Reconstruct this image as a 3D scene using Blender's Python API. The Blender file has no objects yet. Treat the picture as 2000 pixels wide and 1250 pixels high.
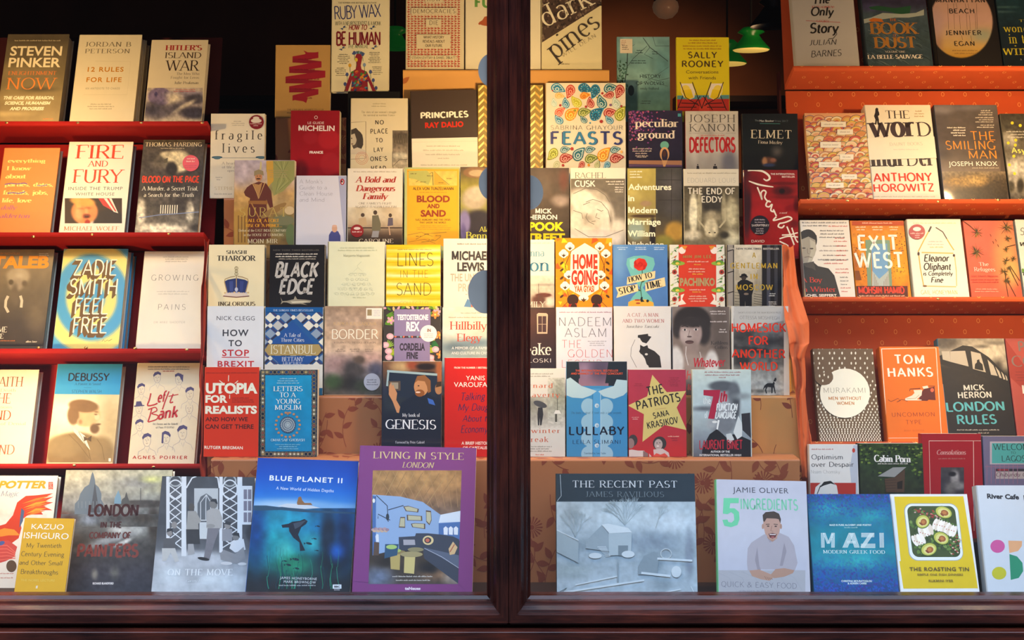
import bpy, math, random
import numpy as np
from mathutils import Vector, Matrix
R = math.radians
C = bpy.context.scene.collection
SC = bpy.context.scene

# ---------------------------------------------------------------- camera
FPX = 2564.0          # focal length in pixels of the 2000 px wide frame
HX, HY = 1000.0, 470.0
EYE = Vector((0.0, 0.0, 1.55))
cam_d = bpy.data.cameras.new('camera'); cam = bpy.data.objects.new('camera', cam_d); C.objects.link(cam)
cam.location = EYE; cam.rotation_euler = (R(90), 0, 0)
cam_d.sensor_width = 36.0; cam_d.lens = FPX/2000*36.0
cam_d.shift_x = 0.0; cam_d.shift_y = -(625-HY)/2000.0
cam_d.clip_start = 0.05
SC.camera = cam
SC.view_settings.view_transform = 'Standard'; SC.view_settings.look = 'None'
SC.view_settings.exposure = 0.0; SC.view_settings.gamma = 1.0
SC.view_settings.use_curve_mapping = False
SC.cycles.max_bounces = 7; SC.cycles.diffuse_bounces = 3; SC.cycles.glossy_bounces = 3
SC.cycles.transparent_max_bounces = 10; SC.cycles.sample_clamp_indirect = 4.0
SC.cycles.caustics_reflective = False; SC.cycles.caustics_refractive = False

def at(px, py, Y):
    return Vector(((px-HX)/FPX*Y, Y, EYE.z-(py-HY)/FPX*Y))

def s2l(c):
    return c/12.92 if c <= .04045 else ((c+.055)/1.055)**2.4
_hc = {}
def hexc(h):
    if h not in _hc:
        _hc[h] = tuple(s2l(int(h[i:i+2], 16)/255) for i in (0, 2, 4))
    return _hc[h]

# ---------------------------------------------------------------- world: street daylight outside the window
w = bpy.data.worlds.new('street_daylight'); SC.world = w; w.use_nodes = True
nt = w.node_tree; nt.nodes.clear()
wo = nt.nodes.new('ShaderNodeOutputWorld'); bg = nt.nodes.new('ShaderNodeBackground')
tc = nt.nodes.new('ShaderNodeTexCoord'); sx = nt.nodes.new('ShaderNodeSeparateXYZ')
mr = nt.nodes.new('ShaderNodeMapRange'); mr.inputs[1].default_value = -1; mr.inputs[2].default_value = 1
cr = nt.nodes.new('ShaderNodeValToRGB'); e = cr.color_ramp.elements
WORLD_STOPS = [(0.0, (.036, .043, .054)), (.40, (.052, .062, .078)), (.468, (.032, .037, .045)), (.485, (.008, .009, .011)),
               (.60, (.006, .006, .007)), (.78, (.008, .009, .012)), (.84, (1.1, 1.45, 1.95)), (1.0, (1.25, 1.65, 2.25))]
e[0].position, e[0].color = WORLD_STOPS[0][0], (*WORLD_STOPS[0][1], 1)
e[1].position, e[1].color = 1.0, (*WORLD_STOPS[-1][1], 1)
for p_, c_ in WORLD_STOPS[1:-1]:
    el = e.new(p_); el.color = (*c_, 1)
nt.links.new(tc.outputs['Generated'], sx.inputs[0]); nt.links.new(sx.outputs['Z'], mr.inputs[0])
nt.links.new(mr.outputs[0], cr.inputs[0]); nt.links.new(cr.outputs[0], bg.inputs[0])
bg.inputs[1].default_value = 4.3
nt.links.new(bg.outputs[0], wo.inputs[0])

# ---------------------------------------------------------------- the window display's lamps, then two added fills inside the shop
def lamp(name, loc, energy, col, radius=.02, spot=None, target=None, blend=.6):
    d = bpy.data.lights.new(name, 'SPOT' if spot else 'POINT'); d.energy = energy; d.color = col
    d.shadow_soft_size = radius
    o = bpy.data.objects.new(name, d); C.objects.link(o); o.location = loc
    if spot:
        d.spot_size = R(spot); d.spot_blend = blend
        o.rotation_euler = (Vector(target)-Vector(loc)).to_track_quat('-Z', 'Y').to_euler()
    return o
WARM = (1.0, .65, .29)
WARM2 = (1.0, .60, .25)
LAMPS = [  # x, y, z, energy, radius (bulbs clamped to the inner side of the window posts)
    (-1.15, 2.85, 1.88, 17.0), (-1.15, 2.85, 1.22, 10.0),
    (0.0, 2.80, 1.83, 17.0), (0.0, 2.80, 1.45, 7.5),
    (1.18, 2.81, 1.93, 18.0), (1.18, 2.81, 1.48, 8.0)]
for lx, ly, lz, le in LAMPS:
    lamp('post_bulb_light', (lx, ly, lz), le, WARM, .022)
lamp('shop_light', (.62, 5.6, 2.55), 70.0, (1.0, .55, .25), .1, 75, (.62, 7.0, 2.0), .9)  # unseen spot without a fixture, added to make the back wall glow
lamp('shop_fill_front', (1.0, 4.5, 2.2), 6.0, (1.0, .6, .3), .1)  # unseen fill added to light the pendant shades from the front

# ---------------------------------------------------------------- materials
def nodes(m):
    m.use_nodes = True; t = m.node_tree
    return t, t.nodes['Principled BSDF'], t.nodes.new, t.links.new
def mat_print(name, rough=.45, spec=.4, coat=0.0, bump=0.0, bscale=60, mottle=.05, noise_r=0.0):
    m = bpy.data.materials.new(name); t, b, N, L = nodes(m)
    a = N('ShaderNodeAttribute'); a.attribute_name = 'Col'
    tc = N('ShaderNodeTexCoord'); n = N('ShaderNodeTexNoise'); n.inputs['Scale'].default_value = bscale
    n.inputs['Detail'].default_value = 4
    L(tc.outputs['Object'], n.inputs['Vector'])
    mp = N('ShaderNodeMapRange'); mp.inputs[3].default_value = 1-mottle; mp.inputs[4].default_value = 1+mottle
    L(n.outputs[0], mp.inputs[0])
    mx = N('ShaderNodeMix'); mx.data_type = 'RGBA'; mx.blend_type = 'MULTIPLY'; mx.inputs[0].default_value = 1
    L(a.outputs['Color'], mx.inputs[6]); L(mp.outputs[0], mx.inputs[7]); L(mx.outputs[2], b.inputs['Base Color'])
    b.inputs['Roughness'].default_value = rough; b.inputs['Specular IOR Level'].default_value = spec
    b.inputs['Coat Weight'].default_value = coat; b.inputs['Coat Roughness'].default_value = .07
    if bump:
        bp = N('ShaderNodeBump'); bp.inputs['Strength'].default_value = bump; bp.inputs['Distance'].default_value = .003
        L(n.outputs[0], bp.inputs['Height']); L(bp.outputs[0], b.inputs['Normal'])
    return m
M_MATTE = mat_print('matte_cover', .55, .3)
M_GLOSS = mat_print('laminated_cover', .42, .3, .35, .10, 12, .02)
M_FOIL = mat_print('foil_print', .22, .6)
for l in (M_FOIL,): l.node_tree.nodes['Principled BSDF'].inputs['Metallic'].default_value = .2
M_WRAP = mat_print('shrink_wrap_cover', .3, .5, .6, .5, 26, .03)
M_CLOTH = mat_print('printed_cloth', .75, .2, 0, .35, 14, .10)
M_PAPER = mat_print('printed_paper', .5, .3, .1, .3, 9, .08)
def mat_pages():
    m = bpy.data.materials.new('page_edges'); t, b, N, L = nodes(m)
    tc = N('ShaderNodeTexCoord'); wv = N('ShaderNodeTexWave'); wv.bands_direction = 'Y'
    wv.inputs['Scale'].default_value = 700; wv.inputs['Distortion'].default_value = 1.5
    r = N('ShaderNodeValToRGB'); r.color_ramp.elements[0].color = (.50, .43, .31, 1); r.color_ramp.elements[1].color = (.78, .71, .56, 1)
    L(tc.outputs['Object'], wv.inputs['Vector']); L(wv.outputs[0], r.inputs[0]); L(r.outputs[0], b.inputs['Base Color'])
    b.inputs['Roughness'].default_value = .85
    return m
M_PAGES = mat_pages()
def mat_wood(name, scl):
    m = bpy.data.materials.new(name); t, b, N, L = nodes(m)
    tc = N('ShaderNodeTexCoord'); mp = N('ShaderNodeMapping'); mp.inputs['Scale'].default_value = scl
    n = N('ShaderNodeTexNoise'); n.inputs['Scale'].default_value = 4; n.inputs['Detail'].default_value = 7; n.inputs['Roughness'].default_value = .65
    n2 = N('ShaderNodeTexNoise'); n2.inputs['Scale'].default_value = 5; n2.inputs['Detail'].default_value = 3
    r = N('ShaderNodeValToRGB'); e = r.color_ramp.elements
    e[0].position = .36; e[0].color = (.010, .003, .003, 1); e[1].position = .70; e[1].color = (.11, .020, .010, 1)
    k = e.new(.5); k.color = (.040, .009, .006, 1)
    L(tc.outputs['Object'], mp.inputs[0]); L(mp.outputs[0], n.inputs['Vector']); L(tc.outputs['Object'], n2.inputs['Vector'])
    mm = N('ShaderNodeMath'); mm.operation = 'MULTIPLY_ADD'; mm.inputs[1].default_value = .5
    hf = N('ShaderNodeMath'); hf.operation = 'MULTIPLY'; hf.inputs[1].default_value = .5
    L(n2.outputs[0], hf.inputs[0]); L(n.outputs[0], mm.inputs[0]); L(hf.outputs[0], mm.inputs[2])
    L(mm.outputs[0], r.inputs[0]); L(r.outputs[0], b.inputs['Base Color'])
    b.inputs['Roughness'].default_value = .24; b.inputs['Specular IOR Level'].default_value = .2
    bp = N('ShaderNodeBump'); bp.inputs['Strength'].default_value = .25; bp.inputs['Distance'].default_value = .001
    L(n.outputs[0], bp.inputs['Height']); L(bp.outputs[0], b.inputs['Normal'])
    return m
M_WOOD = mat_wood('dark_mahogany', (2.5, 30, 30)); M_WOODV = mat_wood('dark_mahogany_upright', (30, 30, 2.5))
def mat_plain(name, col, rough=.7, spec=.3, nscale=8, var=.25, metal=0, emit=None, es=0):
    m = bpy.data.materials.new(name); t, b, N, L = nodes(m)
    tc = N('ShaderNodeTexCoord'); n = N('ShaderNodeTexNoise'); n.inputs['Scale'].default_value = nscale; n.inputs['Detail'].default_value = 4
    r = N('ShaderNodeValToRGB'); c = hexc(col)
    r.color_ramp.elements[0].position = .3; r.color_ramp.elements[1].position = .7
    r.color_ramp.elements[0].color = (*[x*(1-var) for x in c], 1); r.color_ramp.elements[1].color = (*[min(1, x*(1+var)) for x in c], 1)
    L(tc.outputs['Object'], n.inputs['Vector']); L(n.outputs[0], r.inputs[0]); L(r.outputs[0], b.inputs['Base Color'])
    b.inputs['Roughness'].default_value = rough; b.inputs['Specular IOR Level'].default_value = spec
    b.inputs['Metallic'].default_value = metal
    if emit:
        b.inputs['Emission Color'].default_value = (*emit, 1); b.inputs['Emission Strength'].default_value = es
    return m
def mat_glass():
    m = bpy.data.materials.new('window_glass'); m.use_nodes = True; t = m.node_tree; t.nodes.clear()
    N, L = t.nodes.new, t.links.new
    o = N('ShaderNodeOutputMaterial'); mx = N('ShaderNodeMixShader'); tr = N('ShaderNodeBsdfTransparent'); gl = N('ShaderNodeBsdfGlossy')
    fr = N('ShaderNodeFresnel'); fr.inputs[0].default_value = 1.5; gl.inputs['Roughness'].default_value = .0
    tc = N('ShaderNodeTexCoord'); n = N('ShaderNodeTexNoise'); n.inputs['Scale'].default_value = 2.5
    bp = N('ShaderNodeBump'); bp.inputs['Strength'].default_value = .04; bp.inputs['Distance'].default_value = .004
    L(tc.outputs['Object'], n.inputs['Vector']); L(n.outputs[0], bp.inputs['Height']); L(bp.outputs[0], gl.inputs['Normal'])
    ge = N('ShaderNodeNewGeometry'); ff = N('ShaderNodeMath'); ff.operation = 'SUBTRACT'; ff.inputs[0].default_value = 1.0; L(ge.outputs['Backfacing'], ff.inputs[1])
    m2 = N('ShaderNodeMath'); m2.operation = 'MULTIPLY'; L(fr.outputs[0], m2.inputs[0]); L(ff.outputs[0], m2.inputs[1])   # both faces of the pane counted on the face that is met first
    m3 = N('ShaderNodeMath'); m3.operation = 'MULTIPLY'; m3.inputs[1].default_value = 1.8; m3.use_clamp = True; L(m2.outputs[0], m3.inputs[0])
    L(m3.outputs[0], mx.inputs[0]); L(tr.outputs[0], mx.inputs[1]); L(gl.outputs[0], mx.inputs[2]); L(mx.outputs[0], o.inputs[0])
    return m
M_GLASS = mat_glass()

# ---------------------------------------------------------------- object helpers
def tag(o, label=None, cat=None, group=None, kind=None):
    for k, v in (('label', label), ('category', cat), ('group', group), ('kind', kind)):
        if v: o[k] = v
    return o
def empty(name, loc=(0, 0, 0)):
    o = bpy.data.objects.new(name, None); C.objects.link(o); o.location = loc; o.empty_display_size = .05
    return o
class MB:
    """collects coloured polygons, then links them as ONE mesh object"""
    def __init__(s): s.v = []; s.f = []; s.c = []; s.mi = []; s.sm = []
    def poly(s, pts, col, mi=0, smooth=False):
        n = len(s.v); s.v += [tuple(p) for p in pts]; s.c += [col]*len(pts)
        s.f.append(tuple(range(n, n+len(pts)))); s.mi.append(mi); s.sm.append(smooth)
    def mesh(s, verts, faces, cols, mi=0, smooth=False):
        n = len(s.v); s.v += [tuple(p) for p in verts]
        s.c += list(cols) if isinstance(cols, list) else [cols]*len(verts)
        for f in faces: s.f.append(tuple(i+n for i in f)); s.mi.append(mi); s.sm.append(smooth)
    def box(s, lo, hi, col, mi=0, M=None):
        (a, b, c), (d, e, f) = lo, hi
        P = [(a, b, c), (d, b, c), (d, e, c), (a, e, c), (a, b, f), (d, b, f), (d, e, f), (a, e, f)]
        if M is not None: P = [M @ Vector(p) for p in P]
        s.mesh(P, [(0, 3, 2, 1), (4, 5, 6, 7), (0, 1, 5, 4), (1, 2, 6, 5), (2, 3, 7, 6), (3, 0, 4, 7)], col, mi)
    def lathe(s, prof, n, col, ctr=(0, 0, 0), mi=0):
        V = []; F = []
        for r, z in prof:
            for k in range(n):
                a = 2*math.pi*k/n; V.append((ctr[0]+r*math.cos(a), ctr[1]+r*math.sin(a), ctr[2]+z))
        for i in range(len(prof)-1):
            for k in range(n):
                F.append((i*n+k, i*n+(k+1) % n, (i+1)*n+(k+1) % n, (i+1)*n+k))
        s.mesh(V, F, col, mi, True)
    def build(s, name, mats, parent=None, bevel=0):
        me = bpy.data.meshes.new(name); me.from_pydata(s.v, [], s.f); 
        for m in (mats if isinstance(mats, (list, tuple)) else [mats]): me.materials.append(m)
        at_ = me.color_attributes.new('Col', 'FLOAT_COLOR', 'POINT')
        if s.v:
            a = np.ones((len(s.v), 4), dtype=np.float32); a[:, :3] = np.array(s.c, dtype=np.float32); at_.data.foreach_set('color', a.ravel())
        me.polygons.foreach_set('material_index', s.mi); me.polygons.foreach_set('use_smooth', s.sm)
        me.update(); o = bpy.data.objects.new(name, me); C.objects.link(o)
        if parent is not None: o.parent = parent
        if bevel:
            md = o.modifiers.new('bevel', 'BEVEL'); md.width = bevel; md.segments = 3; md.limit_method = 'ANGLE'
        return o

# ---------------------------------------------------------------- lettering
_bf = {}
def builtin_glyph(ch, off):
    """outline glyph of the built-in sans face: (verts2d, faces, advance), cap height 1"""
    k = (ch, off)
    if k in _bf: return _bf[k]
    if ch == 'M' and off > 0:      # the widened outline of this letter closes up, so it is drawn with strokes
        V, F, adv = stroke_glyph('M', 1.6+off*22, 1.5+off*18, 0); s_ = 1.02; _bf[k] = ([(x*s_, y) for x, y in V], F, adv*s_+.05); return _bf[k]
    def mk(s):
        cu = bpy.data.curves.new('t', 'FONT'); cu.body = s; cu.offset = off; cu.resolution_u = 3
        o = bpy.data.objects.new('t', cu); me = bpy.data.meshes.new_from_object(o)
        V = [(v.co.x, v.co.y) for v in me.vertices]; F = [tuple(p.vertices) for p in me.polygons]
        bpy.data.meshes.remove(me); bpy.data.objects.remove(o); bpy.data.curves.remove(cu)
        return V, F
    if 'cap' not in _bf:
        _bf['cap'] = 1
        V, F = mk('H'); _bf['cap'] = max(v[1] for v in V)-min(v[1] for v in V)
    sc = 1/_bf['cap']
    def wid(s):
        V, F = mk(s); xs = [v[0] for v in V]; return max(xs)-min(xs)
    if ch == ' ':
        adv = .42
        r = ([], [], adv)
    else:
        V, F = mk(ch)
        adv = (wid('H'+ch+'H')-wid('HH'))*sc
        r = ([(x*sc, y*sc) for x, y in V], F, adv)
    _bf[k] = r
    return r
# stroke alphabet used for serif, brush and hand lettering.  units: cap height 10
SG = {
'A': (8.8, '4.4,10 .7,0>;4.3,10 8.2,0>;2,3.3 6.9,3.3'), 'B': (7.6, '1.5,0 1.5,10s;1.5,10 3.8,10 a3.8,7.7,2.5,2.3,90,-90 1.5,5.4;1.5,5.4 4.2,5.4 a4.2,2.7,2.8,2.7,90,-90 1.5,0'),
'C': (8.2, 'a4.8,5,3.9,5,48,312'), 'D': (8.8, '1.5,0 1.5,10s;1.5,10 3.6,10 a3.6,5,4.5,5,90,-90 1.5,0'),
'E': (7.0, '1.5,0 1.5,10s;1.5,10 6.2,10|;1.5,5.2 5.2,5.2;1.5,0 6.5,0|'), 'F': (6.6, '1.5,0 1.5,10s;1.5,10 6.2,10|;1.5,5.2 5,5.2'),
'G': (8.8, 'a4.8,5,3.9,5,48,345;7.6,0 7.6,4.2>'), 'H': (9.0, '1.5,0 1.5,10s;7.4,0 7.4,10s;1.5,5.2 7.4,5.2'),
'I': (3.6, '1.8,0 1.8,10s'), 'J': (4.6, '3,10 3,1.8< a1.4,1.8,1.6,2,0,-120'), 'K': (8.2, '1.5,0 1.5,10s;7,10 1.5,4.2<;3.4,5.6 7.6,0>'),
'L': (6.6, '1.5,0 1.5,10s;1.5,0 6.3,0|'), 'M': (10.6, '1.6,0 1.6,10s;1.6,10 5.3,1;9,10 5.3,1;9,0 9,10s'), 'N': (9.0, '1.6,0 1.6,10s;1.6,10 7.4,0;7.4,0 7.4,10>'),
'O': (9.2, 'a4.6,5,3.9,5,0,360'), 'P': (7.2, '1.5,0 1.5,10s;1.5,10 3.8,10 a3.8,7.3,2.8,2.7,90,-90 1.5,4.6'), 'Q': (9.2, 'a4.6,5,3.9,5,0,360;4.8,1.6 8,-1.6'),
'R': (8.0, '1.5,0 1.5,10s;1.5,10 3.8,10 a3.8,7.5,2.6,2.5,90,-90 1.5,5;3.8,5 7.3,0>'), 'S': (6.8, 'a3.4,7.5,2.3,2.5,35,270 a3.4,2.5,2.6,2.5,90,-145'),
'T': (7.8, '3.9,0 3.9,10<;.7,10 7.1,10!'), 'U': (8.8, '1.5,10 1.5,3.4< a4.4,3.4,2.9,3.4,180,360 7.3,10>'), 'V': (8.4, '.6,10 4.2,0<;4.2,0 7.8,10>'),
'W': (12.4, '.6,10 3.7,0<;3.7,0 6.4,10>;6.2,10 9,0;9,0 11.8,10>'), 'X': (8.2, '.9,10 7.3,0s;7.1,10 1,0s'), 'Y': (8.0, '.6,10 4,4.8<;4,4.8 7.4,10>;4,4.8 4,0>'),
'Z': (7.4, '1,10 6.5,10|;6.5,10 1,0;1,0 6.6,0|'),
'a': (5.6, 'a2.9,4.6,1.7,1.9,140,0 4.6,.6;a2.6,1.9,1.8,2,50,360 4.4,2.6'), 'b': (6.4, '1.4,0 1.4,10>;a3.4,3.1,2.1,3.2,150,-150'),
'c': (5.4, 'a3.1,3.2,2.2,3.2,50,310'), 'd': (6.4, '5,0 5,10>;a3,3.1,2.1,3.2,30,330'), 'e': (5.7, '.9,3.6 4.8,3.6 a2.9,3.3,2,3.2,5,310'),
'f': (3.8, '1.7,0 1.7,8.2< a3.3,8.2,1.6,1.8,180,60;.5,6.3 3.3,6.3'), 'g': (6.0, 'a2.9,4,1.8,2.3,0,360;a2.9,-1.2,2.2,1.5,0,360;2.2,1.9 1.6,.8 2.9,.2;4.2,5.4 5.5,6.3'),
'h': (6.6, '1.4,0 1.4,10s;1.4,4.4 a3.4,4.5,1.7,1.8,180,0 5.1,0>'), 'i': (3.0, '1.5,0 1.5,6.4s;1.5,8.6 1.5,9.5'), 'j': (3.0, '1.7,6.4 1.7,-1.2< a.5,-1.2,1.2,1.5,0,-100;1.7,8.6 1.7,9.5'),
'k': (6.2, '1.4,0 1.4,10s;5,6.3 1.4,2.8<;2.8,4.1 5.5,0>'), 'l': (3.0, '1.5,0 1.5,10s'), 'm': (9.8, '1.4,0 1.4,6.4s;1.4,4.4 a3.2,4.5,1.6,1.8,180,0 4.8,0>;4.8,4.4 a6.6,4.5,1.7,1.8,180,0 8.3,0>'),
'n': (6.6, '1.4,0 1.4,6.4s;1.4,4.4 a3.3,4.5,1.8,1.8,180,0 5.1,0>'), 'o': (6.0, 'a3,3.2,2.2,3.2,0,360'), 'p': (6.4, '1.4,-3 1.4,6.4s;a3.4,3.2,2.1,3.2,150,-150'),
'q': (6.4, '5,-3 5,6.4s;a3,3.2,2.1,3.2,30,330'), 'r': (4.6, '1.4,0 1.4,6.4s;1.4,4 a3.3,4.3,1.9,1.9,180,60'), 's': (4.8, 'a2.4,4.8,1.5,1.5,35,270 a2.4,1.7,1.7,1.6,90,-145'),
't': (4.0, '1.8,8.4 1.8,1.6 a3,1.6,1.2,1.5,180,300;.5,6.3 3.4,6.3'), 'u': (6.6, '1.4,6.4 1.4,2< a3.1,2,1.7,2,180,330;5,6.4 5,0s'), 'v': (6.2, '.6,6.4 3.1,0<;3.1,0 5.6,6.4>'),
'w': (9.0, '.6,6.4 2.7,0<;2.7,0 4.6,6.4;4.5,6.4 6.5,0;6.5,0 8.5,6.4>'), 'x': (6.0, '.9,6.4 5.2,0s;5.1,6.4 .9,0s'), 'y': (6.2, '.6,6.4 3.2,0<;5.6,6.4 2.6,-2.4< 1.2,-3'),
'z': (5.4, '.9,6.3 4.7,6.3|;4.7,6.3 .8,0;.8,0 4.8,0|'),
'0': (6.8, 'a3.4,5,2.7,5,0,360'), '1': (4.6, '2.4,0 2.4,10<;2.4,10 1,8.6'), '2': (6.6, 'a3.3,7.3,2.4,2.7,160,-20 1,0 6,0|'), '5': (6.6, '5.6,10 1.8,10 1.5,5.6 a3.3,3.1,2.5,3.1,120,-150'),
'7': (6.6, '.9,10 6,10 2.6,0'), '9': (6.8, 'a3.4,6.9,2.5,3,0,360;5.9,6.5 4.2,0'), '6': (6.8, 'a3.4,3.1,2.5,3,0,360;.9,3.5 3.4,10'),
',': (2.8, '1.6,.8 1,-1.6'), '.': (2.6, '1.3,0 1.3,.9'), "'": (2.4, '1.3,10 1.1,7.8'), '&': (8.6, '8,0 2.6,7 a3.7,8.2,1.6,1.6,210,-50 a3,2.6,2.3,2.6,120,300 7.6,4.6'), '-': (4, '.8,3.6 3.2,3.6'),
'!': (3, '1.5,3 1.5,10;1.5,0 1.5,.9'), ' ': (4.2, '')}
_sg = {}
def stroke_glyph(ch, T, t, serif):
    k = (ch, T, t, serif)
    if k in _sg: return _sg[k]
    if ch not in SG: ch = {'É': 'E', 'È': 'E', 'è': 'e', 'é': 'e'}.get(ch, ' ')
    w_, s_ = SG[ch]; V = []; F = []
    def quad(a, b, c, d):
        n = len(V); V.extend([a, b, c, d]); F.append((n, n+1, n+2, n+3))
    for st in s_.split(';'):
        if not st: continue
        fl = ''
        pts = []; arc = 'a' in st; flags = {}
        for tok in st.split():
            while tok[-1] in 's<>|!': fl = tok[-1]; tok = tok[:-1]
            if tok[0] == 'a':
                cx, cy, rx, ry, a0, a1 = map(float, tok[1:].split(','))
                n = max(4, int(abs(a1-a0)/20))
                for i in range(n+1):
                    a = R(a0+(a1-a0)*i/n); pts.append((cx+rx*math.cos(a), cy+ry*math.sin(a)))
            else: pts.append(tuple(map(float, tok.split(','))))
        p = [pts[0]]
        for q_ in pts[1:]:
            if math.hypot(q_[0]-p[-1][0], q_[1]-p[-1][1]) > .02: p.append(q_)
        closed = math.hypot(p[0][0]-p[-1][0], p[0][1]-p[-1][1]) < .05
        L_ = []
        for i in range(len(p)):
            if closed: a, b = p[i-1 if i else -2], p[i+1 if i < len(p)-1 else 1]
            else: a, b = p[max(0, i-1)], p[min(len(p)-1, i+1)]
            dx, dy = b[0]-a[0], b[1]-a[1]; d = math.hypot(dx, dy) or 1; dx /= d; dy /= d
            f = abs(dy)**1.3
            if not arc and dx*dy > 0 and abs(dx) > .15: f *= .3
            wd = (t+(T-t)*f)/2
            L_.append(((p[i][0]-dy*wd, p[i][1]+dx*wd), (p[i][0]+dy*wd, p[i][1]-dx*wd)))
        for i in range(len(p)-1): quad(L_[i][0], L_[i][1], L_[i+1][1], L_[i+1][0])
        if serif:
            sw = T*.55+.75; sh = max(t*.45, .28)
            ends = []
            if fl == 's': ends = [p[0], p[-1]]
            elif fl == '<': ends = [p[0]]
            elif fl == '>': ends = [p[-1]]
            for (x, y) in ends:
                up = y > 3 ; y0 = y-sh*2 if up else y
                y0 = y-(sh*1.6 if up else 0)
                quad((x-sw, y0), (x+sw, y0), (x+sw, y0+sh*1.6), (x-sw, y0+sh*1.6))
            if fl in '|!' and fl:
                for (x, y) in ([p[-1]] if fl == '|' else [p[0], p[-1]]):
                    dr = 1 if y < 3 else -1
                    quad((x-.25, y), (x+.25, y), (x+.3, y+dr*2), (x-.05, y+dr*2))
    r = ([(x/10, y/10) for x, y in V], F, w_/10)
    _sg[k] = r
    return r
FONTS = {'s': ('b', .0), 'b': ('b', .022), 'x': ('b', .045), 'l': ('b', -.012),
         'S': ('k', 1.35, .45, 1), 'B': ('k', 2.3, .6, 1), 'L': ('k', .95, .35, 1),
         'h': ('k', 1.1, .8, 0), 'k': ('k', 1.9, 1.5, 0), 'n': ('k', .6, .5, 0), 'u': ('k', 2.6, 2.1, 0), 'D': ('k', 1.75, .5, 1)}
def text_geo(s, font, track=0):
    sp = FONTS[font[0]]; sh = .22 if 'i' in font[1:] else 0
    V = []; F = []; x = 0
    for ch in s:
        g = builtin_glyph(ch, sp[1]) if sp[0] == 'b' else stroke_glyph(ch, *sp[1:])
        n = len(V); V += [(x+a+b*sh, b) for a, b in g[0]]; F += [tuple(i+n for i in f) for f in g[1]]
        x += g[2]+track
    if not V: return [], []
    x0 = min(v[0] for v in V); x1 = max(v[0] for v in V)
    return [((a-x0)/(x1-x0), b) for a, b in V], F
# ---------------------------------------------------------------- printing on a flat face
def clip_poly(P, W, H, x0=0.0, z0=0.0):
    for ax, lim, sg in ((0, x0, 1), (0, W, -1), (1, z0, 1), (1, H, -1)):
        out = []
        for i in range(len(P)):
            a, b = P[i-1], P[i]; da, db = sg*(a[ax]-lim), sg*(b[ax]-lim)
            if da >= 0: 
                if db >= 0: out.append(b)
                else: t = da/(da-db); out.append((a[0]+(b[0]-a[0])*t, a[1]+(b[1]-a[1])*t))
            elif db >= 0:
                t = da/(da-db); out += [(a[0]+(b[0]-a[0])*t, a[1]+(b[1]-a[1])*t), b]
        P = out
        if len(P) < 3: return []
    return P
def vnoise(x, y, seed=0, octv=4):
    out = np.zeros_like(x); amp = 1; tot = 0
    for o in range(octv):
        xs, ys = x*2**o+seed*17.3+o*5.1, y*2**o+seed*9.7+o*3.7
        xi, yi = np.floor(xs), np.floor(ys); fx, fy = xs-xi, ys-yi
        fx = fx*fx*(3-2*fx); fy = fy*fy*(3-2*fy)
        h = lambda a, b: np.modf(np.abs(np.sin(a*127.1+b*311.7+seed)*43758.5453))[0]
        out += amp*(h(xi, yi)*(1-fx)*(1-fy)+h(xi+1, yi)*fx*(1-fy)+h(xi, yi+1)*(1-fx)*fy+h(xi+1, yi+1)*fx*fy)
        tot += amp; amp *= .55
    return out/tot
def rgb(h): return np.array([int(h[i:i+2], 16)/255 for i in (0, 2, 4)])
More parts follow.
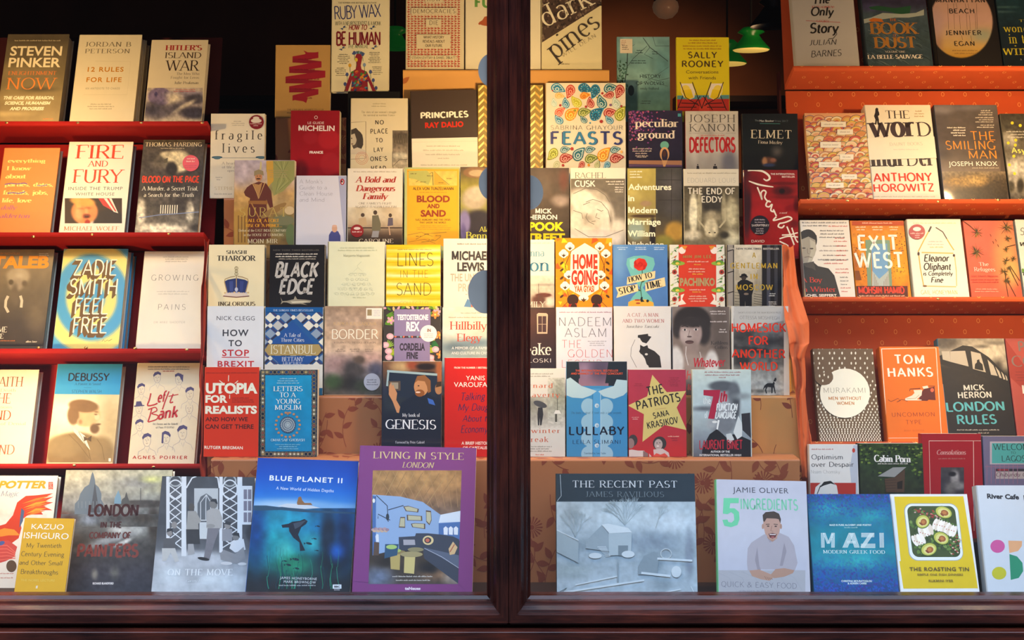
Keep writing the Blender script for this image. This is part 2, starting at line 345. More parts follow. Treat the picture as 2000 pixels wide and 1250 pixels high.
class Face:
    """a printable plane: O origin, u right, v up, n towards the street. W, H size. L(px,py) gives coordinates on it"""
    def __init__(s, O, u, v, W, H, x0=0.0, z0=0.0):
        s.O, s.u, s.v, s.W, s.H, s.x0, s.z0 = O, u, v, W, H, x0, z0; s.n = u.cross(v); s.k = 0; s.mb = MB(); s.lift = 0.00006; s.cs = (0, 0, 1)
        s.d = (O-EYE).dot(s.n)
    def L(s, px, py):
        px, py = s.cs[0]+px/s.cs[2], s.cs[1]+py/s.cs[2]
        d = Vector(((px-HX)/FPX, 1, -(py-HY)/FPX)); t = s.d/d.dot(s.n); q = EYE+d*t-s.O
        return (q.dot(s.u), q.dot(s.v))
    def y(s): s.k += 1; return -(s.lift+s.k*0.000004)
    def add(s, P, col, y=None, mi=0):
        if y is None: y = s.y()
        P = clip_poly([tuple(p) for p in P], s.W, s.H, s.x0, s.z0)
        if len(P) < 3: return
        s.mb.poly([(a, y, b) for a, b in P], hexc(col), mi)
    def fan(s, P, col, mi=0):   # concave outline, ear-free: let the mesh tessellate it
        s.add(P, col, None, mi)
    def mm(s, px): a = s.L(1000, 600); b = s.L(1100, 600); return abs(b[0]-a[0])/100*px
    def op(s, o):
        k = o[0]; L = s.L
        if k == 't' or k == 'T':
            _, st, x0, yb, x1, h, font, col = o[:8]; dy = o[8] if len(o) > 8 else 0
            V, F = text_geo(st, font, o[9] if len(o) > 9 else 0)
            if not F: return
            a, b = L(x0, yb), L(x1, yb+dy); c = L(x0, yb-h); hh = math.hypot(c[0]-a[0], c[1]-a[1])
            dx, dz = b[0]-a[0], b[1]-a[1]; d = math.hypot(dx, dz); nx, nz = -dz/d*hh, dx/d*hh
            Q = [(a[0]+dx*p+nx*q, a[1]+dz*p+nz*q) for p, q in V]; y = s.y()
            xs = [q[0] for q in Q]; zs = [q[1] for q in Q]
            mi = 1 if k == 'T' else 0
            if min(xs) < s.x0 or max(xs) > s.W or min(zs) < s.z0 or max(zs) > s.H:
                for f in F: s.add([Q[i] for i in f], col, y, mi)
            else: s.mb.mesh([(p, y, q) for p, q in Q], F, hexc(col), mi)
        elif k == 'r':
            _, x0, y0, x1, y1, col = o
            s.add([L(x0, y1), L(x1, y1), L(x1, y0), L(x0, y0)], col)
        elif k == 'R':   # whole face
            s.add([(0, 0), (s.W, 0), (s.W, s.H), (0, s.H)], o[1])
        elif k == 'e':
            _, cx, cy, rx, ry, col = o[:6]; ro = R(o[6]) if len(o) > 6 else 0; n = 28
            s.add([L(cx+rx*math.cos(a)*math.cos(ro)-ry*math.sin(a)*math.sin(ro), cy+rx*math.cos(a)*math.sin(ro)+ry*math.sin(a)*math.cos(ro)) for a in [2*math.pi*i/n for i in range(n)]], col)
        elif k == 'o':   # ring outline
            _, cx, cy, rx, ry, wd, col = o[:7]; n = 26; y = s.y()
            for i in range(n):
                a, b = 2*math.pi*i/n, 2*math.pi*(i+1)/n
                s.add([L(cx+rx*math.cos(a), cy+ry*math.sin(a)), L(cx+rx*math.cos(b), cy+ry*math.sin(b)), L(cx+(rx-wd)*math.cos(b), cy+(ry-wd)*math.sin(b)), L(cx+(rx-wd)*math.cos(a), cy+(ry-wd)*math.sin(a))], col, y)
        elif k == 'p':
            s.add([L(*q) for q in o[1]], o[2])
        elif k == 'l':   # polyline, px width
            P = o[1]; wd = o[2]/2; y = s.y(); n = len(P); Q = []
            for i in range(n):
                a, b = P[max(0, i-1)], P[min(n-1, i+1)]; dx, dy_ = b[0]-a[0], b[1]-a[1]; d = math.hypot(dx, dy_) or 1
                ww = wd*(o[4](i/(n-1)) if len(o) > 4 else 1)
                Q.append((L(P[i][0]-dy_/d*ww, P[i][1]+dx/d*ww), L(P[i][0]+dy_/d*ww, P[i][1]-dx/d*ww)))
            for i in range(n-1): s.add([Q[i][0], Q[i][1], Q[i+1][1], Q[i+1][0]], o[3], y)
        elif k == 's':   # smooth brush stroke through the points
            P = o[1]; Q = []; n = len(P)
            for i in range(n-1):
                p0, p1, p2, p3 = P[max(0, i-1)], P[i], P[i+1], P[min(n-1, i+2)]
                for j in range(6):
                    t = j/6; Q.append(tuple(.5*(2*p1[c]+(p2[c]-p0[c])*t+(2*p0[c]-5*p1[c]+4*p2[c]-p3[c])*t*t+(3*p1[c]-p0[c]-3*p2[c]+p3[c])*t**3) for c in (0, 1)))
            s.op(('l', Q+[P[-1]])+tuple(o[2:]))
        elif k == 'q':   # rows too small to read: broken bars
            _, x0, y0, x1, n, dy, col = o[:7]; al = o[7] if len(o) > 7 else 'c'; rg = random.Random(int(x0*7+y0)); y = s.y()
            for i in range(n):
                wl = (x1-x0)*rg.uniform(.62, 1) if n > 1 else (x1-x0)
                a = {'c': (x0+x1-wl)/2, 'l': x0, 'r': x1-wl}[al]; e_ = a+wl; yy = y0+i*dy; hh = min(dy*.5, 2.5*s.cs[2]); sc = hh/2.3
                while a < e_-2*sc:
                    b = min(e_, a+rg.uniform(3, 10)*sc*1.3)
                    while a < b:
                        up = rg.choice((0, .3, .3, .32, 0)); lw = rg.uniform(.7, 1.5)*sc*.8
                        s.add([L(a, yy+hh), L(a+lw, yy+hh), L(a+lw, yy+hh*up), L(a, yy+hh*up)], col, y); a += lw+.42*sc
                    a += 1.1*sc
        elif k == 'g':   # soft picture: colours on a fine grid
            _, x0, y0, x1, y1, stops, blobs = o[:7]; na, ns = (o[7] if len(o) > 7 and o[7] else (0, 10)); fn = o[8] if len(o) > 8 else None
            step = 1.7*s.cs[2]; nx = max(2, int((x1-x0)/step)); ny = max(2, int((y1-y0)/step))
            X, Y = np.meshgrid(np.linspace(x0, x1, nx+1), np.linspace(y0, y1, ny+1))
            if isinstance(stops, str): stops = [(0, stops), (1, stops)]
            elif isinstance(stops[0], str): stops = [(i/(len(stops)-1), c) for i, c in enumerate(stops)]
            T = (Y-y0)/(y1-y0); A = np.stack([np.interp(T, [q[0] for q in stops], [rgb(q[1])[c] for q in stops]) for c in range(3)], -1)
            for b in blobs:
                cx, cy, rx, ry, col = b[:5]; sf = b[5] if len(b) > 5 else .3; ro = R(b[6]) if len(b) > 6 else 0
                dx, dy = X-cx, Y-cy; a = (dx*math.cos(ro)+dy*math.sin(ro))/rx; c_ = (-dx*math.sin(ro)+dy*math.cos(ro))/ry
                r_ = np.sqrt(a*a+c_*c_); m = np.clip((1+sf-r_)/(2*sf+1e-3), 0, 1); m = (m*m*(3-2*m))[..., None]
                A = A*(1-m)+rgb(col)*m
            if na: A = A*(1+na*2*(vnoise(X/ns, Y/ns, (x0+y0) % 13)-.5))[..., None]
            if fn: A = fn(X, Y, A)
            A = np.clip(A, 0, 1); Lc = np.where(A <= .04045, A/12.92, ((A+.055)/1.055)**2.4).reshape(-1, 3)
            yy = s.y(); V = []
            for px, py in zip(X.ravel(), Y.ravel()):
                a, b = L(px, py); V.append((min(max(a, s.x0), s.W), yy, min(max(b, s.z0), s.H)))
            w_ = nx+1; F = [(j*w_+i, (j+1)*w_+i, (j+1)*w_+i+1, j*w_+i+1) for j in range(ny) for i in range(nx)]
            s.mb.mesh(V, F, [tuple(c) for c in Lc.tolist()])
        elif k == 'f': o[1](s)

MATS = {'m': M_MATTE, 'g': M_GLOSS, 'w': M_WRAP}
def bk(kind, Y, x0, x1, yt, yb, label, base, art, lean=6, T=.02, mat='m', dy=0, spine=None, back=0, group=None, name=None, fore=None, cs=(0, 0, 1)):
    """one book.  kind p paperback / h hardback.  x0,x1,yt top edge, yb foot, all read off the photograph; Y depth of its foot"""
    tl = math.tan(R(lean)); Yt = Y
    for _ in range(12):
        zb = at(x0, yb, Y).z; zt = at(x0, yt, Yt).z; Yt = Y+(zt-zb)*tl
    TL, TR = at(x0, yt, Yt), at(x1, yt+dy, Yt)
    u = (TR-TL); W = u.length; u.normalize()
    v0 = Vector((0, math.sin(R(lean)), math.cos(R(lean)))); v = (v0-v0.dot(u)*u).normalized()
    H = (zt-zb)/math.cos(R(lean)); W -= .0006
    BL = TL-v*H
    low = min(0, u.z*W)            # a tilted book stands on its lower corner
    n = u.cross(v)                 # towards the street
    M = Matrix((( u.x, -n.x, v.x, BL.x), (u.y, -n.y, v.y, BL.y), (u.z, -n.z, v.z, BL.z), (0, 0, 0, 1)))
    nm = name or ('hardback_book' if kind == 'h' else 'paperback_book')
    root = empty(nm); root.matrix_world = M
    tag(root, label, 'book', group)
    tc_ = .0028 if kind == 'h' else .0006; ins = .003 if kind == 'h' else .0003; r = min(.003, T*.2) if kind == 'h' else .0012
    fc = Face(BL, u, v, W, H, x0=r*.5); fc.cs = cs; sp = spine or base; mb = fc.mb
    out = [(W, 0)]+[(r-r*math.sin(a), r-r*math.cos(a)) for a in [i*math.pi/8 for i in range(5)]]
    out += [(r-r*math.cos(a), T-r+r*math.sin(a)) for a in [i*math.pi/8 for i in range(5)]]+[(W, T)]
    inn = [(W, T-tc_), (tc_+.0001, T-tc_), (tc_+.0001, tc_), (W, tc_)]; P = out+inn; n_ = len(P)
    for i in range(n_):
        a, b = P[i], P[(i+1) % n_]; cl = base if (i == 0 or i >= len(out)-1) else sp
        if len(out) <= i < n_-1: cl = 'e8e0cc'
        mb.poly([(a[0], a[1], 0), (b[0], b[1], 0), (b[0], b[1], H), (a[0], a[1], H)], hexc(cl))
    mb.poly([(x, y, H) for x, y in P], hexc(sp)); mb.poly([(x, y, 0) for x, y in reversed(P)], hexc(sp))
    parts = []
    for o in art:
        if o[0] == 'part': parts.append(o)
        else: fc.op(o)
    mb.build('cover', [MATS[mat], M_FOIL], root)
    pg = MB(); pg.box((tc_+.0006, tc_+.0002, ins), (W-ins, T-tc_-.0002, H-ins), (.7, .62, .45)); pg.build('page_block', M_PAGES, root)
    for _, pn, th, ops in parts:   # stickers and paper bands: thin solids on the cover
        f2 = Face(BL, u, v, W+(.0008 if pn == 'paper_band' else 0), H, x0=-.0008 if pn == 'paper_band' else 0)
        f2.lift = th+.0011; f2.cs = cs; bo = ops[0]
        f2.op(bo); body = [p for p in f2.mb.v]; y_ = body[0][1]; c0 = f2.mb.c[0]; nn = len(body)
        for i in range(nn):
            a, b = body[i], body[(i+1) % nn]
            f2.mb.poly([a, b, (b[0], y_+th, b[2]), (a[0], y_+th, a[2])], c0)
        for o in ops[1:]: f2.op(o)
        f2.mb.build(pn, MATS['g'] if pn == 'sticker' else MATS['m'], root)
    for b in range(back):          # further copies stacked behind lean the same way
        r2 = empty(nm); r2.matrix_world = M @ Matrix.Translation((.004*(b+1), (T+.0006)*(b+1), 0))
        tag(r2, 'second copy peeping out behind the '+' '.join(label.split(',')[0].split()[:9]), 'book', group)
        m2 = MB()
        for i in range(n_):
            a, c = P[i], P[(i+1) % n_]; m2.poly([(a[0], a[1], 0), (c[0], c[1], 0), (c[0], c[1], H), (a[0], a[1], H)], hexc(sp))
        m2.poly([(x, y, H) for x, y in P], hexc(sp)); m2.poly([(x, y, 0) for x, y in reversed(P)], hexc(sp))
        m2.build('cover', MATS[mat], r2)
        p2 = MB(); p2.box((tc_+.0006, tc_+.0002, ins), (W-ins, T-tc_-.0002, H-ins), (.7, .62, .45)); p2.build('page_block', M_PAGES, r2)
    return root

# ---------------------------------------------------------------- patterns
def flora(W, H, seed, leaf, flower, dens=1.0, sc=1.0):
    """vines with leaves and daisies over a W x H face; yields polygons (x, z)"""
    rg = random.Random(seed); out = []
    def strip(P, wd):
        for i in range(len(P)-1):
            (a, b), (c, d) = P[i], P[i+1]; l = math.hypot(c-a, d-b) or 1; nx, nz = -(d-b)/l*wd, (c-a)/l*wd
            out.append(([(a+nx, b+nz), (a-nx, b-nz), (c-nx, d-nz), (c+nx, d+nz)], leaf))
    def lf(x, z, a, s):
        P = []
        for i in range(9):
            t = i/8; P.append((t*s, math.sin(math.pi*t**.8)*s*.24))
        for i in range(7, 0, -1):
            t = i/8; P.append((t*s, -math.sin(math.pi*t**.8)*s*.24))
        out.append(([(x+p*math.cos(a)-q*math.sin(a), z+p*math.sin(a)+q*math.cos(a)) for p, q in P], leaf))
    step = .066*sc/dens; nx = int(W/step)+2; nz = int(H/(step*1.4))+2
    for i in range(nx):
        for j in range(nz):
            x, z = i*step+rg.uniform(-.3, .3)*step, j*step*1.4+rg.uniform(-.3, .3)*step
            a = rg.uniform(1.0, 2.1)*(1 if rg.random() < .5 else -1); P = [(x, z)]; cv = rg.uniform(-.25, .25)
            for k in range(9):
                x += math.cos(a)*.011*sc; z += math.sin(a)*.011*sc; a += cv; P.append((x, z))
                if k % 2 == 1: lf(x, z, a+(.9 if k % 4 == 1 else -.9), .026*sc)
            strip(P, .0007*sc)
            if (i+2*j) % 3 == 0:
                fx, fz = x+.02*sc, z
                for q in range(18):
                    a0 = 2*math.pi*q/18; r0, r1 = .006*sc, .020*sc
                    out.append(([(fx+r0*math.cos(a0-.1), fz+r0*math.sin(a0-.1)), (fx+r1*math.cos(a0-.08), fz+r1*math.sin(a0-.08)), (fx+r1*1.08*math.cos(a0), fz+r1*1.08*math.sin(a0)), (fx+r1*math.cos(a0+.08), fz+r1*math.sin(a0+.08)), (fx+r0*math.cos(a0+.1), fz+r0*math.sin(a0+.1))], flower))
                out.append(([(fx+.005*sc*math.cos(t), fz+.005*sc*math.sin(t)) for t in [k*.6283 for k in range(10)]], flower))
    return out
def plane_print(mb, O, u, v, W, H, polys, lift=.00015):
    n = u.cross(v); k = 0
    for P, col in polys:
        P = clip_poly(P, W, H)
        if len(P) >= 3:
            k += 1; mb.poly([O+u*a+v*b+n*(lift+.000002*(k % 60)) for a, b in P], hexc(col))
# ---------------------------------------------------------------- shop front: wooden frames and panes
X, Z, Yv = Vector((1, 0, 0)), Vector((0, 0, 1)), Vector((0, 1, 0))
YG = 2.70                     # depth of the glass
FLOORZ = at(0, 1160, 2.83).z  # top of the display bed
def frame(name, xa, xb, za, zb):
    # opening xa..xb, za..zb at the glass; moulding profile (outward from the opening, depth)
    prof = [(0, YG+.022), (0, YG-.006), (.006, YG-.012), (.008, YG-.020), (.013, YG-.022), (.014, YG-.030), (.020, YG-.040), (.027, YG-.043),
            (.028, YG-.050), (.044, YG-.050), (.0445, YG-.046), (.0475, YG-.046), (.0475, YG+.022)]
    mb = MB(); rings = []
    for d, y in prof: rings.append([(xa-d, y, za-d), (xb+d, y, za-d), (xb+d, y, zb+d), (xa-d, y, zb+d)])
    V = [p for r in rings for p in r]; n = len(prof)
    F = [(i*4+k, i*4+(k+1) % 4, ((i+1) % n)*4+(k+1) % 4, ((i+1) % n)*4+k) for i in range(n) for k in range(4)]
    mb.mesh(V, F, (.1, .03, .02)); mb.mi = [k % 2 for i in range(n) for k in range(4)]; root = mb.build(name, [M_WOOD, M_WOODV]); tag(root, kind='structure')
    g = MB(); g.box((xa-.004, YG, za-.004), (xb+.004, YG+.005, zb+.004), (1, 1, 1)); g.build('pane', M_GLASS, root)
    return root
zb_ = at(0, 1163, YG-.006).z; zt_ = 2.36
xl = at(951, 0, YG-.006).x; xr = at(1036, 0, YG-.006).x
frame('window_1', -1.22, xl, zb_, zt_); frame('window_2', xr, 1.25, zb_, zt_)
def sbox(name, lo, hi, m, kind='structure', col=(.1, .03, .02), bevel=0):
    mb = MB(); mb.box(lo, hi, col); o = mb.build(name, m, bevel=bevel); return tag(o, kind=kind)
xm = (xl+xr)/2
sbox('trim_1', (xm-.0025, YG-.040, zb_-.0475), (xm+.0025, YG+.022, zt_+.04), M_WOODV)        # bead between the two sashes
sbox('trim_2', (-1.7, YG-.034, zb_-.056), (1.7, YG+.03, zb_-.048), M_WOOD)
sbox('trim_3', (-1.7, YG-.070, zb_-.20), (1.7, YG+.03, zb_-.056), M_WOOD, bevel=.003)        # board under the window
sbox('trim_4', (-1.7, YG-.05, zt_+.048), (1.7, YG+.03, zt_+.30), M_WOOD)
for sx_, nm in ((-1, 'trim_5'), (1, 'trim_6')):
    sbox(nm, (min(sx_*(1.27 if sx_ < 0 else 1.30), sx_*1.7), YG-.05, zb_-.048), (max(sx_*(1.27 if sx_ < 0 else 1.30), sx_*1.7), YG+.03, zt_+.048), M_WOODV)
M_FLOORW = mat_plain('dark_stained_board', '2a1a15', .6, .3, 14, .3)
M_DARKWALL = mat_plain('dark_shop_wall', '6e442a', .8, .2, 3, .2)
M_DARK = mat_plain('near_black_paint', '14100e', .8, .2, 5, .3)
M_SHOPFLOOR = mat_plain('shop_floorboards', '33231a', .5, .4, 5, .3)
sbox('floor', (-1.7, YG+.022, FLOORZ-.03), (1.7, 3.75, FLOORZ), M_FLOORW)
sbox('floor_shop', (-3.2, 3.75, -.03), (3.2, 7.0, 0), M_SHOPFLOOR)
sbox('wall_window_back', (-1.7, 3.73, 0), (1.7, 3.75, FLOORZ-.03), M_DARK)
sbox('wall_back', (-3.2, 7.0, 0), (3.2, 7.1, 3.2), M_DARKWALL)
sbox('wall_left', (-3.3, YG+.03, 0), (-3.2, 7.0, 3.2), M_DARK)
sbox('wall_right', (3.2, YG+.03, 0), (3.3, 7.0, 3.2), M_DARKWALL)
sbox('ceiling', (-3.3, YG+.03, 3.1), (3.3, 7.1, 3.2), M_DARK)
sbox('wall_front_left', (-3.3, YG-.03, 0), (-1.7, YG+.03, 3.2), M_DARK)
sbox('wall_front_right', (1.7, YG-.03, 0), (3.3, YG+.03, 3.2), M_DARK)
sbox('wall_front_top', (-1.7, YG-.03, zt_+.30), (1.7, YG+.03, 3.2), M_DARK)
sbox('wall_front_bottom', (-1.7, YG-.03, 0), (1.7, YG+.03, zb_-.20), M_DARK)

# ---------------------------------------------------------------- lamps on the posts (each bulb beside its light)
M_BULB = mat_plain('lit_bulb', 'fff0c8', .4, .3, emit=(1, .70, .36), es=9)
M_METAL = mat_plain('dark_metal', '2c2622', .4, .5, metal=.8)
for i, (lx, ly, lz, le) in enumerate(LAMPS):
    sd = -1 if lx < -.5 else (1 if lx > .5 else 0)
    root = empty('post_lamp', (lx, ly, lz))
    where = ['left hand post', 'middle post', 'right hand post'][sd+1]
    tag(root, f"small warm {'upper' if i % 2 == 0 else 'lower'} bulb on the inner side of the {where}", 'lamp', 'display lamps on the window posts')
    b = MB(); b.lathe([(0.001, .012), (.008, .010), (.012, .004), (.012, -.004), (.008, -.010), (.001, -.012)], 16, (1, .9, .7))
    ob = b.build('bulb', M_BULB, root); ob.visible_shadow = True
    s = MB(); s.lathe([(.0, .034), (.010, .034), (.010, .012), (.007, .012)], 16, (.1, .1, .1)); s.box((-.004, YG+.024-ly, .024), (.004, 0, .032), (.1, .1, .1)); s.build('socket', M_METAL, root)

# ---------------------------------------------------------------- risers: boxes wrapped in flowered paper
S_Y = {5: 2.955, 4: 3.017, 3: 3.079, 2: 3.141, 1: 3.203, 0: 3.265}
S_PY = {5: 892, 4: 772, 3: 645, 2: 505, 1: 387, 0: 238}
def zrow(r): return at(0, S_PY[r], S_Y[r]).z
def riser(label, px0, px1, y0, y1, z0, z1, base, leaf, flower, seed, sc=1.0, group='paper covered risers'):
    x0, x1 = max(-.700, at(px0, 0, y0).x), min(.664, at(px1, 0, y0).x); mb = MB(); w, d, h = x1-x0, y1-y0, z1-z0; b = .004
    # soft wrapped corners
    prof = [(0, 0), (0, h-b), (b*.3, h-b*.3), (b, h), (d, h), (d, 0)]
    for i in range(len(prof)-1):
        (a, c), (e_, f_) = prof[i], prof[i+1]
        mb.poly([(0, a, c), (w, a, c), (w, e_, f_), (0, e_, f_)], hexc(base))
    for x_, rv in ((0, 1), (w, 0)):
        P = [(x_, p, q) for p, q in prof]; mb.poly(P if rv else P[::-1], hexc(base))
    plane_print(mb, Vector((0, 0, 0)), X, Z, w, h-b, flora(w, h, seed, leaf, flower, 1, sc))
    plane_print(mb, Vector((0, b, h)), X, Yv, w, d-b, flora(w, d, seed+3, leaf, flower, 1, sc))
    o = mb.build('display_riser', M_PAPER); o.location = (x0, y0, z0); tag(o, label, 'display box', group); return o
LV = '864028'; FLW = '843a24'; BASE = 'a86a40'
zf = FLOORZ+.0003
def top(r): return zrow(r)-.0006
riser('long low box in tan leaf paper behind the large books, left of the centre post', 412, 985, S_Y[5]-.030, S_Y[4]-.0165, zf, top(5), BASE, LV, FLW, 1, 1.15)
riser('long low box in tan leaf paper behind the large books, right of the centre post', 1015, 1562, S_Y[5]-.030, S_Y[4]-.0165, zf, top(5), BASE, LV, FLW, 2, 1.15)
riser('brown leaf paper step showing beside the dark blue music book', 405, 975, S_Y[4]-.014, S_Y[3]-.0165, zf, top(4), BASE, LV, FLW, 3)
riser('orange daisy paper step at the far right end under the greyhound paperback', 1025, 1566, S_Y[4]-.014, S_Y[3]-.0165, zf, top(4), 'cc8a4a', LV, FLW, 4)
def plain(r, a, b, lab, sd, yb=None, zt=None, base=BASE, leaf=LV):
    riser(lab, a, b, S_Y[r]-.014, yb or S_Y[r-1]-.0165, zf, zt or top(r), base, leaf, FLW, sd)
plain(3, 405, 975, 'middle step of the left flight, mostly covered by the crown and shark books', 5)
plain(3, 1030, 1560, 'middle step of the right flight, mostly covered by the rose hourglass book', 6)
plain(2, 420, 975, 'upper step of the left flight carrying the warrior portrait book', 7)
plain(2, 1030, 1550, 'upper step of the right flight carrying the red script book', 8)
plain(1, 425, 975, 'high step of the left flight with leaf paper between red guide and pale book', 9)
plain(1, 1030, 1550, 'high step of the right flight behind the dark purple book', 10)
S_TOPY = 3.265
riser('tall brown leaf paper box under the tan ribbon book, dark at its front', 538, 676, S_Y[0]-.014, 3.36, zf, at(0, 230, 3.265).z-.0006, 'a0683c', '7c3a22', '7c3a22', 11)
riser('tall narrow box under the turquoise wolf book', 1200, 1312, S_Y[0]-.014, 3.36, zf, top(0), BASE, LV, FLW, 12)
riser('tall narrow box under the yellow deckchair book', 1318, 1430, S_Y[0]-.014, 3.36, zf, top(0), BASE, LV, FLW, 13)
TOPZ = at(0, 137, 3.265).z
riser('highest leaf paper box, left of the post, under the red dotted book', 787, 990, S_Y[0]-.014, 3.38, zf, TOPZ-.0006, 'dca458', 'b86a34', 'b86a34', 14)
riser('highest leaf paper box, right of the post, under the forest cover', 1010, 1190, S_Y[0]-.014, 3.38, zf, TOPZ-.0006, 'dca458', 'b86a34', 'b86a34', 15)
o = sbox('black_plinth', (at(679, 0, 3.251).x, S_Y[0]-.014, zf), (at(782, 0, 3.265).x, 3.36, at(0, 179, 3.265).z-.0006), M_DARK, kind=None, bevel=.003)
tag(o, 'narrow black plinth under the anatomical figure book, left of the leaf paper box', 'display box')

# ---------------------------------------------------------------- the two fabric covered cases
def ringpoly(cx, cz, rx, rz, wd, col, out):
    n = 10
    for i in range(n):
        a, b = 2*math.pi*i/n, 2*math.pi*(i+1)/n
        out.append(([(cx+rx*math.cos(a), cz+rz*math.sin(a)), (cx+rx*math.cos(b), cz+rz*math.sin(b)), (cx+(rx-wd)*math.cos(b), cz+(rz-wd)*math.sin(b)), (cx+(rx-wd)*math.cos(a), cz+(rz-wd)*math.sin(a))], col))
def dots(W, H, col, off=0):
    out = []; s = .056; j = 0; z = .012+off
    while z < H:
        x = .02+(s/2 if j % 2 else 0)+j*.006 % s
        while x < W: ringpoly(x, z, .0042, .0058, .0012, col, out); x += s
        z += .027; j += 1
    return out
SH_D, SH_T, SH_A = .105, .010, 19.5
def case(label, px0, px1, rows, Yf, base, col_dots, top_px, nails, foot=None, ystep=.055):
    """rows: photo heights of the ledge lips, top first.  ledges tip back, books lean on the tipped back board"""
    E0, E1 = (px0[-1] if isinstance(px0, list) else px0), (px1[-1] if isinstance(px1, list) else px1)
    root = empty('fabric_bookcase', at((E0+E1)/2, 0, Yf)); root.location.z = FLOORZ
    tag(root, label, 'bookcase'); Minv = Matrix.Translation(-root.location)
    n = len(rows); ca, sa = math.cos(R(SH_A)), math.sin(R(SH_A))
    def xx(px, Y): return (px-HX)/FPX*Y
    for i, py in enumerate(rows):
        Y = Yf+ystep*(n-1-i); L_ = at(0, py, Y); x0, x1 = xx(px0[i] if isinstance(px0, list) else px0, Y), xx(px1[i] if isinstance(px1, list) else px1, Y); w = x1-x0
        mb = MB(); Mx = Minv @ Matrix.Translation((x0, Y, L_.z)) @ Matrix.Rotation(-R(SH_A), 4, 'X')
        # ledge box, rounded lip
        lip = SH_T; D = SH_D; prof = [(0, -.002), (.0, -lip+.003), (.002, -lip-.001), (.006, -lip-.0022), (D, -lip-.002), (D, 0), (.004, 0), (.001, -.0007)]
        m_ = len(prof)
        for k in range(m_):
            (a, b), (c, d) = prof[k], prof[(k+1) % m_]
            NS = 14
            for q in range(NS):
                xa_, xb_ = w*q/NS, w*(q+1)/NS
                mb.poly([Mx @ Vector(p) for p in ((xa_, a, b), (xa_, c, d), (xb_, c, d), (xb_, a, b))], hexc(base))
        for x_, rv in ((0, 0), (w, 1)):
            P = [Mx @ Vector((x_, a, b)) for a, b in prof]; mb.poly(P if rv else P[::-1], hexc(base))
        if col_dots:
            Rr = Mx.to_3x3(); u_, v_, n_ = Rr @ X, Rr @ Yv, Rr @ Z
            plane_print(mb, Mx @ Vector((0, D, -lip-.002)), u_, -v_, w, D-.006, dots(w, D, col_dots))
            plane_print(mb, Mx @ Vector((0, 0, -lip)), u_, n_, w, lip, dots(w, lip*3, col_dots))
        mb.build('ledge', M_CLOTH, root)
        # back board above this ledge up to the next
        bc = '3a0c0c' if (i == 0 and not col_dots) else base; nb = MB(); zt = (at(0, rows[i-1], Yf+ystep*(n-i)).z-SH_D*sa-.013) if i else at(0, top_px, Yf+ystep*(n-1)+.1).z  # top bay without dots: recess shade is put into a darker cloth colour
        b0 = Vector((x0, Y+D*ca+.002, L_.z-D*sa-.01)); dyv = ystep if i else .05
        vv = Vector((0, dyv+.012, zt-b0.z)).normalized()
        hh = (zt-b0.z)/vv.z - (.001 if i else 0); nn = X.cross(vv); NS = 16
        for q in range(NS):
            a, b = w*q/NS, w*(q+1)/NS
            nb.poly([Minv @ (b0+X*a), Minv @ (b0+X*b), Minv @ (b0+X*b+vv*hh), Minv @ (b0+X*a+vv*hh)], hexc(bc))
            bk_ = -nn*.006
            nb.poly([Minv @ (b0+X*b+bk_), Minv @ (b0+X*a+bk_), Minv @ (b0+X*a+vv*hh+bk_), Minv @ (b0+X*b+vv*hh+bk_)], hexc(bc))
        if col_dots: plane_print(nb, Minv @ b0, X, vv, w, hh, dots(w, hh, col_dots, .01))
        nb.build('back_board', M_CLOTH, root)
        for k, (nx, ny) in enumerate(nails.get(i, [])):
            q_ = at(nx, ny, Y-.0015); t = MB(); t.lathe([(.0002, -.0015), (.0022, -.001), (.003, .0), (.0008, .001), (.0008, .004)], 8, (.8, .7, .5))
            for j, p in enumerate(t.v): t.v[j] = (q_.x-root.location.x+p[0]*1.6, q_.y-root.location.y+p[2], q_.z-root.location.z+p[1])
            t.build('tack', M_TACK, root)
    sk = MB(); xa, xb = xx(E0, Yf)-root.location.x, xx(E1, Yf)-root.location.x; zl = at(0, rows[-1], Yf).z-FLOORZ-SH_D*sa-.014
    sk.box((xa, .09, 0), (xb, .098, zl), hexc(base)); sk.build('skirt', M_CLOTH, root)
    s_ = 1 if E1 < 600 else -1; x_ = xx(E1 if s_ > 0 else E0, Yf)+s_*.004; sd = MB()
    P = [(SH_D+.01, 0), (SH_D+.045, 0), (SH_D+.045+ystep*(n-1), at(0, rows[0], Yf+ystep*(n-1)).z-FLOORZ), (SH_D+.02+ystep*(n-1), at(0, rows[0], Yf+ystep*(n-1)).z-FLOORZ)]
    q0, q1 = [(x_-root.location.x, a, b) for a, b in P], [(x_+.005*s_-root.location.x, a, b) for a, b in P]
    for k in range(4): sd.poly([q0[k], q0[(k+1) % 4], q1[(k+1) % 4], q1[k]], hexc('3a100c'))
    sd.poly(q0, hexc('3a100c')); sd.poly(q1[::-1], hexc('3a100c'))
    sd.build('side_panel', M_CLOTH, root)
    return root
M_TACK = mat_plain('brass_tack', 'd8b070', .3, .6, metal=.9)
LCASE_Y, RCASE_Y = 3.02, 3.02
LROWS = [236, 453, 680, 905]; RROWS = [128, 388, 579, 862]
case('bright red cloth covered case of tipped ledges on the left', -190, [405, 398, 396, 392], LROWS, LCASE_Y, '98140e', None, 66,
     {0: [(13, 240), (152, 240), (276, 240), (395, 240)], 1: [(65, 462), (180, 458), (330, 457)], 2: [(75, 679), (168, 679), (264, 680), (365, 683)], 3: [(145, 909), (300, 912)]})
case('orange red case on the right, cloth printed with small rings', [1550, 1563, 1568, 1578], 2190, RROWS, RCASE_Y, 'c4542a', 'eea45c', -60,
     {1: [(1655, 392), (1832, 394), (1950, 391)], 2: [(1832, 584)], 3: [(1790, 866)]})

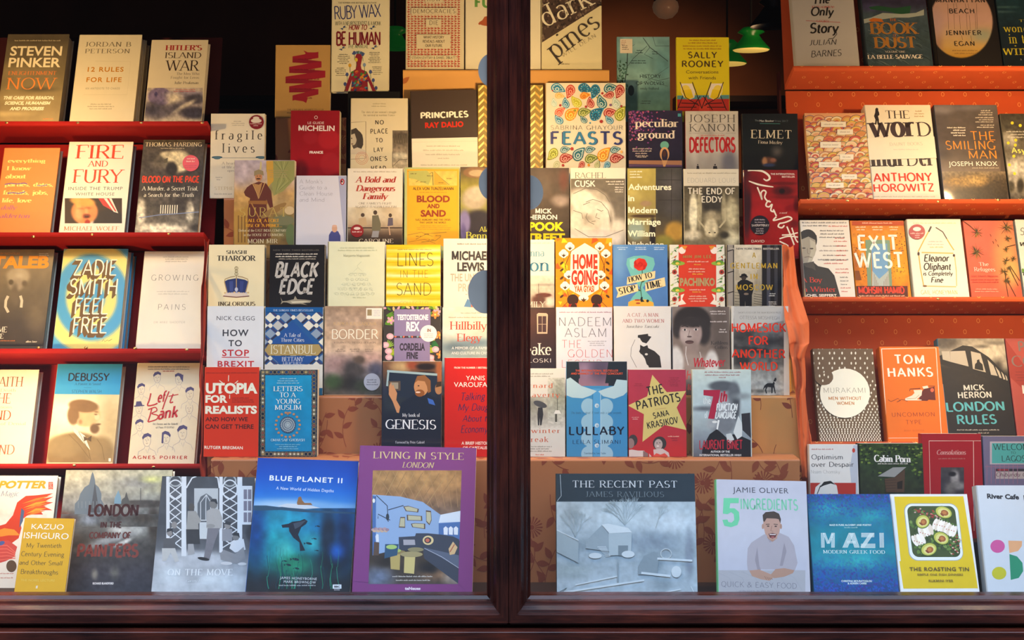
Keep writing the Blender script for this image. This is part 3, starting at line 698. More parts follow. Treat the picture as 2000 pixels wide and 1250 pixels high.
# ---------------------------------------------------------------- hanging cloths at the ends of the flight
def drape(label, pts, base, leaf, seed, depth=.03, mat=M_CLOTH, nfold=4, amp=.008):
    """pts: (py, px_left, px_right, Y) rows from top to bottom"""
    mb = MB(); nu = 26; rows = []
    rg = random.Random(seed); n = len(pts); NV = 60
    for j in range(NV+1):
        t = j/NV*(n-1); i = min(int(t), n-2); f = t-i; f = f*f*(3-2*f); a, b = pts[i], pts[i+1]
        py, xa_, xb_, Y = [a[k]*(1-f)+b[k]*f for k in range(4)]; row = []
        for k in range(nu+1):
            s = k/nu; y = Y+amp*math.sin(s*nfold*2*math.pi+j*.05*math.sin(seed+j*.07))+amp*.5*math.sin(j*.45+s*5)
            px = xa_+(xb_-xa_)*s+2.0*math.sin(j*.33+s*2); row.append(at(px, py+3*math.sin(s*7+seed), y))
        rows.append(row)
    V = [p for r in rows for p in r]; w_ = nu+1
    F = [(j*w_+i, (j+1)*w_+i, (j+1)*w_+i+1, j*w_+i+1) for j in range(NV) for i in range(nu)]
    rc = []
    for j in range(NV+1):
        for k in range(nu+1):
            h = math.sin(j*1.9+k*.7+seed)*math.sin(j*.6-k*1.3); rc.append(hexc(leaf) if h > .8 else hexc(base))
    mb.mesh(V, F, rc, 0, True); o = mb.build('draped_cloth', mat); md = o.modifiers.new('thick', 'SOLIDIFY'); md.thickness = .0012
    tag(o, label, 'cloth'); return o
drape('salmon orange cloth hanging in folds beside the right hand case', [(480, 1526, 1548, 3.13), (560, 1530, 1560, 3.06), (630, 1536, 1578, 3.01), (672, 1540, 1582, 2.992), (700, 1548, 1570, 2.992), (760, 1552, 1574, 2.99), (850, 1562, 1582, 2.985), (935, 1566, 1586, 2.98)], 'd0693a', 'c86034', 3, nfold=1.3, amp=.007)
drape('crumpled golden cloth gathered behind the greyhound paperback', [(600, 1530, 1544, 3.056), (690, 1534, 1550, 3.05), (765, 1540, 1556, 3.045)], 'd89a44', 'c4843c', 8, nfold=1, amp=.003)
drape('dark red cloth hanging at the edge of the left hand case', [(470, 399, 408, 3.13), (560, 396, 403, 3.06), (700, 391, 398, 3.00), (760, 391, 398, 2.998), (890, 392, 399, 2.995), (935, 392, 402, 2.99)], '8c2c1c', '98361f', 5, nfold=1, amp=.003)

# ---------------------------------------------------------------- things deep in the shop
M_SHADE = mat_plain('green_glass', '0c6a1c', .3, .5, 5, .15, emit=(.01, .30, .03), es=.1)
M_SHADEB = mat_plain('black_enamel', '0a0c0a', .4, .4)
M_LIT = mat_plain('lit_shade_lining', 'f0d890', .6, .2, emit=(1, .62, .12), es=.55)
def pendant(label, px, py, Y, wpx, m, lit=True, hpx=None):
    r = wpx/2/FPX*Y; hh = (hpx or wpx*.62)/FPX*Y; loc = at(px, py, Y)
    root = empty('pendant_lamp', loc); tag(root, label, 'lamp', 'hanging lamps in the shop')
    s = MB(); s.lathe([(.012, hh), (.03, hh*.98), (.05, hh*.78), (r*.42, hh*.66), (r*.62, hh*.42), (r*.9, hh*.16), (r, .006), (r, 0)], 32, (.02, .3, .05)); s.build('shade', m, root)
    if lit:
        i = MB(); i.lathe([(r*.985, .002), (r*.93, -.002), (r*.6, -.005), (.001, -.006)], 32, (1, .9, .6)); i.build('lit_lining', M_LIT, root)
    c = MB(); c.lathe([(.004, hh*.95), (.004, 3.09-loc.z)], 8, (.02, .02, .02)); c.build('cord', M_DARK, root)
pendant('green glass pendant with glowing yellow rim, nearer the dark cone', 1467, 98, 4.9, 72, M_SHADE)
pendant('green pendant half hidden behind the yellow deckchair book', 1420, 125, 5.3, 76, M_SHADE)
pendant('big black cone pendant near the right hand case', 1512, 52, 4.3, 92, M_SHADEB, False, 60)
pendant('green pendant glimpsed right of the anatomical figure book', 772, 96, 5.0, 60, M_SHADE, False, 44)
def shop_light():
    root = empty('ceiling_globe', at(1300, 14, 5.4)); tag(root, 'round brown glass ceiling globe deep in the shop above turquoise book', 'lamp')
    g = MB(); g.lathe([(.001, -.05), (.03, -.042), (.05, -.02), (.055, 0), (.05, .02), (.02, .045)], 24, (.5, .3, .2)); g.build('globe', mat_plain('brown_glass', 'b07850', .3, .5, emit=(1, .55, .3), es=.05), root)
    c = MB(); c.lathe([(.05, .03), (.06, .05), (.06, .06), (.012, .06), (.012, 3.09-root.location.z)], 20, (.1, .1, .1)); c.build('mount', M_METAL, root)
shop_light()
M_SHELF = mat_plain('shop_shelving', '1c120d', .7, .2)
def shop_shelf(x0, x1, label):
    root = empty('shop_bookshelf', ((x0+x1)/2, 6.6, 0)); tag(root, label, 'bookshelf', 'bookshelves at the back of the shop')
    a = MB(); w = (x1-x0)/2
    a.box((-w, 0, 0), (-w+.03, .35, 2.3), (.1, .1, .1)); a.build('side_panel', M_SHELF, root)
    a = MB(); a.box((w-.03, 0, 0), (w, .35, 2.3), (.1, .1, .1)); a.build('side_panel', M_SHELF, root)
    for k in range(6):
        b = MB(); b.box((-w+.03, 0, .05+.44*k), (w-.03, .35, .08+.44*k), (.1, .1, .1)); b.build('shelf', M_SHELF, root)
shop_shelf(.85, 1.75, 'dark bookshelf dim at the back, right part of the shop')
shop_shelf(-2.6, -1.0, 'dark bookshelf dim at the back, left part of the shop')

# ---------------------------------------------------------------- round grey stickers on the inside of the glass by the post
M_DISC = mat_plain('grey_paper_disc', 'aca49a', .6, .3, 10, .08)
def disc(px, py, rx, lab):
    p = at(px, py, YG+.0065); r = rx/FPX*p.y; mb = MB()
    n = 40; P = [(r*math.cos(2*math.pi*i/n), r*1.25*math.sin(2*math.pi*i/n)) for i in range(n)]
    xm0 = (xl-.003 if px < 1000 else -9)-p.x; xm1 = (9 if px < 1000 else xr+.003)-p.x
    if px < 1000: P = clip_poly(P, xm0+.003, 9, -9, -9)
    else: P = clip_poly(P, 9, 9, xm1-.003, -9)
    mb.poly([(a, 0, b) for a, b in P], (.3, .3, .3)); m = len(P)
    mb.poly([(a, .0005, b) for a, b in P[::-1]], (.3, .3, .3))
    for i in range(m):
        a, b = P[i], P[(i+1) % m]; mb.poly([(a[0], 0, a[1]), (b[0], 0, b[1]), (b[0], .0005, b[1]), (a[0], .0005, a[1])], (.3, .3, .3))
    o = mb.build('round_sticker', M_DISC); o.location = p; tag(o, lab, 'sticker', 'round grey stickers on the glass')
disc(960, 137, 26, 'uppermost grey round sticker on the glass, left of the post')
disc(962, 358, 27, 'middle grey round sticker left of the post, over the striped chair book')
disc(948, 570, 34, 'lowest and largest grey round sticker, left of the post')
disc(1034, 376, 27, 'grey round sticker on the glass, right of the post')
# ---------------------------------------------------------------- the books
A1, A2, A3, A4, A5 = (0, 40, 4.167), (0, 260, 4.167), (0, 460, 4.167), (0, 680, 4.167), (0, 900, 3.572)
B1, B2, B3, B4, B5 = (500, 0, 3.676), (400, 200, 4.167), (660, 160, 3.677), (390, 460, 4.464), (660, 460, 4.463)
B6, B7, B8 = (380, 580, 3.677), (620, 580, 3.676), (470, 860, 3.206)
C1, C2, C3, C4, C5 = (1030, 0, 3.677), (1030, 150, 3.677), (1280, 200, 4.167), (1030, 460, 4.463), (1290, 460, 3.786)
C6, C7, C8 = (1030, 590, 3.787), (1210, 700, 5.0), (1030, 900, 3.509)
D1, D2, D3, D4, D5 = (1540, 0, 4.348), (1540, 190, 4.348), (1540, 400, 4.348), (1540, 640, 4.348), (1560, 840, 3.048)
W = 'ece4d2'; K = '24201e'
GL, GC, GR, GB = 'books on the red cloth ledges', 'books on the paper covered steps', 'books on the ringed cloth ledges', 'books standing on the window bed'
def ledge(rows, i, Yf, d=.022, ystep=.055):
    Y = Yf+ystep*(len(rows)-1-i); z = at(0, rows[i], Y).z-d*math.sin(R(SH_A))+.0006; Y2 = Y+d*math.cos(R(SH_A))
    return Y2, HY-(z-EYE.z)/Y2*FPX
def lb(i, x0, x1, yt, label, base, art, kind='h', T=.03, cs=A1, **k):
    Y, yb = ledge(LROWS, i, LCASE_Y); return bk(kind, Y, x0, x1, yt, yb, label, base, art, lean=k.pop('lean', 19), T=T, cs=cs, group=GL, **k)
def rb(i, x0, x1, yt, label, base, art, kind='h', T=.03, cs=D1, **k):
    Y, yb = ledge(RROWS, i, RCASE_Y); return bk(kind, Y, x0, x1, yt, yb, label, base, art, lean=k.pop('lean', 19), T=T, cs=cs, group=GR, **k)
def cb(r, x0, x1, yt, label, base, art, kind='p', T=.018, cs=(0, 0, 1), **k):
    return bk(kind, k.pop('Y', S_Y[r]), x0, x1, yt, k.pop('yb', S_PY[r]), label, base, art, lean=k.pop('lean', 4), T=T, cs=cs, group=GC, **k)
def fb(x0, x1, yt, yb, label, base, art, kind='h', T=.022, cs=A5, Y=2.795, lean=18, **k):
    return bk(kind, Y, x0, x1, yt, yb, label, base, art, lean=lean, T=T, cs=cs, group=GB, **k)
def line(pts, w, col): return ('l', pts, w, col)
def bl(pts, w, col): return ('s', pts, w, col)

# ---- red case, first ledge
lb(0, 15, 136, 67, 'taupe cloudy hardback with big white and orange lettering, first on the top red ledge', '7a6c50', [
 ('g', 0, 100, 640, 830, ['5c523f', '6f634a', '8d7d58', 'a8946a'], [(300, 150, 260, 30, '514838', 1), (120, 420, 200, 60, '8a7a58', 1), (320, 560, 120, 18, '5f5542', 1), (200, 640, 160, 26, 'b29e72', 1), (80, 760, 150, 20, 'c0ab7c', .8)], (.10, 90)),  # lamp brightening towards the foot is painted into the cloud gradient
 ('q', 120, 158, 490, 1, 22, 'b8aa88'),
 ('t', 'STEVEN', 80, 284, 500, 76, 'b', 'f0e2bc'), ('t', 'PINKER', 66, 378, 490, 76, 'b', 'f0e2bc'), ('t', 'ENLIGHTENMENT', 66, 443, 456, 30, 'S', 'e0803c'),
 ('t', 'NOW', 48, 560, 456, 92, 'L', 'ea8c3e'), ('t', 'THE CASE FOR REASON,', 28, 641, 438, 25, 'xi', 'f6ecd0'), ('t', 'SCIENCE, HUMANISM', 36, 684, 410, 25, 'xi', 'f6ecd0'), ('t', 'AND PROGRESS', 77, 729, 357, 25, 'xi', 'f6ecd0'), ('q', 350, 796, 432, 1, 20, 'd88850')], back=0, T=.04)
lb(0, 155, 278, 68, 'plain cream hardback with grey serif author and gold rules title, top red ledge', 'ddd2b4', [
 ('t', 'JORDAN B', 694, 212, 1066, 36, 'S', '6f6650', 0, .1), ('t', 'PETERSON', 690, 266, 1056, 34, 'S', '6f6650', 0, .1),
 ('T', '12 RULES', 712, 416, 1004, 38, 'b', 'd08a1c', 0, .12), ('T', 'FOR LIFE', 702, 500, 988, 38, 'b', 'd08a1c', 0, .12), ('t', 'AN ANTIDOTE TO CHAOS', 694, 561, 974, 17, 's', '8c8468', 0, .1),
 line([(770, 330), (1064, 334), (1034, 604), (680, 604)], 2, 'c4b896'), ('q', 690, 676, 950, 3, 19, 'a49a7e')], back=1)
lb(0, 296, 407, 78, 'ivory hardback with red and brown slab lettering over a purple harbour picture', 'dcd0b4', [
 ('t', "HITLER'S", 1344, 242, 1644, 40, 'B', 'a8302c'), ('t', 'ISLAND', 1340, 306, 1636, 46, 'S', '4a3a30'), ('t', 'WAR', 1340, 408, 1622, 82, 'S', '3a2a24'),
 ('t', 'The Men Who', 1436, 443, 1622, 20, 'S', '8a8074'), ('t', 'Fought for Leros', 1388, 474, 1620, 20, 'S', '8a8074'), ('t', 'Julie Peakman', 1418, 517, 1616, 21, 'S', '55504a'),
 ('g', 1160, 548, 1650, 830, ['bdb0a4', 'a89c98', 'c8bca8'], [(1300, 620, 95, 75, '75688a', .1), (1270, 600, 12, 20, '45406a', .2), (1345, 600, 12, 20, '45406a', .2), (1500, 600, 170, 30, '8f8698', .3), (1420, 640, 60, 50, 'e8dcc4', .8), (1250, 730, 110, 60, '44404e', .7), (1400, 720, 150, 40, '5c5660', .8, -25), (1590, 640, 80, 40, '4a4652', .4), (1500, 700, 90, 18, 'd8ccb8', .6, -30), (1580, 750, 120, 50, '3c3844', .4)], (.28, 22)),
 ('q', 1410, 560, 1606, 2, 14, 'c05048')], T=.026)
# ---- second ledge
lb(1, 8, 118, 289, 'orange hardback with pale yellow lower case lettering and blue crossings out', 'e08a4a', [
 ('t', 'everything', 62, 240, 370, 30, 'B', 'f6dc84'), ('t', 'I know', 52, 302, 256, 32, 'B', 'f6dc84'), ('t', 'about', 42, 368, 208, 34, 'B', 'f6dc84'), ('t', 'parties, dates,', 34, 434, 432, 30, 'B', 'f6dc84'),
 ('t', 'friends, jobs,', 22, 500, 390, 34, 'B', 'f6dc84'), ('t', 'life, love', 12, 564, 256, 34, 'B', 'f6dc84'), line([(38, 418), (90, 408), (140, 414), (200, 406), (222, 416)], 7, '6450a0'), line([(300, 424), (340, 430), (385, 420)], 6, '6450a0'), line([(60, 490), (110, 484), (150, 492), (205, 478)], 8, '6450a0'),
 ('t', 'dolly', 8, 622, 142, 34, 'Si', 'a05c8c'), ('t', 'alderton', -4, 690, 240, 34, 'Si', 'a05c8c')], T=.024, cs=A2)
lb(1, 135, 261, 277, 'white hardback with tall red serif title above a photo of a shouting suited man', 'e6e0cc', [
 ('t', 'FIRE', 610, 206, 1002, 108, 'S', 'd2401c'), ('t', 'AND', 710, 272, 876, 46, 'S', 'd2401c'), ('t', 'FURY', 586, 404, 1004, 106, 'S', 'd2401c'),
 ('t', 'INSIDE THE TRUMP', 556, 464, 996, 28, 's', '54504c', 0, .1), ('t', 'WHITE HOUSE', 612, 508, 930, 26, 's', '54504c', 0, .1),
 ('g', 527, 530, 993, 734, ['2e1e16', '3a261c'], [(880, 700, 140, 80, '201a1e', .15), (700, 720, 60, 50, 'd8d4d0', .2), (688, 640, 108, 100, 'd8864a', .12), (672, 555, 100, 38, 'd89c48', .25, 8), (640, 590, 20, 50, 'd8a050', .4), (654, 616, 26, 8, 'a85c30', .5), (716, 610, 26, 8, 'a85c30', .5), (704, 640, 14, 26, 'e89c60', .6), (704, 676, 34, 20, '8c3c28', .3), (706, 680, 20, 9, '4a1c18', .3), (712, 726, 22, 22, 'a02820', .2), (640, 660, 30, 50, 'e8a468', .7)], (.06, 30)),
 ('p', [(800, 532), (860, 532), (930, 640), (905, 625), (840, 590)], 'b83430'), ('p', [(845, 532), (908, 532), (962, 652), (925, 640)], 'dcd4c4'), ('p', [(870, 532), (888, 532), (950, 640), (935, 636)], 'b83430'),
 ('t', 'MICHAEL WOLFF', 518, 792, 966, 32, 'S', 'cc7840', 0, .06)], cs=A2)
lb(1, 280, 401, 273, 'black and white jacket of a gate and broken wall with red title and red dot', '3c342c', [
 ('g', 1080, 50, 1700, 830, ['4e463a', '46403a', '3c3630', '5a5246', '8c8470'], [(1440, 230, 120, 90, 'd4c8a0', .2), (1350, 180, 50, 30, 'c8bc98', .4), (1395, 290, 50, 60, '2a2622', .3), (1300, 240, 60, 50, '5c5446', .5), (1280, 440, 300, 60, '38322c', .5), (1150, 640, 40, 100, 'd8ceb0', .4), (1545, 640, 34, 80, 'd8ceb0', .3), (1240, 620, 60, 60, '4a443a', .6), (1450, 590, 80, 60, '38322a', .7), (1300, 780, 220, 40, 'e0d6b8', .6), (1600, 770, 60, 30, '38322a', .6)], (.42, 26)),
 *[line([(1306+i*19, 655), (1310+i*19, 585)], 7, 'ece4c8') for i in range(8)], line([(1130, 690), (1300, 665), (1450, 655), (1640, 640)], 6, '7888a8'),
 ('p', [(1335, 215), (1366, 200), (1362, 240), (1338, 245)], '58523e'),
 ('t', 'THOMAS HARDING', 1182, 108, 1644, 32, 'S', 'e4d8b4', 0, .04), ('q', 1310, 120, 1500, 1, 16, 'b8ac8c'),
 ('t', 'BLOOD ON THE PAGE', 1154, 400, 1618, 48, 'u', 'd8401c'), ('t', 'A Murder, a Secret Trial,', 1152, 466, 1610, 32, 'S', 'e8e0c4'), ('t', 'a Search for the Truth', 1170, 518, 1578, 30, 'S', 'e8e0c4'),
 ('part', 'sticker', .0003, [('e', 1554, 246, 67, 66, 'd8341c'), ('q', 1514, 204, 1600, 2, 22, 'f0c8a0'), ('q', 1500, 262, 1606, 2, 16, 'a82414')])], cs=A2, T=.028)
# ---- third ledge
lb(2, -18, 107, 487, 'brown hardback with huge orange author letters over an elephant skull', '5e5446', [
 ('g', -80, 110, 450, 900, ['8a7c60', '807258', '6a604e', '4a433c', '3a3430'], [(148, 330, 92, 72, 'a89a7c', .25), (130, 400, 60, 50, 'a0927a', .35), (90, 380, 20, 22, '5c5240', .4), (200, 390, 22, 24, '6a5e4a', .5), (300, 600, 80, 160, '6c604c', .9), (120, 480, 30, 90, '6e6250', .5), (160, 330, 30, 20, 'b4a688', .8)], (.07, 60)),
 line([(66, 492), (48, 530), (44, 580), (68, 626)], 22, 'ccc0a4'), line([(166, 490), (178, 530), (172, 586)], 22, 'ccc0a4'),
 ('t', 'TALEB', -70, 262, 395, 96, 'x', 'e0912c'), ('t', 'SIM NICHOLAS', -10, 156, 160, 18, 's', 'c88440'), ('q', 316, 144, 400, 2, 14, 'd8ccb0'),
 ('t', 'GAME', -90, 787, 54, 44, 'S', 'e4dcc8'), ('t', 'LIFE', -70, 838, 26, 38, 'S', 'e4dcc8'), ('q', -20, 852, 128, 1, 16, 'b46a38'), ('t', 'allen lane', 210, 870, 300, 14, 'S', 'e0d8c0')], cs=A3, back=0)
def zadie(s):
    for i in range(44):
        r = 640-i*14; t = (i % 16)/16
        a = rgb('e6d67a'); b = rgb('4f9cc4'); m = .5+.5*math.cos(t*2*math.pi); m = min(1, max(0, (m-.25)*2)); c = a*m+b*(1-m)
        s.add([s.L(745+r*.86*math.cos(q*math.pi/20), 505+r*math.sin(q*math.pi/20)) for q in range(40)], '%02x%02x%02x' % tuple(int(v*255) for v in c))
def shadowed(st, x0, yb, x1, h, w=12):
    return [('t', st, x0-d*1.0, yb+d*1.15, x1-d*1.0, h, 'h', '6a5230') for d in (30, 24, 18, 12, 6)]+[('t', st, x0, yb, x1, h, 'h', 'f2ead0')]
lb(2, 124, 251, 486, 'hardback with blue and yellow rings and tall shadowed white lettering', '4f9cc4', [('f', zadie),
 *shadowed('ZADIE', 598, 322, 945, 122), *shadowed('SMITH', 562, 478, 950, 124), *shadowed('FEEL', 606, 638, 876, 124), *shadowed('FREE', 590, 792, 866, 124),
 line([(830, 862), (845, 845), (852, 866), (875, 850), (885, 860), (912, 842)], 3, '3c3c34')], cs=A3, back=1)
lb(2, 282, 407, 491, 'almost blank cream hardback with two thin spaced capitals words', 'e4dac2', [
 ('t', 'GROWING', 1230, 366, 1614, 46, 'n', '5c564a', 0, .25), ('t', 'PAINS', 1286, 604, 1508, 44, 'n', '5c564a', 0, .25), ('q', 1310, 170, 1562, 3, 18, 'b4aa92'), ('q', 1255, 450, 1560, 2, 20, 'c4baa2'), ('t', 'DR MIKE SHOOTER', 1252, 714, 1506, 16, 'h', 'b0a68e', 0, .15)], cs=A3)
# ---- fourth ledge
lb(3, -45, 77, 722, 'cream hardback cut off by the left edge with large brown red serif capitals', 'e2d8bc', [
 ('t', 'FAITH', -60, 312, 184, 78, 'S', '8c5030'), ('t', 'Life & Death', -150, 354, 130, 24, 'S', 'b0a284'), ('t', 'THE', -70, 448, 84, 80, 'S', 'a44a38'), ('t', 'Insulations', -120, 490, 98, 22, 'S', 'b0a284'), ('t', 'AND', -120, 584, 84, 76, 'S', '98482c'),
 ('t', 'Age of Denial', -110, 626, 210, 24, 'S', 'b0a284'), ('t', 'LAND', -130, 864, 114, 76, 'S', 'b85c48')], cs=A4)
lb(3, 112, 240, 711, 'hardback with blue upper band above a sepia bearded man in profile with bow tie', 'c8b68c', [
 ('g', 360, 374, 1010, 930, ['d6c69c', 'e0d2ac', 'd8c79a', 'c8b484'], [(560, 520, 160, 120, 'eee4c4', 1), (900, 640, 100, 240, 'b8a578', .9), (620, 860, 250, 175, '7c6640', .1), (520, 800, 150, 90, '84704a', .3), (820, 850, 110, 130, '8a744c', .25), (700, 540, 118, 100, 'caa876', .12), (790, 560, 20, 26, 'd8bc90', .3), (680, 470, 122, 52, '7a5c38', .15, 6), (596, 545, 48, 80, '7a5c38', .2), (655, 600, 28, 32, 'caa274', .25), (655, 600, 14, 18, '9c7850', .5), (770, 655, 38, 40, '6a4e30', .3), (800, 618, 22, 8, '6a4e30', .3), (780, 540, 14, 5, '5c4428', .4), (785, 520, 24, 4, '6e5434', .4)], (.05, 40)),
 ('p', [(596, 648), (690, 712), (735, 830), (690, 780), (600, 680)], 'e6dabc'), ('p', [(680, 715), (712, 735), (745, 712), (742, 762), (712, 745), (684, 758)], '4c3a24'),
 line([(640, 680), (720, 830), (740, 915)], 4, '64502f'), line([(560, 700), (640, 780), (730, 900)], 3, '5f4c2c'), line([(790, 740), (830, 800), (850, 910)], 3, '5f4c2c'),
 ('p', [(440, 374), (1000, 379), (1030, 110), (440, 110)], '2e8ebc'), ('r', 884, 896, 902, 922, 'f4ecd0'),
 ('t', 'DEBUSSY', 554, 264, 888, 58, 'k', '26282c'), ('t', 'A Painter in Sound', 606, 300, 820, 18, 'S', '1c4a64'), line([(682, 321), (744, 321)], 2, '1c4a64'), ('t', 'STEPHEN WALSH', 584, 364, 824, 24, 'h', '1c4058', 0, .06)], cs=A4)
def faces(s):
    for cx, cy, w, hx, sd in ((1280, 240, 34, 1, 1), (1456, 255, 36, -1, 1), (1150, 335, 34, 1, 0), (1545, 370, 38, 1, 0), (1132, 490, 34, 2, 0), (1540, 490, 36, 0, 1), (1135, 630, 36, 1, 0), (1485, 690, 44, 1, 1), (1196, 750, 40, 1, 0), (1352, 730, 38, -1, 1)):
        c = '4a4468'; f = s.op
        P = [(cx+w*math.cos(a)*.8, cy+w*1.25*math.sin(a)) for a in [i*math.pi/10 for i in range(-2, 13)]]
        f(line(P, 2.4, '8c8690'))
        if hx == 2: f(('p', [(cx-42, cy-22), (cx+42, cy-28), (cx+44, cy-20), (cx-40, cy-12)], c)); f(('p', [(cx-28, cy-22), (cx-22, cy-56), (cx+16, cy-58), (cx+28, cy-26)], c))
        elif hx: 
            f(('p', [(cx-w*.85*hx, cy-5), (cx-w*1.0*hx, cy-w*.6), (cx-w*.6*hx, cy-w*1.25), (cx+w*.2*hx, cy-w*1.5), (cx+w*.9*hx, cy-w*1.1), (cx+w*.85*hx, cy-w*.55), (cx+w*.2*hx, cy-w*.85), (cx-w*.5*hx, cy-w*.5)], c))
            if hx < 0: f(('p', [(cx-w*.9, cy-w*.8), (cx-w*.5, cy-w*.9), (cx-w*.62, cy+w*1.2), (cx-w*1.0, cy+w*1.1)] if sd and cy > 600 else [(cx, cy-w), (cx+w, cy-w*1.1), (cx+w*.9, cy+w*.6), (cx+w*.5, cy)], c))
        f(line([(cx-16, cy-2), (cx-6, cy-4)], 3, '6a6478')); f(line([(cx+6, cy-4), (cx+16, cy-2)], 3, '6a6478')); f(line([(cx, cy), (cx-4, cy+14), (cx+3, cy+15)], 2, '8c8690')); f(line([(cx-8, cy+26), (cx+8, cy+25)], 3, '8a6870'))
        f(line([(cx-w*.4, cy+w*1.2), (cx-w*.6, cy+w*1.7), (cx-w*1.7, cy+w*2.3), (cx-w*1.9, cy+w*3.2)], 2.2, '98929c')); f(line([(cx+w*.4, cy+w*1.2), (cx+w*.6, cy+w*1.7), (cx+w*1.6, cy+w*2.2), (cx+w*1.9, cy+w*3.1)], 2.2, '98929c')); f(line([(cx-10, cy+w*1.8), (cx+4, cy+w*2.6), (cx+16, cy+w*1.7)], 2, '98929c'))
lb(3, 268, 395, 709, 'pale jacket with ten inky sketched heads around a red brush written title', 'd4c8a8', [('f', faces),
 ('q', 1164, 148, 1582, 2, 18, '8c8474'), ('q', 1326, 182, 1416, 1, 18, 'b04a40'),
 bl([(1228, 368), (1216, 420), (1202, 466), (1250, 462), (1282, 448)], 11, 'b0282c'), ('t', 'ef', 1282, 440, 1360, 84, 'ki', 'b0282c', -6), bl([(1376, 352), (1345, 430), (1322, 500)], 10, 'b0282c'), bl([(1410, 372), (1384, 440), (1410, 438)], 10, 'b0282c'), bl([(1372, 392), (1452, 376)], 7, 'b0282c'),
 bl([(1236, 486), (1222, 545), (1204, 600)], 11, 'b0282c'), bl([(1206, 500), (1262, 482), (1276, 508), (1236, 532), (1284, 548), (1272, 580), (1206, 602)], 9, 'b0282c'), ('t', 'ank', 1284, 578, 1452, 92, 'ki', 'b0282c', -18),
 ('t', 'Art, Passion and the Rebirth', 1240, 624, 1446, 15, 'S', '4c484a'), ('t', 'of Paris 1940-1950', 1268, 652, 1416, 15, 'S', '4c484a'),
 ('t', 'AGNÈS POIRIER', 1078, 900, 1524, 24, 'k', 'b83c30', 2, .3)], cs=A4, T=.026)

# ---- window bed, left
def phoenix(s):
    o = s.op
    o(('p', [(-60, 470), (40, 440), (90, 380), (120, 290), (180, 245), (260, 240), (372, 226), (300, 262), (374, 250), (310, 285), (372, 290), (300, 315), (366, 345), (280, 345), (300, 375), (200, 375), (140, 420), (150, 470), (130, 540), (60, 590), (-60, 600)], 'c03c1c'))
    for i in range(7): o(('p', [(150+i*6, 300+i*14), (250, 262+i*14), (366-i*8, 240+i*18), (260, 276+i*15)], ['e07a28', 'd4541f', 'e8962c'][i % 3]))
    o(('p', [(-60, 500), (30, 470), (100, 480), (140, 520), (60, 520), (-60, 540)], 'e88828')); o(('p', [(-60, 560), (60, 555), (120, 600), (100, 670), (40, 700), (-60, 730)], 'c44a40'))
    for i in range(5): o(line([(-20, 590+i*26), (50, 590+i*24), (108, 640+i*10)], 6, 'dc6a58'))
    o(('p', [(150, 330), (170, 350), (160, 420), (135, 470), (140, 400)], '4a5c7c')); o(('e', 10, 575, 24, 14, '4c5c94', -20)); o(('e', 80, 735, 36, 42, '5c4630'))
fb(-60, 114, 929, 1158, 'white hardback with a fiery red bird and gold capitals, behind the small yellow book', 'dedace', [('g', -80, 330, 330, 420, ['dedace', 'd0d0c4', 'dedace'], [], (.06, 30)), ('f', phoenix),
 ('t', 'HARRY POTTER', -330, 190, 320, 50, 'xi', 'cc9020'), ('r', 338, 148, 370, 200, 'c84430'), ('q', 342, 154, 366, 5, 10, 'e8d8c8'), ('t', 'Magic', 2, 246, 132, 36, 'Si', '8c92a8'),
 ('q', -20, 782, 90, 1, 16, 'b86a5c'), ('q', -20, 812, 90, 1, 16, 'b86a5c')], cs=A5, Y=2.875, lean=19)
fb(48, 146, 1011, 1157, 'small yellow hardback in front with white author name and brown spaced title', 'd8a41c', [
 ('t', 'KAZUO', 218, 476, 442, 38, 's', 'f2ead8', 4), ('t', 'ISHIGURO', 164, 540, 476, 44, 's', 'f2ead8', 8), ('t', 'My Twentieth', 184, 604, 426, 30, 'h', '5c4a24', 4), ('t', 'Century Evening', 146, 664, 446, 32, 'h', '5c4a24', 6), ('t', 'and Other Small', 134, 724, 432, 30, 'h', '5c4a24', 6),
 ('t', 'Breakthroughs', 144, 788, 404, 32, 'h', '5c4a24', 6), ('t', 'THE NOBEL LECTURE', 144, 840, 382, 16, 's', 'e0bc54', 2), ('t', 'ff', 248, 890, 264, 18, 'B', 'f2ead8')], cs=A5, Y=2.775, T=.01, lean=20, dy=2)
def painters(s):
    o = s.op; c = '66727a'
    o(('p', [(520, 360), (522, 300), (548, 272), (560, 230), (590, 185), (622, 165), (630, 130), (640, 90), (646, 76), (654, 96), (662, 130), (666, 165), (690, 185), (708, 230), (706, 270), (722, 300), (724, 400), (520, 400)], c))
    o(('p', [(640, 300), (662, 150), (684, 300), (700, 360), (630, 360)], '4c5054')); o(('p', [(796, 300), (800, 260), (826, 205), (842, 250), (846, 300)], '7494a4'))
    o(('p', [(846, 300), (850, 270), (870, 255), (882, 215), (892, 255), (912, 300)], '50504c')); o(line([(982, 190), (980, 290)], 4, '4c4a48'))
    for k in range(7): o(line([(546+k*26, 282), (546+k*26, 330)], 4, '7c868a'))
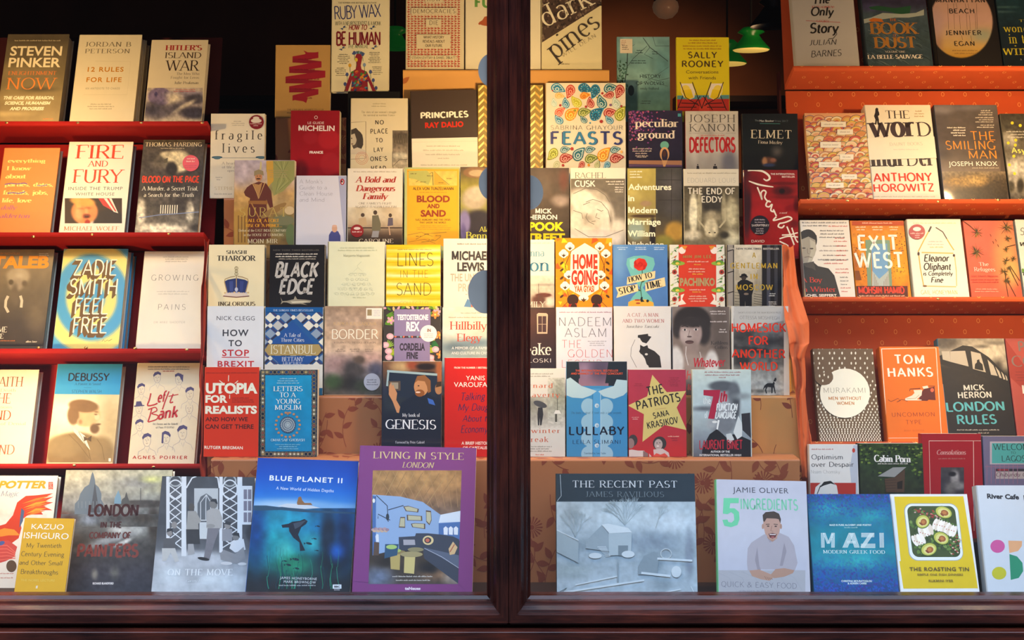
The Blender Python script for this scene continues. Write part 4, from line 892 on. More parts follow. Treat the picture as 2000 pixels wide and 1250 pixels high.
fb(128, 338, 918, 1158, 'large dark oil painted view of a misty domed cathedral with dark red title', '4c483e', [
 ('g', 380, 60, 1225, 920, [(0, 'bab294'), (.14, 'a8a48e'), (.26, '8f8e84'), (.36, '6c6c68'), (.5, '56544e'), (.66, '423e3a'), (.82, '38353a'), (1, '34343c')], [(1100, 150, 120, 50, 'c8c498', 1), (960, 160, 150, 40, '8c8a80', .9), (600, 100, 120, 30, 'c4bc9c', 1), (1060, 130, 60, 20, 'c8c880', 1), (1000, 300, 190, 26, '4c4640', .3), (440, 400, 70, 44, '5a3c30', .6), (840, 480, 90, 30, 'b0b0a8', .8), (740, 560, 200, 24, '8a8c8a', .8, -16), (860, 570, 60, 14, 'c8c8c0', .7, -25), (970, 470, 60, 50, 'a8a8a0', .9), (1070, 430, 40, 110, '3c342c', .5), (520, 560, 110, 60, '40382e', .7), (660, 790, 20, 34, '7a766c', .8), (800, 780, 30, 40, '5c5a54', .8)], (.26, 30)), ('f', painters), ('g', 400, 372, 1120, 460, ['5a5e5e', '56544e'], [(620, 410, 60, 40, '788088', .9), (830, 400, 60, 20, '484440', .8), (1000, 400, 90, 40, '40382f', .8), (480, 410, 50, 30, '54382c', .8)], (.3, 24)),
 ('t', 'LONDON', 612, 382, 964, 74, 'u', '3a1412'), ('t', 'IN THE', 700, 466, 846, 38, 'u', '401814'), ('t', 'COMPANY OF', 620, 540, 910, 40, 'u', '5c2a22'), ('t', 'PAINTERS', 534, 668, 966, 82, 'u', '7c3a30'), ('t', 'RICHARD BLANDFORD', 646, 862, 792, 14, 'x', 'dcd8d4')], cs=A5, Y=2.845, lean=19)
def family(s):
    o = s.op; w = 'd4d8da'; k = '34363a'
    for x0, x1 in ((1160, 1300), (1530, 1690)):
        o(('r', x0, 110, x0+24, 640, w)); o(('r', x1-34, 110, x1, 665, w)); n = 7
        for i in range(n):
            y = 170+i*62; o(line([(x0+20, y), (x1-34, y+66)], 7, w)); o(line([(x1-34, y), (x0+20, y+66)], 7, w))
        o(('o', (x0+x1)/2-6, 140, 46, 42, 10, 'a4a8a8')); o(('o', (x0+x1)/2-6, 200, 56, 70, 9, w))
    o(line([(1300, 190), (1340, 120), (1370, 108)], 9, w)); o(line([(1530, 190), (1520, 120), (1500, 108)], 9, w))
    o(('r', 1355, 192, 1522, 420, 'b4b8b8')); o(('p', [(1378, 410), (1378, 300), (1400, 250), (1440, 228), (1478, 255), (1495, 300), (1495, 410)], '606468'))
    for q in (1400, 1436, 1470): o(line([(q, 410), (q, 290), (1440, 236)], 5, 'c8cccc'))
    o(('r', 1392, 428, 1450, 545, 'c4c8c8')); o(('r', 1690, 175, 1760, 445, w)); 
    for i in range(2):
        for j in range(3): o(('r', 1700+i*30, 200+j*80, 1724+i*30, 268+j*80, '7c7884'))
    # five figures
    o(('e', 1337, 322, 20, 26, '55504c')); o(('p', [(1310, 350), (1366, 350), (1404, 420), (1384, 440), (1386, 480), (1300, 480)], '989690')); o(('p', [(1298, 478), (1390, 478), (1396, 580), (1300, 582)], '3a3a3c')); o(('p', [(1312, 580), (1350, 580), (1360, 650), (1310, 660)], 'a0a0a0'))
    o(('e', 1490, 300, 28, 36, '7a7874')); o(('p', [(1464, 284), (1480, 266), (1510, 266), (1520, 300), (1508, 300), (1496, 286)], k)); o(('p', [(1442, 350), (1480, 330), (1530, 340), (1552, 400), (1548, 470), (1440, 470)], 'a4a29e')); o(('p', [(1448, 470), (1536, 470), (1500, 560), (1462, 690), (1420, 690), (1440, 560)], '77757a')); o(('e', 1420, 684, 42, 11, '2c2a2c', 10)); o(('e', 1470, 455, 30, 14, '8e8c88'))
    o(('e', 1184, 498, 22, 28, '8c8884')); o(('p', [(1162, 500), (1166, 474), (1204, 470), (1208, 520), (1196, 488)], k)); o(('p', [(1142, 540), (1226, 540), (1220, 610), (1140, 612)], '58585a')); o(('p', [(1130, 610), (1222, 610), (1250, 700), (1222, 710), (1190, 640), (1160, 700), (1132, 700)], 'bcbcb8'))
    o(('e', 1216, 448, 20, 24, '8c8884')); o(('e', 1588, 450, 22, 26, '8c8884')); o(('p', [(1562, 440), (1580, 420), (1612, 430), (1610, 450)], k)); o(('r', 1550, 476, 1620, 560, '8c8c90'))
    o(('e', 1646, 528, 24, 30, '7c7a78')); o(('p', [(1622, 520), (1634, 498), (1668, 504), (1674, 540), (1660, 524)], k)); o(('p', [(1620, 560), (1700, 545), (1714, 620), (1640, 640), (1600, 610)], 'd0d2d4')); o(('p', [(1535, 650), (1560, 620), (1640, 650), (1700, 600), (1712, 680), (1650, 720), (1540, 690)], '8a8a8c')); o(('e', 1580, 716, 40, 12, 'c8c8c8')); o(('e', 1690, 720, 30, 11, 'c8c8c8'))
fb(316, 498, 930, 1155.5, 'black and white photo book of a family standing on a trellised porch', '4a4c50', [
 ('g', 1040, 100, 1790, 930, ['44464a', '505256', '46484c', '5c5e62', 'a8acb0', 'c0c6ca'], [(1220, 400, 50, 260, '5a5c60', .3), (1590, 400, 50, 260, '4c4e52', .3), (1300, 690, 300, 60, 'b8bcc0', .4), (1200, 800, 100, 60, 'c8d0d4', .6), (1480, 830, 180, 40, 'd0d8dc', .8), (1330, 800, 60, 60, 'a4a8ac', .8), (1750, 500, 36, 60, '3c3e42', .3)], (.10, 40)), ('f', family),
 ('t', 'ON THE MOVE', 1168, 800, 1620, 44, 'S', 'e8ecec', 0, .1), ('t', 'Garrey Hindley', 1298, 846, 1476, 18, 'Si', 'd4dadc')], cs=A5, Y=2.815, lean=19, mat='w', dy=2, T=.018)
def ocean(s):
    o = s.op
    o(('p', [(225, 412), (290, 396), (350, 398), (440, 408), (500, 424), (400, 430), (300, 422)], 'c4ccd4'))
    o(('p', [(352, 392), (362, 356), (378, 352), (386, 376), (400, 392), (440, 392), (450, 406), (356, 404)], '8c6440')); 
    o(('p', [(255, 530), (300, 522), (322, 510), (370, 504), (400, 492), (420, 506), (410, 524), (380, 545), (360, 590), (372, 620), (404, 690), (372, 694), (368, 640), (330, 610), (304, 570), (302, 546), (262, 548)], '1c2230'))
    o(('p', [(330, 520), (380, 508), (412, 500), (370, 540), (340, 556)], '3c4654'))
    for x, y, r in ((428, 646, 20), (465, 616, 12), (345, 745, 22), (480, 690, 10), (300, 780, 18), (352, 802, 16), (486, 538, 12), (280, 756, 12)):
        o(('e', x, y, r, r*.36, '102c38', 12)); o(('p', [(x-r, y), (x-r*1.6, y-r*.4), (x-r*1.6, y+r*.4)], '102c38'))
    rg = random.Random(4)
    for i in range(26):
        x = 150+rg.random()*480; P = [(x+math.sin(j*.9+i)*7, 930-j*rg.uniform(18, 30)) for j in range(10)]; o(line(P, 4, ['0c3c48', '1c7a58', '0a2c3c', '2a8a70'][i % 4], ) + (lambda t: 1-.8*t,))
fb(503, 701, 894, 1162, 'tall blue hardback split view of ice and sky above, seal and kelp below the waterline', '1450a0', [
 ('g', 20, 100, 750, 440, ['0c3c9c', '0e4cb0', '1c6ac4', '5c9cd4'], [(260, 405, 220, 30, 'a8c4dc', 1), (620, 420, 200, 20, '78a8d4', 1)], (.03, 80)),
 ('g', 20, 425, 750, 985, ['14507c', '10609c', '0c5c8c', '0c4c5c', '1a3a40', '20242a', '22242a'], [(230, 620, 130, 150, '1c94a0', 1), (310, 500, 150, 60, '2290ac', 1), (440, 640, 70, 60, '2c98a4', .9), (280, 700, 50, 60, '40b0ac', .8), (330, 780, 100, 60, '1c8060', .9), (550, 600, 50, 160, '122438', .6), (650, 620, 50, 200, '12284c', .7), (570, 760, 80, 60, '101c28', .8), (600, 700, 40, 50, '1850a0', .9), (90, 560, 60, 200, '0c3c78', .9)], (.22, 50)),
 ('p', [(20, 408), (160, 408), (240, 418), (330, 414), (420, 436), (560, 444), (740, 452), (740, 462), (560, 456), (400, 450), (250, 436), (120, 440), (20, 436)], '2c4c64'), ('f', ocean),
 ('t', 'BLUE PLANET II', 180, 250, 636, 32, 'b', 'e8eef4', 18, .14), ('t', 'A New World of Hidden Depths', 222, 308, 582, 20, 's', 'dce8f4', 18, .06), ('t', 'JAMES HONEYBORNE', 246, 868, 476, 16, 's', 'd4d8dc', 8, .1), ('t', 'MARK BROWNLOW', 270, 892, 470, 16, 's', 'd4d8dc', 6, .1), ('q', 240, 904, 470, 1, 18, 'a8acb0'), ('r', 577, 903, 631, 929, 'e4e8ea'), ('t', 'BBC', 586, 922, 622, 12, 'x', '20242a'), ('t', 'BOOKS', 586, 940, 620, 8, 's', 'e0e0e4')], cs=B8, mat='g', dy=7, Y=2.792, lean=18)
def lounge(s):
    o = s.op
    for i in range(11): o(line([(828+i*52, 190+i*2), (828+i*40-60, 350+i*12)], 3, ['8c6c44', 'b0905c'][i % 2]))
    for x0 in range(0, 10): o(line([(840+x0*56, 196), (1000+x0*40, 420)], 2.5, 'a8845a'))
    o(('p', [(826, 340), (1000, 352), (1140, 386), (1252, 466), (1384, 440), (1384, 530), (1240, 520), (1240, 620), (826, 720)], '8ca8cc')); o(('p', [(1252, 466), (1384, 440), (1384, 510), (1240, 516)], 'd0dce8')); o(('p', [(1240, 520), (1384, 510), (1384, 630), (1240, 620)], '4c70a8'))
    o(('p', [(826, 345), (848, 350), (846, 700), (826, 720)], '486ca4'))
    for q in (1272, 1304, 1336): o(('p', [(q, 590), (q-2, 550), (q+12, 538), (q+26, 550), (q+24, 592)], 'dce4ec'))
    for P in ([(1018, 414), (1050, 410), (1116, 430), (1112, 452), (1034, 444)], [(1040, 466), (1136, 474), (1138, 504), (1042, 502)], [(1160, 438), (1192, 442), (1196, 500), (1182, 532), (1162, 510)], [(1000, 480), (1030, 480), (1030, 548), (990, 546)], [(1066, 522), (1090, 518), (1156, 522), (1156, 556), (1074, 544)]):
        o(('p', P, '5a4838')); cx = sum(p[0] for p in P)/len(P); cy = sum(p[1] for p in P)/len(P); o(('p', [(cx+(x-cx)*.84, cy+(y-cy)*.8) for x, y in P], 'b8b494'))
    for P in ([(836, 370), (850, 345), (918, 410), (924, 510)], [(924, 436), (1020, 408)], [(860, 490), (860, 462), (936, 500)]): o(line(P, 5, '2c3440'))
    o(('e', 834, 378, 8, 14, 'e0e0d8')); o(('e', 920, 480, 10, 22, '303840'))
    o(('p', [(990, 606), (1092, 600), (1098, 582), (1170, 582), (1256, 590), (1330, 602), (1368, 620), (1366, 900), (1150, 740), (1140, 672), (1100, 690), (992, 690)], '3c4250'))
    o(('p', [(1018, 622), (1090, 622), (1094, 655), (1020, 656)], 'a4a2a8')); o(('p', [(1150, 672), (1366, 720), (1366, 800)], '5a6478')); o(line([(1150, 676), (1260, 730), (1366, 800)], 3, 'b4bcc8'))
    o(('e', 1174, 626, 34, 29, 'd8c490')); o(('e', 1172, 626, 22, 19, '3c3a40')); o(('e', 1170, 626, 13, 12, 'c06850')); o(('p', [(1302, 680), (1330, 634), (1358, 670), (1340, 712), (1310, 718)], 'd4b484')); o(line([(1310, 700), (1340, 650)], 6, 'a85c40'))
    o(('p', [(935, 700), (1000, 696), (996, 812), (940, 806)], 'b4a060')); o(('e', 975, 700, 58, 14, '8c7c50')); o(('p', [(1026, 720), (1094, 720), (1086, 836), (1022, 830)], 'c8b878')); o(('e', 1070, 714, 70, 18, 'a09468')); o(('e', 1096, 684, 50, 14, '8c8460')); o(('e', 964, 690, 40, 13, 'a8bc64'))
    o(('p', [(836, 636), (868, 640), (866, 720), (830, 720)], '5a483c')); o(('p', [(848, 636), (844, 600), (852, 586), (864, 590), (866, 636)], 'd8dce0'))
    for i in range(12): o(('e', 830+i*8, 560+8*math.sin(i*2), 12, 9, ['b09498', 'c4a890', '98808c'][i % 3]))
    o(('p', [(905, 650), (990, 650), (980, 720), (900, 740)], '30506c')); o(('e', 945, 668, 34, 14, 'a4c470'))
fb(703, 931, 870, 1159, 'tall purple framed hardback showing a blue walled living room under a timber ceiling', '7c3c78', [
 ('g', 800, 188, 1384, 900, ['a07848', '98724a', '6c5a50', '3c342e', '40362c', '48403a'], [(1100, 240, 260, 60, 'ac8450', .9), (860, 860, 80, 60, '6c7890', .9), (1230, 840, 90, 40, '7c6048', .9), (1330, 860, 50, 40, 'a89c90', .9), (900, 760, 60, 30, '2a2420', .8), (1180, 800, 60, 30, '1c1a1c', .8)], (.26, 40)), ('f', lounge),
 ('p', [(740, 180), (828, 188), (800, 890), (690, 880)], '7c3c78'), ('p', [(1384, 196), (1490, 190), (1460, 980), (1362, 900)], '7c3c78'),
 ('t', 'LIVING IN STYLE', 828, 112, 1396, 42, 'S', 'd8c08c', 10, .05), ('t', 'LONDON', 1010, 170, 1214, 34, 'Si', 'd0b884', 4), ('q', 950, 848, 1196, 1, 20, 'c8c4bc'), ('q', 972, 872, 1184, 1, 20, 'c8c4bc'), ('t', 'teNeues', 1028, 936, 1126, 18, 'x', 'e0d0dc')], cs=B8, mat='g', dy=5, Y=2.765, lean=18, T=.024)

# ---- left flight, from the lowest step upwards
cb(5, 400, 507, 717, 'red paperback with white sun ray title and dark subtitle, lowest step far left', 'd23418', [
 ('q', 82, 540, 460, 1, 26, '9c2818'), ('t', 'UTOPIA', 80, 690, 452, 72, 'x', 'f0e8cc'), ('t', 'FOR', 78, 757, 236, 52, 'x', 'f0e8cc'), ('t', 'REALISTS', 76, 836, 448, 54, 'x', 'f0e8cc'), ('t', 'AND HOW WE', 78, 892, 382, 30, 'b', '4c1c18'), ('t', 'CAN GET THERE', 76, 946, 424, 32, 'b', '4c1c18'), ('t', 'RUTGER BREGMAN', 70, 1090, 346, 22, 'b', 'f0e0c8', 4),
 line([(245, 562), (243, 606)], 5, 'f0e8cc'), line([(178, 600), (205, 620)], 5, 'f0e8cc'), line([(312, 602), (288, 622)], 5, 'f0e8cc'), line([(176, 694), (200, 682)], 5, 'f0e8cc'), line([(306, 698), (284, 684)], 5, 'f0e8cc'), line([(252, 702), (252, 730)], 5, 'f0e8cc'), ('q', 270, 722, 446, 3, 14, '8c2418', 'l')], cs=B6, mat='g', T=.02)
def mosaic(s):
    rg = random.Random(2); cs_ = ['b8a064', '20406c', '141c2c', '8c4c3c', 'c8c0a0']
    def blk(x, y): s.op(('e', x, y, 8, 8, cs_[rg.randrange(5)], 0)); s.op(('o', x, y, 15, 15, 3, '8c7c54'))
    for i in range(14): blk(492+i*28, 540); blk(492+i*28, 1128)
    for i in range(21): blk(490, 566+i*27.4); blk(858, 566+i*27.4)
    for r, n, c in ((76, 18, 'b8845c'), (58, 0, '3c5068')):
        if n: 
            for k in range(n): a = k*2*math.pi/n; s.op(('e', 670+(r+10)*math.cos(a), 918+(r+12)*math.sin(a), 9, 8, c, 0))
        else: s.op(('e', 670, 918, r, r+2, c))
    for k in range(24):
        a = k*2*math.pi/24; s.op(line([(670, 918), (670+54*math.cos(a), 918+54*math.sin(a))], 2, 'a8b4b4'))
    for r in (20, 34, 48): s.op(('o', 670, 918, r, r, 4, 'b4bcb8'))
    s.op(('e', 670, 836, 8, 12, 'a87858'))
cb(5, 509, 621, 722, 'turquoise paperback with mosaic border and round medallion, lowest step', '1c2430', [
 ('r', 474, 522, 880, 1146, '283444'), ('r', 508, 562, 840, 1108, '0c8ab4'), ('g', 510, 564, 838, 1106, ['1090b8', '0884b0', '0c80b0'], [], (.10, 60)), ('f', mosaic), ('q', 580, 582, 760, 3, 16, '9cd0dc'),
 ('t', 'LETTERS', 566, 676, 776, 34, 'S', 'e8ece0'), ('t', 'TO A', 612, 720, 730, 34, 'S', 'e8ece0'), ('t', 'YOUNG', 582, 766, 760, 34, 'S', 'e8ece0'), ('t', 'MUSLIM', 576, 810, 768, 34, 'S', 'e8ece0'), ('t', 'OMAR SAIF GHOBASH', 548, 1036, 792, 18, 'S', 'c8e0e0'), ('q', 576, 1056, 764, 3, 15, '80c0d4')], cs=B6, T=.024)
def genesis(s):
    o = s.op
    o(('p', [(500, 530), (860, 556), (856, 760), (500, 700)], '222c3c')); o(line([(500, 532), (860, 558)], 16, '9cb4b4')); o(line([(510, 530), (500, 640)], 14, '9cb4b4'))
    o(('r', 508, 604, 596, 672, '584c40')); o(('r', 524, 614, 580, 660, '98907c'))
    o(('p', [(515, 640), (528, 610), (536, 640), (545, 628), (552, 650), (572, 690), (566, 740), (600, 800), (596, 835), (570, 830), (540, 750), (512, 700)], 'c48c60'))
    o(('p', [(600, 760), (700, 700), (790, 696), (880, 740), (893, 860), (580, 860)], '1c2434')); o(('p', [(790, 725), (830, 740), (846, 778), (800, 765)], '3c64b4'))
    o(('e', 745, 645, 52, 66, 'c08a5c')); o(('e', 735, 690, 34, 26, '8c5428')); o(('p', [(696, 620), (716, 568), (770, 560), (812, 600), (814, 680), (794, 690), (786, 640), (770, 606), (720, 600)], '8a5c34')); o(('e', 722, 684, 18, 6, 'e0c0a8')); o(('e', 726, 638, 7, 4, '2c1c14')); o(('e', 870, 660, 26, 40, 'a87850')); o(('p', [(848, 650), (860, 610), (890, 606), (893, 640)], '3c2c20'))
cb(5, 746, 863, 706, 'dark navy paperback with a smiling bearded man waving inside a van', '1a2030', [
 ('g', 470, 455, 900, 870, ['7c5438', '5c4434', '2c3040', '1c2432', '1a2030'], [(600, 500, 70, 40, 'b89868', .7), (680, 490, 40, 30, '9c4c30', .7), (780, 500, 70, 24, '241c1c', .4), (780, 545, 70, 10, '2c2428', .3), (880, 540, 30, 90, 'a05c34', .5), (560, 770, 90, 60, '2c343c', 1)], (.14, 30)), ('f', genesis),
 ('t', 'My book of', 610, 860, 736, 24, 'S', 'd8dce0'), ('t', 'GENESIS', 488, 946, 852, 66, 'S', 'e4e8ec', 4), ('t', 'Foreword by Peter Gabriel', 560, 1052, 768, 18, 'S', 'c8ccd4')], cs=B7, T=.022, mat='g')
cb(5, 868, 984, 699, 'glossy red hardback with dark blue handwriting, half behind the centre post', 'c02018', [
 ('t', 'FROM THE NUMBER 1 BESTSELLING', 982, 514, 1250, 13, 'b', 'f0d8c8'), ('t', 'YANIS', 1066, 598, 1202, 34, 's', 'f4ece0'), ('t', 'VAROUFAKIS', 980, 646, 1290, 36, 's', 'f4ece0'),
 ('t', 'Talking to', 1036, 742, 1270, 52, 'hi', '2c2450', -8), ('t', 'My Daughter', 1010, 816, 1330, 48, 'hi', '2c2450', -4), ('t', 'About the', 1040, 894, 1270, 44, 'hi', '2c2450', -2), ('t', 'Economy', 1030, 974, 1226, 50, 'hi', '2c2450', -2), ('t', 'A BRIEF HISTORY', 1034, 1060, 1246, 22, 'b', 'f0dcd0'), ('t', 'OF CAPITALISM', 1044, 1092, 1240, 20, 'b', 'f0dcd0')], cs=B7, kind='h', T=.024, mat='g')
cb(4, 405, 516, 598, 'pale grey white paperback with black and red underlined capitals, second step left', 'd8d8d6', [
 ('t', 'NICK CLEGG', 148, 738, 480, 38, 's', '4c4a4e', 2, .06), ('t', 'HOW', 200, 876, 426, 58, 'b', '3c3c42', 0, .1), ('t', 'TO', 250, 964, 368, 54, 'b', '3c3c42', 0, .1), ('t', 'STOP', 196, 1050, 430, 56, 'b', 'bc2c30', 0, .1), line([(192, 1062), (432, 1062)], 7, 'bc2c30'), ('t', 'BREXIT', 156, 1144, 474, 52, 'b', 'bc2c30', 0, .1)], cs=B4, T=.02)
def tiles(s):
    o = s.op; c1 = 'dcd8c4'; c2 = 'b8b8b0'; c3 = '8898a8'
    for i in range(5):
        for j in range(5):
            x, y = 616+i*102-(0), 712+j*145-40*0
            for (x, y, q) in ((565+50+i*134, 714+j*142, (i+j) % 3), (565-17+i*134, 785+j*142, (i*2+j) % 3)):
                if 600 < x < 1010 and y > 740 and abs(x-812) < (y-745)*1.0 and y < 960: continue
                o(('p', [(x-48, y), (x, y-44), (x+48, y), (x, y+44)], [c1, c3, c2][q]))
                for dx, dy in ((67, 0), ):
                    o(('e', x+dx, y, 20, 20, c1)); 
                o(line([(x+10, y+50), (x+56, y+12)], 16, '2c2c44')); o(line([(x+10, y-50), (x+56, y-12)], 16, '3a3c64'))
    o(('p', [(812, 745), (1000, 945), (625, 945)], '1c4c8c')); o(('p', [(565, 625), (1065, 630), (1065, 668), (565, 668)], '0c5490'))
    o(('p', [(565, 1000), (600, 948), (1040, 948), (1068, 1000), (1030, 1046), (600, 1046)], 'a48c54')); o(('p', [(620, 1050), (1030, 1050), (950, 1122), (700, 1122)], '1c4c8c'))
cb(4, 518, 632, 600, 'blue paperback with diamond tile pattern and gold ribbon over a blank white foot', 'd8d6cc', [
 ('r', 560, 622, 1075, 1124, '20548c'), ('f', tiles), ('r', 540, 1124, 1090, 1330, 'd8d4c6'), ('r', 540, 1330, 1090, 1420, '1c5c84'),
 ('t', 'THE SUNDAY TIMES BESTSELLER', 640, 660, 992, 16, 'S', 'c8d4dc'), ('t', 'A Tale of', 734, 884, 884, 32, 'S', 'c8ccd0'), ('t', 'Three Cities', 708, 926, 912, 32, 'S', 'c8ccd0'), ('t', 'ISTANBUL', 618, 1030, 1010, 74, 'L', 'e0dcc4'), ('t', 'BETTANY', 716, 1096, 908, 36, 'S', 'd4d4d4'), ('t', 'HUGHES', 726, 1136, 894, 32, 'S', 'c4c8cc')], cs=B4, T=.03)
cb(4, 634, 747, 598, 'misty tan paperback of a mountain rock in cloud with a pale round seal', '9c8268', [
 ('g', 40, 50, 490, 700, ['a08468', 'b0947a', 'bc9c7c', 'c8aa8c', 'b0948c', '6c645c', '504c44'], [(150, 480, 100, 50, 'a08078', .9), (400, 440, 100, 40, 'b89484', .9), (260, 530, 80, 80, '443e3c', .5), (300, 450, 40, 30, '5c4c40', .5), (200, 620, 120, 50, '302c28', .6), (110, 610, 60, 50, '3c5030', .7), (420, 520, 60, 50, '4c4c5c', .7), (330, 640, 60, 40, '3c4030', .7)], (.22, 34)),
 ('r', 350, 80, 464, 158, 'e8e0cc'), ('r', 358, 90, 390, 134, '98845c'), ('q', 396, 94, 460, 4, 12, 'c0b8c0'), ('t', 'KAPKA KASSABOVA', 118, 204, 424, 24, 'h', 'c8a46c'), ('t', 'BORDER', 104, 300, 436, 66, 'h', 'f0e4c8'), ('t', 'A JOURNEY TO THE EDGE OF EUROPE', 118, 334, 420, 12, 'h', '584838'), ('q', 130, 372, 200, 2, 13, '6c5848'), ('q', 226, 372, 312, 2, 13, '6c5848'), ('q', 340, 372, 400, 2, 13, '6c5848'),
 ('part', 'sticker', .0003, [('e', 392, 610, 59, 62, 'b4b4bc'), ('q', 344, 590, 442, 3, 17, '5c5c64')])], cs=B7, T=.024)
def jungle(s):
    rg = random.Random(9); o = s.op
    for i in range(46):
        side = rg.random() < .5; x = rg.uniform(476, 552) if side else rg.uniform(808, 884); y = rg.uniform(70, 640)
        if i < 22:
            a = rg.uniform(-1, 1)+(0 if side else math.pi); c = ['5c8c24', '2c6c38', 'a8b424', '88a83c'][rg.randrange(4)]
            for k in range(5): b = a-.5+k*.25; o(('e', x+30*math.cos(b), y+30*math.sin(b), 30, 5, c, math.degrees(b)))
        elif i < 36:
            c = ['e8883c', 'e0a0a8', 'e8a068'][rg.randrange(3)]
            for k in range(5): b = k*2*math.pi/5+i; o(('e', x+16*math.cos(b), y+16*math.sin(b), 15, 9, c, math.degrees(b)))
            o(('e', x, y, 7, 7, 'f0d860'))
        else: o(('e', x, y, 26, 22, 'dca8ac')); o(('e', x+4, y, 16, 12, 'e8c4c0'))
    for i in range(12):
        x = 480+i*34; o(('e', x, 80+6*math.sin(i), 16, 8, ['e0a0a8', '5c8c24', 'e8c078'][i % 3], i*40)); o(('e', 560+i*20, 284, 9, 7, ['e0704c', '5c3c44', '88a8a4'][i % 3], i*40))
cb(4, 749, 861, 598, 'jungle flower paperback with two lilac panels and a round white seal, second step', '34302c', [('R', '3c3630'), ('f', jungle),
 ('r', 551, 88, 812, 280, '8c7c9c'), ('r', 551, 294, 808, 690, '8c7c9c'), ('t', 'TESTOSTERONE', 572, 164, 796, 38, 'x', 'f4ece8'), ('t', 'REX', 638, 242, 734, 64, 'x', 'f4ece8'), ('t', 'CORDELIA', 590, 382, 772, 50, 'x', '38303c'), ('t', 'FINE', 640, 442, 722, 46, 'x', '38303c'),
 ('part', 'sticker', .0003, [('e', 798, 262, 60, 60, 'ece4dc'), ('t', 'IN', 788, 250, 814, 22, 'x', '8c6450'), ('q', 764, 262, 830, 3, 12, 'b4a89c')])], cs=B7, T=.02)
cb(4, 864, 976, 600, 'cloudy green grey paperback with red serif title half behind the centre post', 'a8b0a8', [
 ('g', 885, 75, 1330, 700, ['d0d0bc', 'b8bfae', '94a4a0', '7c8c94', 'a0a4a4'], [(960, 250, 90, 40, 'c8ccc0', .9), (1150, 330, 120, 30, '68808c', 1), (1000, 360, 90, 30, '5c707c', 1)], (.10, 70)),
 ('q', 1030, 110, 1280, 1, 22, '8c9080'), ('q', 942, 142, 1290, 1, 24, '98886c'), ('t', 'Hillbilly', 950, 234, 1222, 58, 'S', 'b03c24'), ('t', 'Elegy', 1000, 318, 1184, 54, 'S', 'b03c24'), ('t', 'A MEMOIR OF A FAMILY', 964, 376, 1240, 20, 's', 'd8dcd8'), ('t', 'AND CULTURE IN CRISIS', 962, 412, 1240, 20, 's', 'd8dcd8')], cs=B7)
def crown(s):
    o = s.op
    o(('p', [(216, 400), (245, 385), (320, 372), (395, 385), (424, 402), (402, 500), (240, 500)], '2c3868')); o(('p', [(258, 400), (290, 396), (292, 486), (262, 486)], '3e4c84')); o(('p', [(350, 396), (384, 400), (376, 486), (350, 486)], '38447c'))
    for P in ([(216, 405), (222, 380), (270, 362), (310, 356)], [(424, 405), (418, 380), (372, 362), (330, 356)], [(216, 405), (240, 500)], [(424, 405), (400, 500)], [(320, 350), (320, 490)]): o(line(P, 8, 'a88c60'))
    for k in range(11): o(('e', 222+k*20, 500+4*math.sin(k), 10, 8, ['c8ac78', '8c94b4'][k % 2]))
    o(('p', [(232, 500), (404, 500), (440, 530), (320, 542), (198, 532)], 'd0c0b0')); o(line([(205, 528), (320, 538), (432, 528)], 8, '6c3c34')); o(('e', 320, 470, 14, 18, 'b8bcc8'))
    for y, r in ((335, 16), (310, 14), (285, 16)): o(('o', 320, y, r, r, 5, '8c7c54'))
    o(line([(320, 270), (320, 350)], 4, '8c7c54'))
cb(3, 408, 517, 478, 'cream paperback with a blue velvet crown and serif capitals, third step left', 'e4d6ac', [('f', crown), ('t', 'SHASHI', 232, 160, 412, 30, 'B', '4a4438', 0, .05), ('t', 'THAROOR', 152, 220, 492, 44, 'B', '4a4438', 0, .05), ('t', 'INGLORIOUS', 158, 612, 486, 34, 'B', '5c4c38', 0, .05)], cs=B4, T=.024)
cb(3, 527, 635, 478, 'black paperback with big slanted silver capitals and a small shark', '1c1a1c', [
 ('t', 'NEW YORK TIMES BESTSELLER', 640, 134, 1042, 13, 'b', '5c5850', 0, .1), ('q', 664, 156, 1024, 1, 20, 'dcd4c4'), ('q', 660, 178, 1026, 1, 20, 'dcd4c4'), ('q', 690, 198, 1010, 1, 20, 'a8a090'), ('t', 'BLACK', 654, 358, 1040, 120, 'ui', 'b8b4ac', 0, .06), ('t', 'EDGE', 690, 502, 1002, 116, 'ui', 'b8b4ac', 0, .06),
 ('p', [(704, 535), (722, 572), (760, 570), (820, 556), (832, 526), (850, 556), (920, 560), (978, 568), (960, 586), (900, 590), (940, 606), (880, 596), (800, 598), (760, 584), (730, 582), (706, 600), (716, 574)], '98907c'), ('p', [(790, 575), (960, 572), (900, 584), (810, 588)], 'd0c8ac')], cs=B4, T=.026, mat='g')
def bones(s):
    rg = random.Random(7); o = s.op
    o(line([(205, 228), (168, 262), (174, 280), (232, 328), (120, 328), (170, 284)], 2, '94a088'))
    for r in range(5):
        n = 4+r; y = 340+r*42; w = 60+r*24
        for k in range(n):
            x = 172-w+2*w*k/(n-1)-r*6; P = [(x+rg.uniform(-26, 26), y+rg.uniform(-16, 20)) for _ in range(4)]; o(line(P, 1.8, '9ca48c')); o(('o', x, y, 14, 11, 1.8, 'a4ac94'))
cb(3, 640, 752, 472, 'pale greenish white book with a fine line drawn pyramid, leaning third step', 'd4d6b4', [('f', bones), ('q', 20, 102, 310, 1, 22, 'b4b894'), ('q', 0, 124, 340, 1, 22, 'b4b894'), ('t', 'Margareta Magnusson', 48, 184, 280, 20, 'S', '9c9c7c'), ('q', 130, 536, 240, 1, 20, 'b4b894')], cs=B5, kind='h', T=.016, spine='8c8468')
